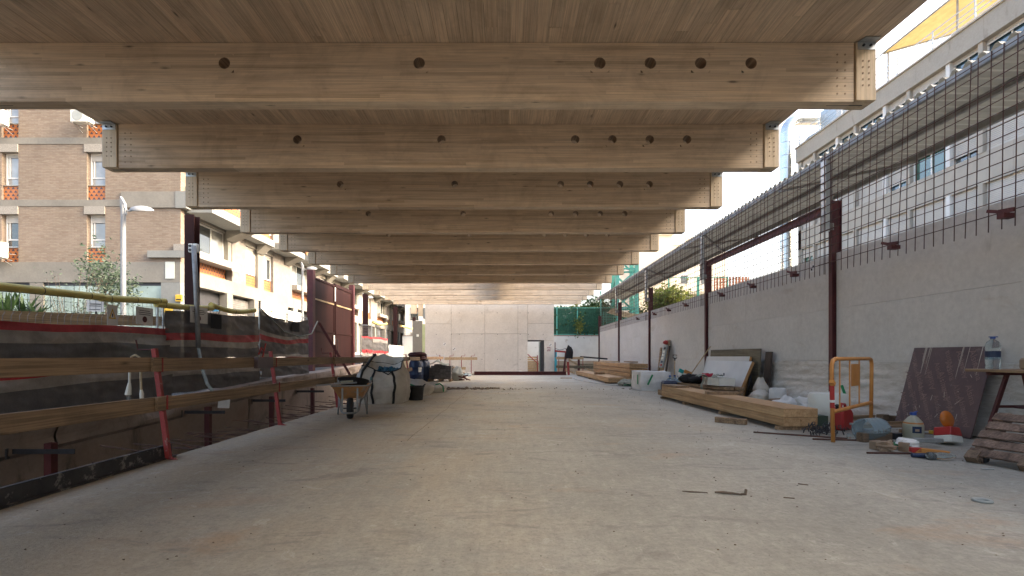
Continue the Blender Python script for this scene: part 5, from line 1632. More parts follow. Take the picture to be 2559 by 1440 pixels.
for s_ in (-1, 1):
    MB().tube([(s_ * .11, -.15, .13), (s_ * .14, -.05, .15), (s_ * .17, .10, .31), (s_ * .22, .62, .32), (s_ * .29, 1.05, .50), (s_ * .30, 1.32, .60)], .017, 8).build('frame_tube', GALV_D, wb, smooth=True)
    MB().tube([(s_ * .30, 1.26, .575), (s_ * .305, 1.42, .63)], .022, 8).build('grip', TEAL_RUB, wb)
    MB().tube([(s_ * .215, .50, .32), (s_ * .25, .62, .03), (s_ * .25, .66, .012), (s_ * .25, .70, .03), (s_ * .245, .82, .40)], .015, 8).build('leg', GALV_D, wb, smooth=True)
    MB().bar((s_ * .12, -.10, .15), (s_ * .12, -.06, .53), .03, .012, up=(0, 1, 0)).build('front_strut', GALV_D, wb)
MB().tube([(-.11, -.15, .13), (-.09, -.21, .12), (.09, -.21, .12), (.11, -.15, .13)], .017, 8).build('front_loop', GALV_D, wb, smooth=True)
p0 = wb.matrix_basis
def wbp(x, y, z): return Matrix.Rotation(rad(14), 3, 'Z') @ Vector((x, y, z)) + Vector((-2.60, 8.12, 0))
rb = thing('rubber_basin', 'black rubber basin lying tilted in the wheelbarrow tray', 'basin', wbp(.02, .46, .53), (rad(-14), rad(5), rad(14)))
MB().lathe([(.0, 0), (.20, 0), (.26, .10), (.275, .105), (.265, .09), (.19, .02), (0, .02)], 24).build('shell', BLACK_R, rb, smooth=True, autos=40)
tw_ = thing('trowel', 'long grey trowel lying across the wheelbarrow tray to the left', 'trowel', wbp(-.05, -.05, .60), (rad(6), rad(-3), rad(24)))
MB().box(-.48, -.04, -.004, .16, .05, .006).build('blade', GALV_D, tw_)
MB().bar((-.1, 0, .03), (.1, 0, .03), .03, .035).build('grip', CLOTH_GY, tw_)

# ------------------------------------------------------------------ big bag and things around it
def bag_fn(cx, cy, w, d, h, seed, rough=.05, lean=0.0, ex=3.2, front=0.0):
    def f(u, v):
        a = u * 2 * PI
        ca, sa = math.cos(a), math.sin(a)
        k = 1 / (abs(ca) ** ex + abs(sa) ** ex) ** (1 / ex)
        prof = 0.90 + .13 * math.sin(min(1, v * 1.05) * PI) - .12 * max(0, v - .72) / .28
        n = mnoise.noise(Vector((ca * 2.2 * k, sa * 2.2 * k, v * 3 + seed))) * rough + mnoise.noise(Vector((ca * 3, sa * 3, v * 14 + seed * 2))) * rough * .42 * (1.2 - v)
        r = prof + n
        return (ca * k * w / 2 * r + lean * v, sa * k * d / 2 * r, h * v * (1 - front * v * max(0, -sa) * (1 + .5 * ca) + .10 * mnoise.noise(Vector((ca * 1.6, sa * 1.6, seed + 9))) * v))
    return f
B = thing('big_bag', 'big off white builder bag with black straps behind the wheelbarrow', 'big bag', (-2.80, 11.15, 0))
ff = bag_fn(0, 0, 1.12, 1.05, .92, 2, .075, 0.0, 3.2, .20)
bm_ = MB().grid(lambda u, v: ff(u, v), 72, 40)
bm_.grid(lambda u, v: tuple(Vector(ff(u, 1)).lerp(Vector((0, 0, .42)), v * .75) - Vector((0, 0, .16 * v))), 48, 6)
bm_.build('bag_body', BAG, B, smooth=True, fixn=False)
def strap(a0, vs, r=1.02):
    pts = []
    for v in vs:
        p = Vector(ff(a0 + .0018 * math.sin(v * 17), v)); pts.append((p.x * r, p.y * r, p.z))
    return pts
for a0 in (.715, .845, .12, .42):
    pts = strap(a0, [i / 14 for i in range(15)])
    m = MB()
    w = .03
    for i in range(14):
        p, q = Vector(pts[i]), Vector(pts[i + 1])
        sd = Vector((-p.y, p.x, 0)).normalized() * w
        m.quad(p - sd, p + sd, q + sd, q - sd)
    m.build('strap', BLACK_R, B, fixn=False)
e = Vector(strap(.66, [1.0])[0])
MB().tube([strap(.655, [.6])[0], strap(.648, [.85])[0], e, e + Vector((.10, -.1, .10)), e + Vector((.17, -.10, .20)), e + Vector((.24, -.08, .26))], .03, 6).build('lifting_loop', BLACK_R, B)
e = Vector(strap(.78, [1.0])[0])
MB().tube([e + Vector((.0, 0, 0)), e + Vector((.14, -.06, -.06)), e + Vector((.2, -.07, -.02)), e + Vector((.16, -.06, .02)), e + Vector((.08, -.05, .0))], .013, 6).build('lifting_loop', BLACK_R, B)
MB().grid(lambda u, v: (lambda p: (p.x * .99, p.y * .99, p.z + .0))(Vector(ff(.05 + u * .42, 1)) + Vector((0, 0, .20 * v * math.sin(u * PI) + .02 * mnoise.noise(Vector((u * 8, v * 5, 1)))))), 30, 5).build('raised_rim', BAG, B, smooth=True, fixn=False)
bt = MB()
for i in range(9): bt.blob((-.14 + .042 * i, (-.16, .06, -.08, .14, -.18, .02, .16, -.10, .04)[i], .60 + .03 * (i % 3)), .10 + .012 * (i % 4), 16, 12, i, .9, 1.2, 1, .85)
tag(bt.build('blue_tarp', TARP_B, None, (-2.72, 11.15, .03)), 'crumpled blue tarpaulin inside the big white bag', 'tarpaulin')
def bucket(loc, label, r=.20, h=.34):
    t = thing('bucket', label, 'bucket', loc)
    MB().lathe([(.0, .0), (r * .82, 0), (r * .98, h * .9), (r * 1.05, h * .93), (r * 1.05, h), (r * .98, h), (r * .80, .03), (0, .03)], 24).build('tub', BLACK_R, t, smooth=True, autos=40)
    for s_ in (-1, 1): MB().tube([(s_ * r * .9, -.08, h), (s_ * r * 1.1, -.05, h + .04), (s_ * r * 1.1, .05, h + .04), (s_ * r * .9, .08, h)], .012, 6).build('handle', BLACK_R, t)
bucket((onfloor(1037, 1001).x, 11.65, 0), 'black rubber bucket right of the big white bag')
def sack(loc, w, d, h, label, seed, mat=BAG_W, rot=(0, 0, 0), name='sack', extra=None):
    f = bag_fn(0, 0, w, d, h, seed, .16)
    def g(u, v):
        p = Vector(f(u, v)); k = 1 - .55 * max(0, v - .55) / .45
        return (p.x * k, p.y * k, p.z)
    m = MB().grid(g, 36, 18)
    m.grid(lambda u, v: tuple(Vector(g(u, 1)).lerp(Vector((0, 0, h * .97)), v)), 36, 2)
    t = thing(name, label, 'sack', loc, rot)
    m.build('sack_body', mat, t, smooth=True, fixn=False)
    return t
t = sack((onfloor(1050, 985).x - .1, 13.4, 0), .9, .7, .42, 'white sack with green edging slumped behind the big bag', 5, BAG)
MB().tube([(-.35, -.3, .42), (-.1, -.34, .30), (.12, -.36, .22)], .022, 6).build('green_edge', GREEN_PL, t)
t = sack((at(1082, 965, 14.2).x, 14.2, 0), .75, .6, .28, 'low white sack with green handle lying right of the bucket', 6, BAG)
MB().tube([(.12, -.3, .24), (.25, -.34, .27), (.34, -.36, .2), (.36, -.38, .04)], .018, 6).build('green_handle', GREEN_PL, t)
def drum(x, y, label):
    t = thing('plastic_drum', label, 'drum', (x, y, 0), group='blue drums')
    MB().lathe([(.0, 0), (.27, 0), (.29, .03), (.295, .30), (.305, .32), (.295, .34), (.295, .60), (.305, .62), (.295, .64), (.28, .80), (.22, .88), (.20, .90), (0, .90)], 26).build('drum_body', BLUE_PL, t, smooth=True, autos=50)
    MB().lathe([(.23, .885), (.235, .90), (.235, .93), (0, .935)], 20).build('lid', BLACK_R, t)
    return t
dm = drum(at(1040, 930, 19.6).x, 19.6, 'dark blue plastic drum with white sticker under a coiled maroon hose')
MB().grid(lambda u, v: (.297 * math.cos(-1.1 + u * .5), .297 * math.sin(-1.1 + u * .5), .42 + v * .2), 6, 2).build('sticker', PAPER, dm, fixn=False)
drum(at(1057, 930, 20.3).x, 20.3, 'second dark blue drum standing behind the stickered one')
hs = MB()
for i in range(5):
    r = .34 - .03 * (i % 3)
    hs.tube([((r + .05 * mnoise.noise(Vector((a, i, 0)))) * math.cos(a), (r) * math.sin(a) * .9, .97 + i * .05 + .02 * math.sin(a * 2 + i)) for a in [k * 2 * PI / 20 for k in range(21)]], .045, 7)
tag(hs.build('hose_coil', MAROON, None, (at(1043, 930, 19.8).x, 19.8, 0), smooth=True), 'thick maroon hose coiled on top of the blue drum', 'hose')
# grey bricks on a pallet
pb_ = thing('brick_pallet', 'stack of dark grey paving bricks on a wooden pallet left of the end wall', 'brick stack', (at(1102, 930, 20.6).x, 20.2, 0))
for i in range(5): MB().box(-.48, -.08 + i * .23, .09, .48, .05 + i * .23, .11).build('pallet_board', W_PLANK, pb_)
for i in range(3): MB().box(-.48 + i * .43, -.08, .0, -.38 + i * .43, .97, .088).build('pallet_bearer', W_PLANK, pb_)
bp = None
for k in range(9):
    for i in range(4):
        for j in range(2):
            if k == 8 and (i < 1 or i > 2): continue
            if k == 7 and i == 0 and j == 0: continue
            loc = (-.34 + i * .228 + (.02 if k % 2 else 0) + rnd.uniform(-.012, .012), -.02 + j * .46 + rnd.uniform(-.02, .02), .112 + k * .068)
            if bp is None: bp = MB().box(-.11, 0, 0, .11, .42, .064).build('brick', GREYBRICK, pb_, loc)
            else: inst(bp, pb_, loc, (0, 0, rnd.uniform(-.03, .03)))
for i in range(5):
    inst(bp, pb_, (-.66 + rnd.uniform(-.02, .02), -.05, .112 + i * .068 - .11), (0, 0, rnd.uniform(-.1, .1)))
tag(MB().grid(lambda u, v: ((u - .5) * .85, (v - .5) * .5, .16 * math.exp(-((u - .4) * 5) ** 2) + .05 * mnoise.noise(Vector((u * 4, v * 4, 3))) - .2 * max(0, .3 - v)), 20, 10).build('grey_cloth', CLOTH_GY, None, (at(1098, 905, 20.0).x, 20.1, .74), smooth=True, fixn=False), 'crumpled grey sheet thrown over the brick stack', 'cloth')
sack((at(1138, 940, 21.0).x, 21.0, 0), .55, .5, .62, 'grey plastic sack leaning on the right side of the brick stack', 8, GREYPAINT, (0, .25, 0))
t = thing('folding_trestle', 'collapsed red oxide trestle scrap on the floor right of the brick stack', 'trestle', (at(1155, 948, 20.8).x, 20.8, 0))
for a, b in (((-.3, 0, .03), (.25, .1, .25)), ((-.15, -.1, .2), (.35, 0, .03)), ((-.3, .1, .05), (.1, -.1, .05)), ((.05, 0, .22), (.2, .1, .04))):
    MB().bar(a, b, .05, .05).build('leg', RED_OX, t)
for i, (px, py, s_, lab) in enumerate(((1140, 925, .28, 'largest tan stone block at the foot of the end wall'), (1150, 931, .22, 'tan stone lying right of the largest block by the end wall'), (1158, 929, .17, 'small tan stone rightmost by the end wall'))):
    p = onfloor(px, 938); tag(MB().blob((0, 0, s_ * .7), s_, 10, 8, i, .5, 1.3, 1, .8).build('stone', RUBBLE, None, (p.x, 26.2 - i * .3, 0)), lab, 'stone')
tag(MB().blob((0, 0, .08), .22, 12, 8, 3, .7, 1.4, 1, .4).build('plastic_wrap', JUG, None, (at(1165, 935, 25.6).x, 25.6, 0)), 'crumpled pale blue plastic wrap by the end wall', 'plastic wrap')
# line of dirt clods swept along the slab joint
m = MB()
for i in range(260):
    x = -2.4 + abs(rnd.gauss(0, 1)) * 1.0 if i < 210 else rnd.uniform(-2.5, 5)
    s_ = rnd.uniform(.012, .05) * (1 if x < -.2 else .5)
    m.blob((x, 15.55 + rnd.gauss(0, .16), s_ * .4), s_, 5, 4, i, .6, 1.2, 1, .8)
tag(m.build('dirt_clods', SOIL), kind='stuff')
tag(MB().obox((-.95, 15.3, .05), (.22, .1, .06), (0, 0, .2)).build('stone', RUBBLE, None, (-1.0, 0, 0)), 'small pale stone lying in the swept dirt line', 'stone')
m = MB()
for i in range(620):
    y = 2.4 * math.exp(rnd.uniform(0, 2.0)); x = rnd.uniform(-3.2, 6.0) if i % 3 else rnd.uniform(2.5, 6.0)
    s_ = rnd.uniform(.0015, .0045) * (1 + y * .10)
    m.blob((x, y, s_ * .4), s_, 5, 3, i, .7, 1.4, 1, .7)
tag(m.build('grit', SOIL), kind='stuff')

# ------------------------------------------------------------------ right: timber stacks
def beams(name, label, x0, y0, y1, nx, nz, bw_, bh, z0, gapz=.008, bearers=(), slots=True):
    t = thing(name, label, 'timber stack', (x0, y0, 0))
    for i in range(nx):
        for k in range(nz):
            dx = i * (bw_ + .004); dz = z0 + k * (bh + gapz)
            MB().box(dx, rnd.uniform(0, .02), dz, dx + bw_, y1 - y0 - rnd.uniform(0, .03), dz + bh).build('timber', W_LONG, t, bevel=.004)
            if slots:
                MB().box(dx + .02, -.006, dz + bh * .48, dx + bw_ * .85, .001, dz + bh * .53).build('slot', BLACK_IN, t)
    for y in bearers:
        MB().box(-.05, y, 0, nx * bw_ + .1, y + .09, z0 - .002).build('bearer', W_PLANK, t)
    return t
beams('glulam_stack', 'long low glulam beam stack with two beams side by side, nearest on the right', 3.95, 6.85, 12.2, 2, 2, .245, .125, .055, .004, (.05, 1.9, 3.7, 5.2), False)
tag(MB().obox((4.18, 9.35, .343), (.58, .10, .06), (0, 0, -.35)).build('plank_offcut', W_PLANK), 'short plank lying across the top of the nearest glulam stack', 'plank')
tag(MB().obox((4.12, 11.7, .335), (.34, .75, .05), (0, 0, .1)).build('plank_offcut', W_PLANK), 'dark plank at the far end of the nearest glulam stack', 'plank')
tag(MB().obox((3.54, 7.58, .043), (.10, .46, .085), (0, 0, .80)).build('timber_block', W_PLANK, bevel=.004), 'loose timber block on the floor beside the glulam stack', 'timber block')
beams('timber_stack', 'low far timber stack lying left of the higher one', 3.95, 18.5, 27.0, 1, 1, .66, .2, .05, .01, (.3, 4.0, 7.5))
beams('timber_stack', 'higher far timber stack of three layers by the far red columns', 4.90, 19.0, 26.8, 1, 4, .72, .165, .03, .022, (.3, 4, 7.3))
tag(MB().obox((4.2, 21.5, .30), (.45, .14, .09), (0, 0, .3)).build('timber_block', W_PLANK), 'small dark block on the low far timber stack', 'timber block')
tag(MB().obox((5.1, 23.8, .81), (.25, 2.4, .04), (0, 0, .1)).build('plank_offcut', W_PALE), 'pale plank on the far end of the higher timber stack', 'plank')
tag(MB().obox((5.35, 20.6, .82), (.3, 2.2, .05), (0, 0, -.12)).build('plank_offcut', W_PLANK), 'dark plank on the near end of the higher timber stack', 'plank')
t = thing('cable_heap', 'heap of grey cable and green hose on the floor before the far timber stack', 'cable', (at(1570, 955, 17.2).x, 17.0, 0))
for i in range(7):
    r = rnd.uniform(.22, .42)
    MB().tube([(r * math.cos(a) + rnd.uniform(-.03, .03), r * .8 * math.sin(a), .03 + rnd.uniform(0, .1)) for a in [k * 2 * PI / 16 + i for k in range(17)]], .016, 5).build('loop', (CLOTH_GY, GREEN_PL, CLOTH_BK, CLOTH_GY)[i % 4], t)
MB().blob((0, .15, .1), .3, 12, 8, 9, .5, 1.3, .9, .45).build('netting', CLOTH_GY, t)
tag(MB().tube([onfloor(1432, 945) + Vector((0, 0, .02)), onfloor(1440, 950) + Vector((0, 0, .02)), onfloor(1470, 956) + Vector((0, 0, .015)), onfloor(1520, 963) + Vector((0, 0, .015)), onfloor(1570, 967) + Vector((0, 0, .015))], .014, 6).build('hose', GREYPAINT), 'thin pale hose trailing on the floor around the far timber stack', 'hose')
# leaning distribution board and planks
db = thing('distribution_board', 'grey electrical panel with sockets mounted on a leaning board', 'electrical panel', (5.86, 18.3, 0), (0, rad(13), 0))
MB().box(-.02, -.02, 0, .02, .30, 1.72).build('backing_board', W_PALE, db)
pn = MB().box(-.08, -.06, .62, -.021, .34, 1.5).build('panel', GREYPAINT, db, bevel=.01)
for i, mt in enumerate((RED_PL, BLUE_PL, WHITE_PL, WHITE_PL, WHITE_PL, BLACK_R)):
    MB().box(-.115, .02, .68 + i * .13, -.081, .15, .76 + i * .13).build('socket', mt, db)
MB().blob((-.1, .12, 1.6), .1, 10, 8, 4, .4, 1, 1.3, .8).build('red_plug', RED_PL, db)
tag(MB().obox((6.02, 18.85, .70), (.05, .16, 1.4), (0, rad(6), 0)).build('plank_leaning', W_PLANK), 'plank leaning on the wall left of the grey electrical panel', 'plank')
tag(MB().obox((6.06, 18.1, .7), (.04, .12, 1.5), (0, rad(8), 0)).build('plank_leaning', W_DARK), 'narrow dark plank leaning behind the grey electrical panel', 'plank')
# white big bag
t = thing('white_bag', 'square white builder bag with green straps left of the water bottles', 'big bag', (4.62, 15.3, 0))
f2 = bag_fn(0, 0, 1.0, 1.12, .60, 12, .035, 0, 7.0)
def f3(u, v):
    t_ = (u * 4) % 4; i = int(t_); q = (t_ - i) * 2 - 1
    p = [(q, -1), (1, q), (-q, 1), (-1, -q)][i]
    L = math.hypot(*p); k = .86 + .14 / L + .06 * math.sin(v * PI) - .05
    n_ = mnoise.noise(Vector((p[0] * 1.6, p[1] * 1.6, v * 3 + 4))) * .04 + mnoise.noise(Vector((p[0] * 3, p[1] * 3, v * 9))) * .02
    return (p[0] * .5 * (k + n_), p[1] * .55 * (k + n_), .58 * v + .03 * v * mnoise.noise(Vector((p[0] * 1.5, p[1] * 1.5, 2))))
MB().grid(f3, 56, 18).grid(lambda u, v: tuple(Vector(f3(u, 1)).lerp(Vector((0, 0, .55)), v)), 56, 5).build('bag_body', BAG_W, t, smooth=True, fixn=False)
MB().obox((-.2, -.585, .34), (.05, .01, .34), (0, .45, 0)).build('strap', GREEN_PL, t)
MB().obox((-.52, -.35, .34), (.02, .05, .30), (0, 0, 0)).build('strap', GREEN_PL, t)
# shovel
sv = thing('shovel', 'shovel with wooden shaft leaning upright behind the water bottles', 'shovel', (5.35, 15.3, 0), (rad(-4), rad(3), 0))
MB().cyl((0, 0, .25), (0, 0, .92), .018, 8).build('shaft', W_PALE, sv)
MB().tube([(0, 0, .92), (0, 0, 1.0)], .02, 8).tube([(-.06, 0, 1.0), (.06, 0, 1.0), (.06, 0, 1.1), (-.06, 0, 1.1), (-.06, 0, 1.0)], .014, 6).build('grip', BLACK_R, sv)
MB().grid(lambda u, v: ((u - .5) * .2, .03 * math.cos((u - .5) * PI), .28 - v * .28), 6, 4).build('blade', DARKSTEEL, sv)
# bottles
def jug19(loc, label, rot=(0, 0, 0), mat=JUG, s=1.0, cap=BLUE_BR):
    t = thing('water_bottle', label, 'water bottle', loc, rot, 'large blue water bottles')
    pr = [(0, 0), (.125, .0), (.135, .02), (.135, .08), (.128, .095), (.135, .11), (.135, .17), (.128, .185), (.135, .20), (.135, .28), (.12, .33), (.06, .39), (.03, .41), (.028, .46), (0, .46)]
    MB().lathe([(r * s, z * s) for r, z in pr], 22).build('bottle_body', mat, t, smooth=True, autos=50)
    MB().lathe([(.033 * s, .45 * s), (.033 * s, .49 * s), (0, .49 * s)], 14).build('cap', cap, t)
    return t
for i, (px, dy, lab) in enumerate(((1674, 14.3, 'blue water bottle leftmost of the group behind the glulam stack'), (1686, 14.6, 'blue water bottle second from left behind the glulam stack'), (1696, 14.0, 'blue water bottle third from left behind the glulam stack'), (1706, 14.5, 'blue water bottle rightmost of the group by the plank stack'))):
    jug19((at(px, 950, dy).x, dy, 0), lab)
tag(MB().box(0, 0, 0, .36, .3, .22).box(.012, .012, .221, .348, .288, .25).build('blue_crate', BLUE_PL, None, (4.28, 13.0, .14), bevel=.02), 'dark blue lidded crate behind the far end of the glulam stack', 'crate')
tag(MB().box(0, 0, 0, .5, .4, .138).build('timber_block', W_PLANK, None, (4.22, 12.95, 0)), 'rough timber packing under the dark blue crate', 'timber block')
# plank stack with things on it
ps = thing('plank_stack', 'rough stack of used planks between the glulam stack and the white board', 'plank stack', (4.85, 11.0, 0))
for k in range(4):
    for i in range(2):
        MB().obox((.09 + i * .24 + rnd.uniform(-.02, .02), 1.1, .06 + k * .085), (.22, 2.25 + rnd.uniform(-.2, .2), .07), (0, 0, rnd.uniform(-.03, .03) + .10)).build('plank', W_PLANK, ps, bevel=.004)
m = MB()
for i in range(7): m.blob((rnd.uniform(-.2, .15), rnd.uniform(-.35, .35), rnd.uniform(-.02, .08)), rnd.uniform(.10, .17), 12, 8, i, .6, 1.3, 1.2, .6)
tag(m.build('black_clothes', CLOTH_BK, None, (5.0, 12.6, .42), smooth=True), 'heap of black clothes on the plank stack', 'clothes')
tag(MB().blob((0, 0, 0), .15, 14, 10, 3, .7, 1.2, 1.1, .8).build('red_cloth', CLOTH_RD, None, (5.13, 12.25, .50), smooth=True), 'crumpled red cloth on the black clothes', 'cloth')
t = thing('crisp_bag', 'white snack bag with orange and teal print on the plank stack', 'bag', (4.92, 13.3, .46))
MB().blob((0, 0, .06), .14, 12, 8, 2, .4, 1.2, .7, .8).build('bag_body', PAPER, t)
MB().obox((.08, -.08, .15), (.22, .03, .09), (0, .4, .2)).build('orange_print', ORANGE, t)
MB().obox((-.10, -.08, .19), (.14, .03, .10), (0, .4, .2)).build('teal_print', M('teal print', (.02, .35, .33), None, .5), t)
t = thing('white_trough', 'white plastic trough with a grey rag on the near end of the plank stack', 'trough', (5.05, 11.05, .375), (0, 0, .1))
MB().box(-.16, 0, 0, .22, .75, .012).box(-.16, 0, .013, -.145, .75, .17).box(.205, 0, .013, .22, .75, .17).box(-.144, 0, .013, .204, .015, .17).box(-.144, .735, .013, .204, .75, .17).build('trough_shell', WHITE_PL, t)
rg = MB().grid(lambda u, v: (-.30 + .45 * u, .9 - .35 * u + (v - .5) * .25, .20 + .05 * math.sin(u * 9) + .05 * mnoise.noise(Vector((u * 6, v * 5, 2)))), 22, 6)
rg.grid(lambda u, v: (-.30 + .02 * math.sin(u * 8) - .03 * u, .55 + (v - .5) * .14, .22 - .42 * u), 12, 4)
tag(rg.build('grey_rag', CLOTH_GY, None, (5.05, 11.05, .36), smooth=True, fixn=False), 'long grey green rag hanging over the plank stack', 'cloth')
# boards leaning on the wall
def lean(name, label, yb0, yb1, xb, xt, zt, th, mat, y_shift=0.0, edge=None, cat='board'):
    t = thing(name, label, cat, (0, 0, 0))
    n = Vector((zt, 0, -(xt - xb))).normalized()
    A, Bq, C, D = Vector((xb, yb0, .01)), Vector((xb, yb1, .01)), Vector((xt, yb1 + y_shift, zt)), Vector((xt, yb0 + y_shift, zt))
    m = MB()
    q = [A, Bq, C, D]; r = [p + n * th for p in q]
    m.quad(*q); m.quad(*r)
    for i in range(4): m.quad(q[i], q[(i + 1) % 4], r[(i + 1) % 4], r[i], 1 if edge else 0)
    m.build('panel', [mat, edge or mat], t)
    return t
WB = M('white laminate board', (.60, .60, .58), (.52, .52, .50), .5, 2, bump=.03, spots=(3, .66, (.42, .36, .28)))
W_OR = wood('orange pine edge', (.52, .29, .12), (.38, .20, .08), 2, None, .4, .05)
t = lean('white_board', 'large white board with orange timber edge leaning in front of another', 11.45, 13.95, 5.46, 5.93, .93, .07, WB, .15, W_OR)
MB().box(5.69, 12.55, .55, 5.70, 12.6, .62).build('hole_mark', BLACK_IN, t)
lean('white_board', 'white board mostly hidden behind the larger one, only its top showing', 11.75, 14.3, 5.75, 6.03, 1.05, .06, WB, .15, W_OR)
lean('plywood_sheet', 'dark green stained plywood sheet leaning on the wall behind the white boards', 11.5, 14.3, 6.0, 6.13, 1.24, .03, W_PLY, .1)
lean('dark_plank', 'black stained plank leaning upright at the right end of the plywood', 11.15, 11.40, 6.05, 6.17, 1.16, .04, W_DARK, .05, None, 'plank')
tag(MB().tube([(5.5, 14.6, .35), (6.1, 14.35, 1.35)], .018, 6).build('stick', W_PALE), 'thin pale stick leaning left of the white boards', 'stick')
tag(MB().tube([(5.75, 11.55, .0), (5.8, 11.5, .35), (5.9, 11.6, .6), (6.0, 11.7, .2)], .01, 5).build('wire', DARKSTEEL), 'looped wire behind the orange edge of the white board', 'wire')
# sacks, roll and litter along the wall
sack((5.75, 10.9, 0), .42, .40, .30, 'off white sack lying left of the white paper roll', 31, BAG, (0, .2, .4))
sack((5.95, 11.25, 0), .30, .26, .55, 'tied upright sack against the wall behind the off white one', 33, BAG)
t = thing('insulation_roll', 'white wrapped roll standing by the wall', 'roll', (5.95, 10.55, 0))
MB().lathe([(0, .0), (.15, .01), (.17, .04), (.17, .32), (.15, .36), (.05, .365), (.04, .34), (0, .34)], 24).build('roll_body', BAG_W, t, smooth=True, autos=40)
for i, (y, x, z, sx_, sy_, sz, mt, lab, ct) in enumerate([
    (10.0, 5.62, .16, .30, .26, .03, CARD, 'flattened orange brown carton in front of the white roll', 'carton'),
    (9.85, 5.75, .12, .32, .14, .05, GALV_D, 'grey metal profile lying on the litter by the roll', 'metal profile'),
    (9.55, 5.85, .12, .30, .22, .02, PAPER, 'white sheet of paper on the litter heap by the wall', 'paper'),
    (9.3, 5.5, .05, .4, .3, .04, CARD, 'dirty card sheet under the plastic bags by the wall', 'card')]):
    tag(MB().obox((x, y, z), (sx_, sy_, sz), (rnd.uniform(-.2, .2), rnd.uniform(-.3, .1), rnd.uniform(-.4, .4))).build('litter', mt), lab, ct)
for i, (x, y, r_, lab) in enumerate(((5.35, 9.05, .20, 'crumpled clear plastic bag leftmost on the litter behind the glulam stack'), (5.55, 8.7, .22, 'crumpled white plastic bag in the middle of the litter by the wall'), (5.3, 8.35, .24, 'crumpled white plastic bag next to the white tank'))):
    tag(MB().blob((0, 0, r_ * .6), r_, 16, 12, i + 60, .9, 1.2, 1.1, .75).build('plastic_bag', BAG_W, None, (x, y, 0), smooth=True), lab, 'plastic bag')
m = MB()
for i in range(90):
    y = rnd.uniform(8.2, 11.0); m.blob((rnd.uniform(5.0, 6.2), y, .03), rnd.uniform(.02, .06), 6, 4, i, .6, 1.5, 1.2, .6)
tag(m.build('wall_foot_litter', RUBBLE), kind='stuff')
t = thing('white_tank', 'white plastic tank standing behind the orange barrier', 'tank', (5.35, 8.0, 0))
MB().lathe([(0, 0), (.27, 0), (.29, .03), (.29, .40), (.27, .44), (.12, .45), (.1, .43), (0, .43)], 26).build('tank_body', WHITE_PL, t, smooth=True, autos=45)
MB().obox((.18, -.1, .5), (.035, .02, .17), (0, -.35, 0)).build('green_strap', GREEN_PL, t)

# ------------------------------------------------------------------ orange barrier
oa, ob = onfloor(2082, 1105), Vector((5.17, 6.83, 0))
dv = (ob - oa); Lb = dv.length; angb = math.atan2(dv.y, dv.x)
ba = thing('safety_barrier', 'orange tubular pedestrian barrier standing among the rubbish', 'barrier', (oa.x, oa.y, 0), (0, 0, angb))
ro = .024
MB().tube([(0, 0, .0), (-.055, 0, .88), (-.045, 0, .95), (.0, 0, 1.005), (.07, 0, 1.02), (Lb - .07, 0, 1.02), (Lb, 0, 1.005), (Lb + .03, 0, .95), (Lb + .03, 0, .88), (Lb, 0, 0)], ro, 10).build('frame_tube', ORANGE, ba, smooth=True)
MB().tube([(-.02, 0, .37), (Lb + .01, 0, .40)], ro, 10).build('lower_bar', ORANGE, ba)
for u in (.155, .405, .66):
    MB().box(u * Lb - .011, -.006, .375 + u * .03, u * Lb + .011, .006, 1.0).build('upright_bar', ORANGE, ba)
MB().box(.42 * Lb + .005, -.012, .66, .655 * Lb, -.0065, .95).build('sign_plate', ORANGE, ba)
MB().tube([(-.026, 0, .42), (-.042, 0, .70)], ro + .003, 10).build('red_sleeve', RED_PL, ba)
MB().tube([(-.029, 0, .49), (-.032, 0, .52)], ro + .006, 10).build('white_band', PAPER, ba)
MB().obox((-.09, -.02, .73), (.07, .05, .045), (0, .6, 0)).build('hinge_lug', ORANGE, ba)
MB().tube([(Lb + .05, 0, .62), (Lb + .075, 0, .62), (Lb + .085, 0, .52)], .008, 6).build('hook', DARKSTEEL, ba)

# ------------------------------------------------------------------ heap round the barrier
jc = thing('jerrycan', 'red plastic jerrycan behind the blue bottle', 'jerrycan', (4.84, 6.95, 0), (0, 0, .5))
MB().prism([(-.15, 0), (.15, 0), (.15, .24), (.10, .30), (-.06, .33), (-.15, .26)], lambda a, b: (a, -.09, b), lambda a, b: (a, .09, b)).build('can_body', RED_PL, jc, bevel=.025)
MB().tube([(-.03, 0, .32), (.0, 0, .37), (.08, 0, .36), (.11, 0, .29)], .018, 8).build('handle', RED_PL, jc)
MB().cyl((-.10, 0, .30), (-.125, 0, .36), .025, 10).build('cap', BLACK_R, jc)
jug19((4.42, 5.98, .14), 'big blue water bottle lying on its side under the orange barrier', (rad(90), 0, rad(112)), JUG, 1.05)
ch = MB()
for i in range(70):
    a = rnd.random() * 2 * PI
    c = Vector((rnd.gauss(0, .12), rnd.gauss(0, .09), abs(rnd.gauss(0.02, .05))))
    u = Vector((rnd.gauss(0, 1), rnd.gauss(0, 1), rnd.gauss(0, 1))).normalized(); v_ = u.orthogonal().normalized()
    ch.tube([c + u * .03 * math.cos(k) + v_ * .018 * math.sin(k) for k in [q * 2 * PI / 7 for q in range(8)]], .0055, 4)
t = thing('chain_heap', 'heap of dark chain beside the left foot of the barrier', 'chain', (4.28, 6.5, 0.02))
tag(ch.build('chain_links', DARKSTEEL, t), kind='stuff')
tag(MB().box(-.12, -.09, 0, .12, .09, .2).build('green_box', M('dark green box', (.05, .075, .055), None, .7), None, (4.5, 7.0, 0)), 'dark green box between the glulam stack and the jerrycan', 'box')
t = thing('small_bottle', 'small clear bottle lying left of the big blue bottle', 'bottle', (4.32, 6.1, .045), (rad(90), 0, .7))
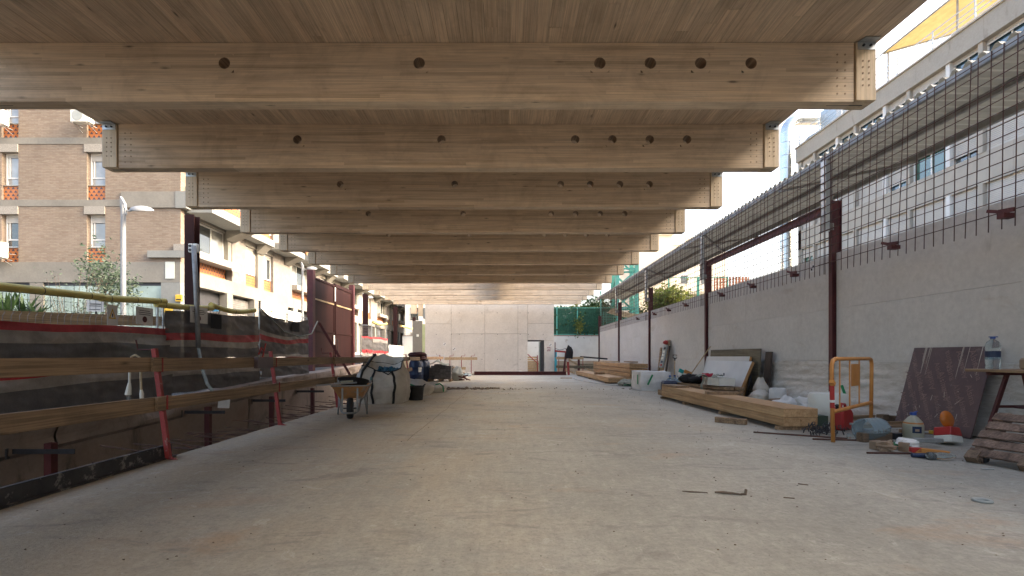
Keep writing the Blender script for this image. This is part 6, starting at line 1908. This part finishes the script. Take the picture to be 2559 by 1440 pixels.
MB().lathe([(0, 0), (.038, 0), (.04, .02), (.036, .08), (.04, .10), (.038, .16), (.014, .2), (.014, .22), (0, .22)], 14).build('bottle_body', CLEAR, t, smooth=True)
def jug8(loc, label):
    t = thing('water_jug', label, 'water jug', loc)
    pr = [(0, 0), (.10, 0), (.108, .015), (.100, .03), (.108, .045), (.100, .06), (.108, .075), (.102, .09), (.106, .1), (.106, .2), (.104, .21), (.09, .25), (.05, .30), (.03, .315), (.03, .335), (0, .335)]
    MB().lathe(pr, 24).build('jug_body', CLOUDY, t, smooth=True, autos=50)
    MB().lathe([(.034, .325), (.034, .36), (0, .362)], 14).bar((.0, 0, .358), (.055, 0, .372), .018, .006).build('cap', BLUE_BR, t)
    MB().grid(lambda u, v: (.1085 * math.cos(-2.35 + u * .9), .1085 * math.sin(-2.35 + u * .9), .115 + v * .08), 8, 2).build('label_sheet', BLUE_PL, t, fixn=False)
    MB().grid(lambda u, v: (.109 * math.cos(-2.1 + u * .4), .109 * math.sin(-2.1 + u * .4), .135 + v * .03), 5, 2).build('label_patch', CARD, t, fixn=False)
    MB().lathe([(.1, .222), (.095, .238)], 20, sx=1.01, sy=1.01).build('sand_line', ORANGE, t)
    return t
jug8((5.05, 5.98, 0), 'cloudy water jug with blue cap standing before the maroon panel')
def blk_(name, px, py, L, w, h, rz, mat, lab, cat, z=0.0, tilt=0.0, dx=0):
    p = onfloor(px, py)
    return tag(MB().obox((0, 0, h / 2), (L, w, h), None).build(name, mat, None, (p.x, p.y, z), (0, tilt, rz), bevel=.003), lab, cat)
WPX = wood('dark used block', (.24, .165, .11), (.13, .09, .06), 0, None, .5, .15)
WPL = wood('used batten', (.42, .29, .175), (.28, .18, .10), 0, None, .5, .15)
blk_('timber_block', 2185, 1103, .42, .10, .11, .18, WPX, 'heavy dark timber block in front of the lying blue bottle', 'timber block')
blk_('batten', 2215, 1080, .62, .035, .07, .20, WPL, 'longer batten lying above the dark timber block', 'batten', .075, 0)
blk_('batten', 2225, 1090, .55, .05, .03, .10, WPL, 'short flat batten resting on the dark timber block', 'batten', .113)
blk_('metal_channel', 2147, 1085, .22, .06, .03, -.05, GALV, 'short shiny metal channel on the dark timber block', 'metal profile', .118)
blk_('batten', 2330, 1090, .70, .04, .05, -.45, WPL, 'batten running from the jug towards the pallet', 'batten', .02)
blk_('metal_profile', 2335, 1095, .42, .05, .02, -.38, GALV, 'white metal profile beside the cloudy jug', 'metal profile', .06)
blk_('carton', 2190, 1122, .12, .08, .09, .3, CARD, 'small printed carton lying at the front of the rubbish heap', 'carton')
blk_('steel_piece', 2245, 1098, .14, .08, .08, .1, DARKSTEEL, 'dark steel piece left of the cloudy jug', 'steel piece')
blk_('aluminium_profile', 2318, 1118, .30, .07, .045, -.08, GALV, 'short aluminium profile above the orange tool', 'metal profile', .06)
blk_('carton', 2345, 1105, .19, .06, .04, -.1, YELLOW_SG, 'yellow and white carton between the jug and the pallet', 'carton', .09, .15)
blk_('carton', 2262, 1128, .10, .09, .10, .5, CARD, 'brown carton beside the crumpled grey paper', 'carton')
blk_('wood_block', 2206, 1058, .16, .1, .14, .4, WPX, 'dark wood block at the foot of the barrier', 'wood block')
blk_('wood_block', 2236, 1058, .10, .1, .12, .1, WPX, 'smaller dark wood block by the foot of the maroon panel', 'wood block')
blk_('batten', 2150, 1050, .75, .05, .08, .16, WPL, 'pale batten lying behind the red jerrycan', 'batten', .0)
blk_('steel_bar', 2130, 1102, .9, .02, .02, -.18, REBAR, 'thin rusty bar lying along the floor by the barrier foot', 'steel bar')
blk_('steel_bar', 2000, 1090, 1.1, .02, .02, -.52, REBAR, 'thin dark bar lying along the floor below the glulam stack end', 'steel bar')
blk_('steel_bar', 2230, 1135, .52, .022, .02, -.08, REBAR, 'thin brown bar in front of the cartons', 'steel bar')
for i, (px, py, r_, mt, lab) in enumerate(((2215, 1120, .075, CARD, 'crumpled brown paper at the front of the rubbish heap'), (2270, 1118, .085, BAG_W, 'crumpled grey paper beside the brown carton'), (2245, 1112, .05, GREEN_PL, 'small green can in the rubbish heap'))):
    p = onfloor(px, py + 8); tag(MB().blob((0, 0, r_ * .7), r_, 12, 9, i + 80, .8, 1.3, 1, .8).build('scrap', mt, None, (p.x, p.y, 0)), lab, 'scrap')
ot = thing('orange_tool', 'orange and blue hand tool lying before the pallet', 'tool', onfloor(2325, 1143), (0, 0, -.1))
MB().prism([(-.14, .02), (.15, .04), (.18, .065), (.02, .085), (-.12, .10), (-.17, .06)], lambda a, b: (a, -.03, b), lambda a, b: (a, .03, b)).build('tool_body', ORANGE, ot, bevel=.006)
MB().box(-.19, -.03, .05, -.10, .03, .10).build('tool_head', RED_PL, ot, bevel=.006)
MB().tube([(-.22, -.06, .03), (-.05, -.07, .03), (.0, -.06, .035)], [.022, .028, .015], 8).build('grip', BLUE_PL, ot)
bt_ = thing('clear_bottle', 'clear plastic bottle lying in front of the orange tool', 'bottle', onfloor(2350, 1150) + Vector((0, 0, .04)), (0, rad(90), -.1))
MB().lathe([(0, -.12), (.036, -.12), (.04, -.1), (.036, -.02), (.04, 0), (.036, .06), (.016, .12), (.014, .14), (0, .14)], 14).build('bottle_body', CLEAR, bt_, smooth=True)
# maroon formwork panel with worn print
fp = thing('formwork_panel', 'maroon phenolic formwork panel with worn repeated print leaning on the wall', 'formwork panel', (5.87, 7.3, 0.01))
upv = Vector((.31, 0, 1.17)); HP = upv.length; un = upv.normalized()
alongv = Vector((0, -1.2, 0)); nn = Vector((-un.z, 0, un.x))
Rm = Matrix((Vector((0, -1, 0)), un, nn)).transposed().to_4x4()
merge(MB(), MB().box(0, 0, -.018, 1.2, HP, 0), Rm).build('panel', PURPLE_PLY, fp, bevel=.002)
tx = MB()
word = text_mb('Alsina', .135, .002)
for i in range(7):
    for j in range(8):
        px_ = .06 + i * .185 + (.07 if j % 2 else 0); py_ = .1 + j * .155
        if px_ > 1.13 or py_ > HP - .08 or rnd.random() < .12: continue
        merge(tx, word, Rm @ (Matrix.Translation((px_, py_, .0012)) @ Matrix.Rotation(rad(-62 if (i + j) % 3 else 118), 4, 'Z') @ Matrix.Scale(rnd.uniform(.7, .95), 4)))
tag(tx.build('lettering', PRINT, fp, fixn=False), kind='stuff')
dr = MB()
for i in range(16):
    x = rnd.choice((.22, .28, .33, .8, .87, .95, 1.05)) + rnd.uniform(-.03, .03); L = rnd.uniform(.1, .45)
    dr.quad((x, HP - .003, .0028), (x + .007, HP - .003, .0028), (x + .005, HP - L, .0028), (x + .002, HP - L, .0028))
for i in range(12):
    x, y = rnd.uniform(.1, 1.1), rnd.uniform(.2, 1.0); dx, dy = rnd.uniform(-.06, .06), rnd.uniform(-.09, .02)
    dr.quad((x, y, .0031), (x + .006, y, .0031), (x + dx + .008, y + dy, .0031), (x + dx, y + dy, .0031))
tag(merge(MB(), dr, Rm).build('mortar_drips', BAG, fp, fixn=False), kind='stuff')
# trestle table with bottle and parcel
te = thing('trestle_table', 'plank on a dark red trestle at the right photo edge', 'trestle', (5.85, 5.55, 0))
MB().box(-.42, -1.6, .875, .40, .16, .905).build('table_plank', W_PLANK, te, bevel=.004)
MB().box(-.30, -.03, .835, .30, .03, .874).build('top_bar', RED_OX, te)
for s_ in (-1, 1):
    MB().bar((s_ * .10, -.012, .84), (s_ * .34, .03 , 0), .035, .035, up=(0, 1, 0)).build('leg', RED_OX, te)
    MB().bar((s_ * .08, -.9, .84), (s_ * .30, -.93, 0), .035, .035, up=(0, 1, 0)).build('leg', RED_OX, te)
MB().box(-.22, -.012, .46, .22, .012, .49).build('cross_bar', RED_OX, te)
MB().tube([(0, .0, .47), (0, -.9, .47)], .016, 6).build('long_bar', RED_OX, te)
t = thing('water_bottle', 'tall clear water bottle with blue label standing on the trestle plank', 'water bottle', (5.55, 5.5, .906))
MB().lathe([(0, 0), (.062, 0), (.066, .012), (.06, .05), (.066, .07), (.066, .11), (.058, .14), (.058, .2), (.066, .23), (.066, .27), (.05, .31), (.02, .335), (.019, .35), (0, .35)], 22).build('bottle_body', CLEAR, t, smooth=True, autos=50)
MB().lathe([(.067, .135), (.0672, .205)], 22).build('label_band', BLUE_PL, t)
MB().lathe([(.0675, .11), (.0675, .134)], 22).build('label_stripe', JUG, t)
MB().lathe([(.024, .345), (.024, .37), (0, .37)], 14).bar((-.04, 0, .366), (.05, 0, .366), .02, .01).build('cap', BLUE_BR, t)
tag(MB().box(-.15, -.12, 0, .15, .14, .125).build('parcel', CARD, None, (5.86, 5.25, .906), (0, 0, .2), bevel=.02), 'brown paper parcel on the trestle plank', 'parcel')
jug19((6.02, 5.02, .906), 'blue water bottle at the right photo edge on the trestle plank', (0, 0, 0), JUG, .8)
# leaning pallet on castor blocks
pt = thing('wooden_pallet', 'old wooden pallet leaning back on the trestle at the right photo edge', 'pallet', (4.60, 4.83, .05))
ev = Vector((.32, -.94, 0)).normalized()
uv_ = (Vector((.94, .32, 0)) * .72 + Vector((0, 0, .60))).normalized()
nv = ev.cross(uv_).normalized()
Rp = Matrix((ev, uv_, nv)).transposed().to_4x4()
sg_ = 1 if nv.z < 0 else -1
for k in range(5):
    w = .098
    merge(MB(), MB().box(rnd.uniform(-.01, .01), .02 + k * .128, sg_ * .0, 1.2, .02 + k * .128 + w, sg_ * -.022), Rp).build('pallet_board', W_PALLET, pt, bevel=.003)
for xx in (.02, .55, 1.08):
    merge(MB(), MB().box(xx, .0, sg_ * .0015, xx + .10, .66, sg_ * .075), Rp).build('bearer', W_PALLET, pt)
for xx in (.02, .42, .95):
    MB().obox(ev * (xx + .05) + Vector((.02, .02, -.0)), (.1, .1, .10), Rp.to_3x3()).build('foot_block', WPX, pt)
MB().lathe([(0, -.02), (.04, -.02), (.04, .02), (0, .02)], 14, ev * .12 + Vector((.06, .03, -.005)), (0, PI / 2, .3)).build('castor', BLACK_R, pt)
# warning lamp
wl_ = thing('warning_lamp', 'red and white warning lamp with amber lens lying behind the pallet', 'warning lamp', (5.28, 5.75, .02), (rad(-12), rad(8), .3))
MB().box(-.11, -.09, 0, .11, .09, .085).build('lamp_base', WHITE_PL, wl_, bevel=.01)
MB().prism([(-.11, .0), (.11, .0), (.08, .10), (-.08, .10)], lambda a, b: (a, -.09, .0855 + b), lambda a, b: (a, .09, .0855 + b)).build('lamp_top', RED_PL, wl_, bevel=.008)
MB().lathe([(0, -.035), (.07, -.035), (.10, -.015), (.105, 0), (.10, .015), (.07, .035), (0, .035)], 24, (.03, 0, .285), (PI / 2, 0, 0)).build('lens', LENS, wl_, smooth=True, autos=40)
# bits on the open floor
rg_ = tag(MB().lathe([(.036, 0), (.058, .002), (.060, .012), (.055, .018), (.040, .016), (.036, .006), (.036, 0)], 28).build('rubber_ring', GREYPAINT, None, onfloor(2455, 1254) , (0, 0, 0), smooth=True), 'grey rubber ring lying on the floor at the lower right', 'ring')
t = thing('wood_splinter', 'dark bark splinter with upturned end on the bare floor', 'splinter', onfloor(1830, 1236))
MB().tube([(-.12, .03, .01), (-.06, .015, .012), (.0, -.01, .012), (.06, -.03, .008)], [.006, .011, .009, .006], 5).tube([(.05, -.03, .012), (.085, -.03, .012), (.095, -.02, .045)], [.007, .012, .010], 5).build('bark', SOIL, t)
tag(MB().tube([(-.09, .01, .008), (-.03, 0, .006), (.09, -.02, .006)], [.003, .006, .003], 5).build('wood_splinter', SOIL, None, onfloor(1735, 1231)), 'thin dark splinter left of the upturned one', 'splinter')
tag(MB().tube([(-.03, .01, .005), (.04, -.01, .005)], .004, 5).build('twig', SOIL, None, onfloor(1970, 1246)), 'short straight twig right of the upturned splinter', 'twig')
tag(MB().tube([(-.03, .02, .005), (.03, -.02, .005)], .004, 5).build('twig', SOIL, None, onfloor(2007, 1212)), 'short slanted twig on the floor, farther right', 'twig')
tag(MB().tube([(-.05, .0, .008), (.06, -.01, .008)], .007, 6).build('metal_tube', GALV, None, onfloor(2465, 1174)), 'short shiny metal tube on the floor before the pallet', 'metal tube')
blk_('batten', 1415, 946, .55, .07, .04, .1, WPL, 'small batten on the floor left of the far timber stack', 'batten')

# ------------------------------------------------------------------ far right corner beyond the slab
rf = thing('red_hoist', 'red steel A-frame hoist with an arm at the far end of the slab', 'hoist', (at(1418, 930, 27.3).x, 27.35, 0))
MB().bar((.08, 0, 0), (-.02, 0, 1.50), .12, .1, up=(0, 1, 0)).build('leg', RED_PAINT, rf)
MB().bar((-.22, .1, 0), (-.06, .05, 1.35), .1, .08, up=(0, 1, 0)).build('leg', RED_OX, rf)
MB().bar((-.7, .02, 1.36), (-.06, .02, 1.30), .08, .10).build('arm', RED_PAINT, rf)
MB().bar((-.69, .02, 1.0), (-.69, .02, 1.85), .05, .05, up=(0, 1, 0)).build('upright', RED_OX, rf)
MB().tube([(-.66, 0, 1.5), (-.45, 0, 1.42), (-.25, 0, 1.44), (-.12, 0, 1.52), (-.04, 0, 1.4)], .015, 6).build('cable', BLACK_R, rf)
MB().box(-.02, -.075, .75, .06, -.056, 1.0).build('sticker', PAPER, rf)
jk = thing('jacket', 'black hooded jacket hanging on the red hoist', 'jacket', (at(1420, 895, 27.2).x, 27.15, 0))
def jf(u, v):
    a = u * 2 * PI
    w = (.03 + .17 * min(1, v * 3.0)) * (1 - .1 * v)
    return (w * math.cos(a) + .05 * math.sin(v * 4) + .04 * v, .09 * math.sin(a) * (1 + .4 * mnoise.noise(Vector((math.cos(a) * 2, v * 4, 1)))), 1.68 - .74 * v)
MB().grid(jf, 20, 14).build('jacket_body', CLOTH_BK, jk, smooth=True, fixn=False)
MB().tube([(.1, -.05, 1.58), (.2, -.06, 1.3), (.19, -.05, .92)], [.06, .07, .05], 8).build('sleeve', CLOTH_BK, jk, smooth=True)
tag(MB().box(0, 0, 0, .14, .05, 1.42).build('cyan_board', CYAN, None, (ex[6] + .01, 28.3, 0)), 'narrow bright cyan board standing at the right edge of the end wall', 'board')
for (x0, x1, z, mt, lab) in ((2.95, 4.55, .95, W_PALE, 'upper pale guard rail board right of the end wall'), (2.95, 5.2, .45, W_PLY, 'lower grey guard rail board right of the end wall')):
    tag(MB().bar((x0, 28.0, z), (x1, 28.0, z), .035, .15).build('guard_rail', mt), lab, 'guard rail board', 'guard rail boards')
for i, (x, lab) in enumerate(((3.12, 'thin red post left of the far hoist'), (3.5, 'thin red post behind the arm of the far hoist'), (4.52, 'thin red post right of the short brown column'))):
    tag(MB().box(x - .018, 28.03, -.05, x + .018, 28.07, 1.05).build('rail_post', RED_PAINT), lab, 'guard rail post')
tag(MB().box(4.22, 28.0, -.05, 4.34, 28.1, 1.0).build('short_column', RED_OX), 'short brown steel column right of the far hoist', 'column')
tag(MB().bar((4.4, 28.3, 1.03), (6.05, 28.6, .90), .09, .09).build('black_beam', DARKSTEEL), 'mortar covered black beam sloping to the wall at the far right', 'beam')
for i, (a, b, lab) in enumerate((((3.75, 28.4, .85), (4.4, 28.5, .5), 'pale diagonal brace beside the far red hoist'), ((4.6, 28.4, .45), (5.3, 28.5, .1), 'pale diagonal brace behind the far timber stack end'), ((3.2, 28.4, .4), (4.1, 28.5, .05), 'low pale diagonal brace behind the far red hoist'))):
    tag(MB().bar(a, b, .04, .09).build('brace', W_PALE), lab, 'brace')
for i in range(3):
    tag(MB().obox((4.9 + i * .1, 29.2, .35 + i * .11), (1.4, .5, .07), (0, 0, .05 * i)).build('stacked_board', W_PLY), ('lowest', 'middle', 'topmost')[i] + ' grey board of the stack beyond the far guard rail', 'board')
cl_ = thing('shade_cloth', 'pale shade cloth slung below the far end of the canopy', 'shade cloth', (6.4, 29.5, 3.45))
MB().grid(lambda u, v: (u * 2.6, (v - .5) * 2.4, .42 - .35 * math.sin(u * PI) * .6 - .25 * u + .05 * math.sin(v * 6)), 16, 8).build('cloth', CREAM, cl_, smooth=True, fixn=False)
wm = thing('wire_lattice', 'green wire lattice fence just beyond the far end of the precast wall', 'fence', (6.5, 33.0, 2.9))
m = MB()
for i in range(14): m.box(i * .11, 0, 0, i * .11 + .02, .01, 1.2)
for i in range(11): m.box(0, -.012, i * .11, 1.5, -.002, i * .11 + .02)
tag(m.build('lattice_wires', GREEN_ST, wm), kind='stuff')
rb_ = []
for a0 in range(37):
    u = a0 / 36
    p = Vector(ff(u, 1)); rb_.append((p.x * 1.01, p.y * 1.01, p.z))
MB().tube(rb_, .012, 5).build('rim_cord', CLOTH_BK, B)
# floor: thin crack along the bay and cement crumbs where bags were emptied
ck = MB()
pts = []
for i in range(60):
    y = 6.0 + i * .16
    pts.append((-1.22 + (y - 6) * .012 + .035 * mnoise.noise(Vector((y * 1.3, 2, 0))) + .012 * mnoise.noise(Vector((y * 6, 4, 0))), y))
for (a, b), (c, d) in zip(pts, pts[1:]):
    w = .0035
    ck.quad((a - w, b, .003), (a + w, b, .003), (c + w, d, .003), (c - w, d, .003))
tag(ck.build('floor_crack', SOIL, fixn=False), kind='stuff')
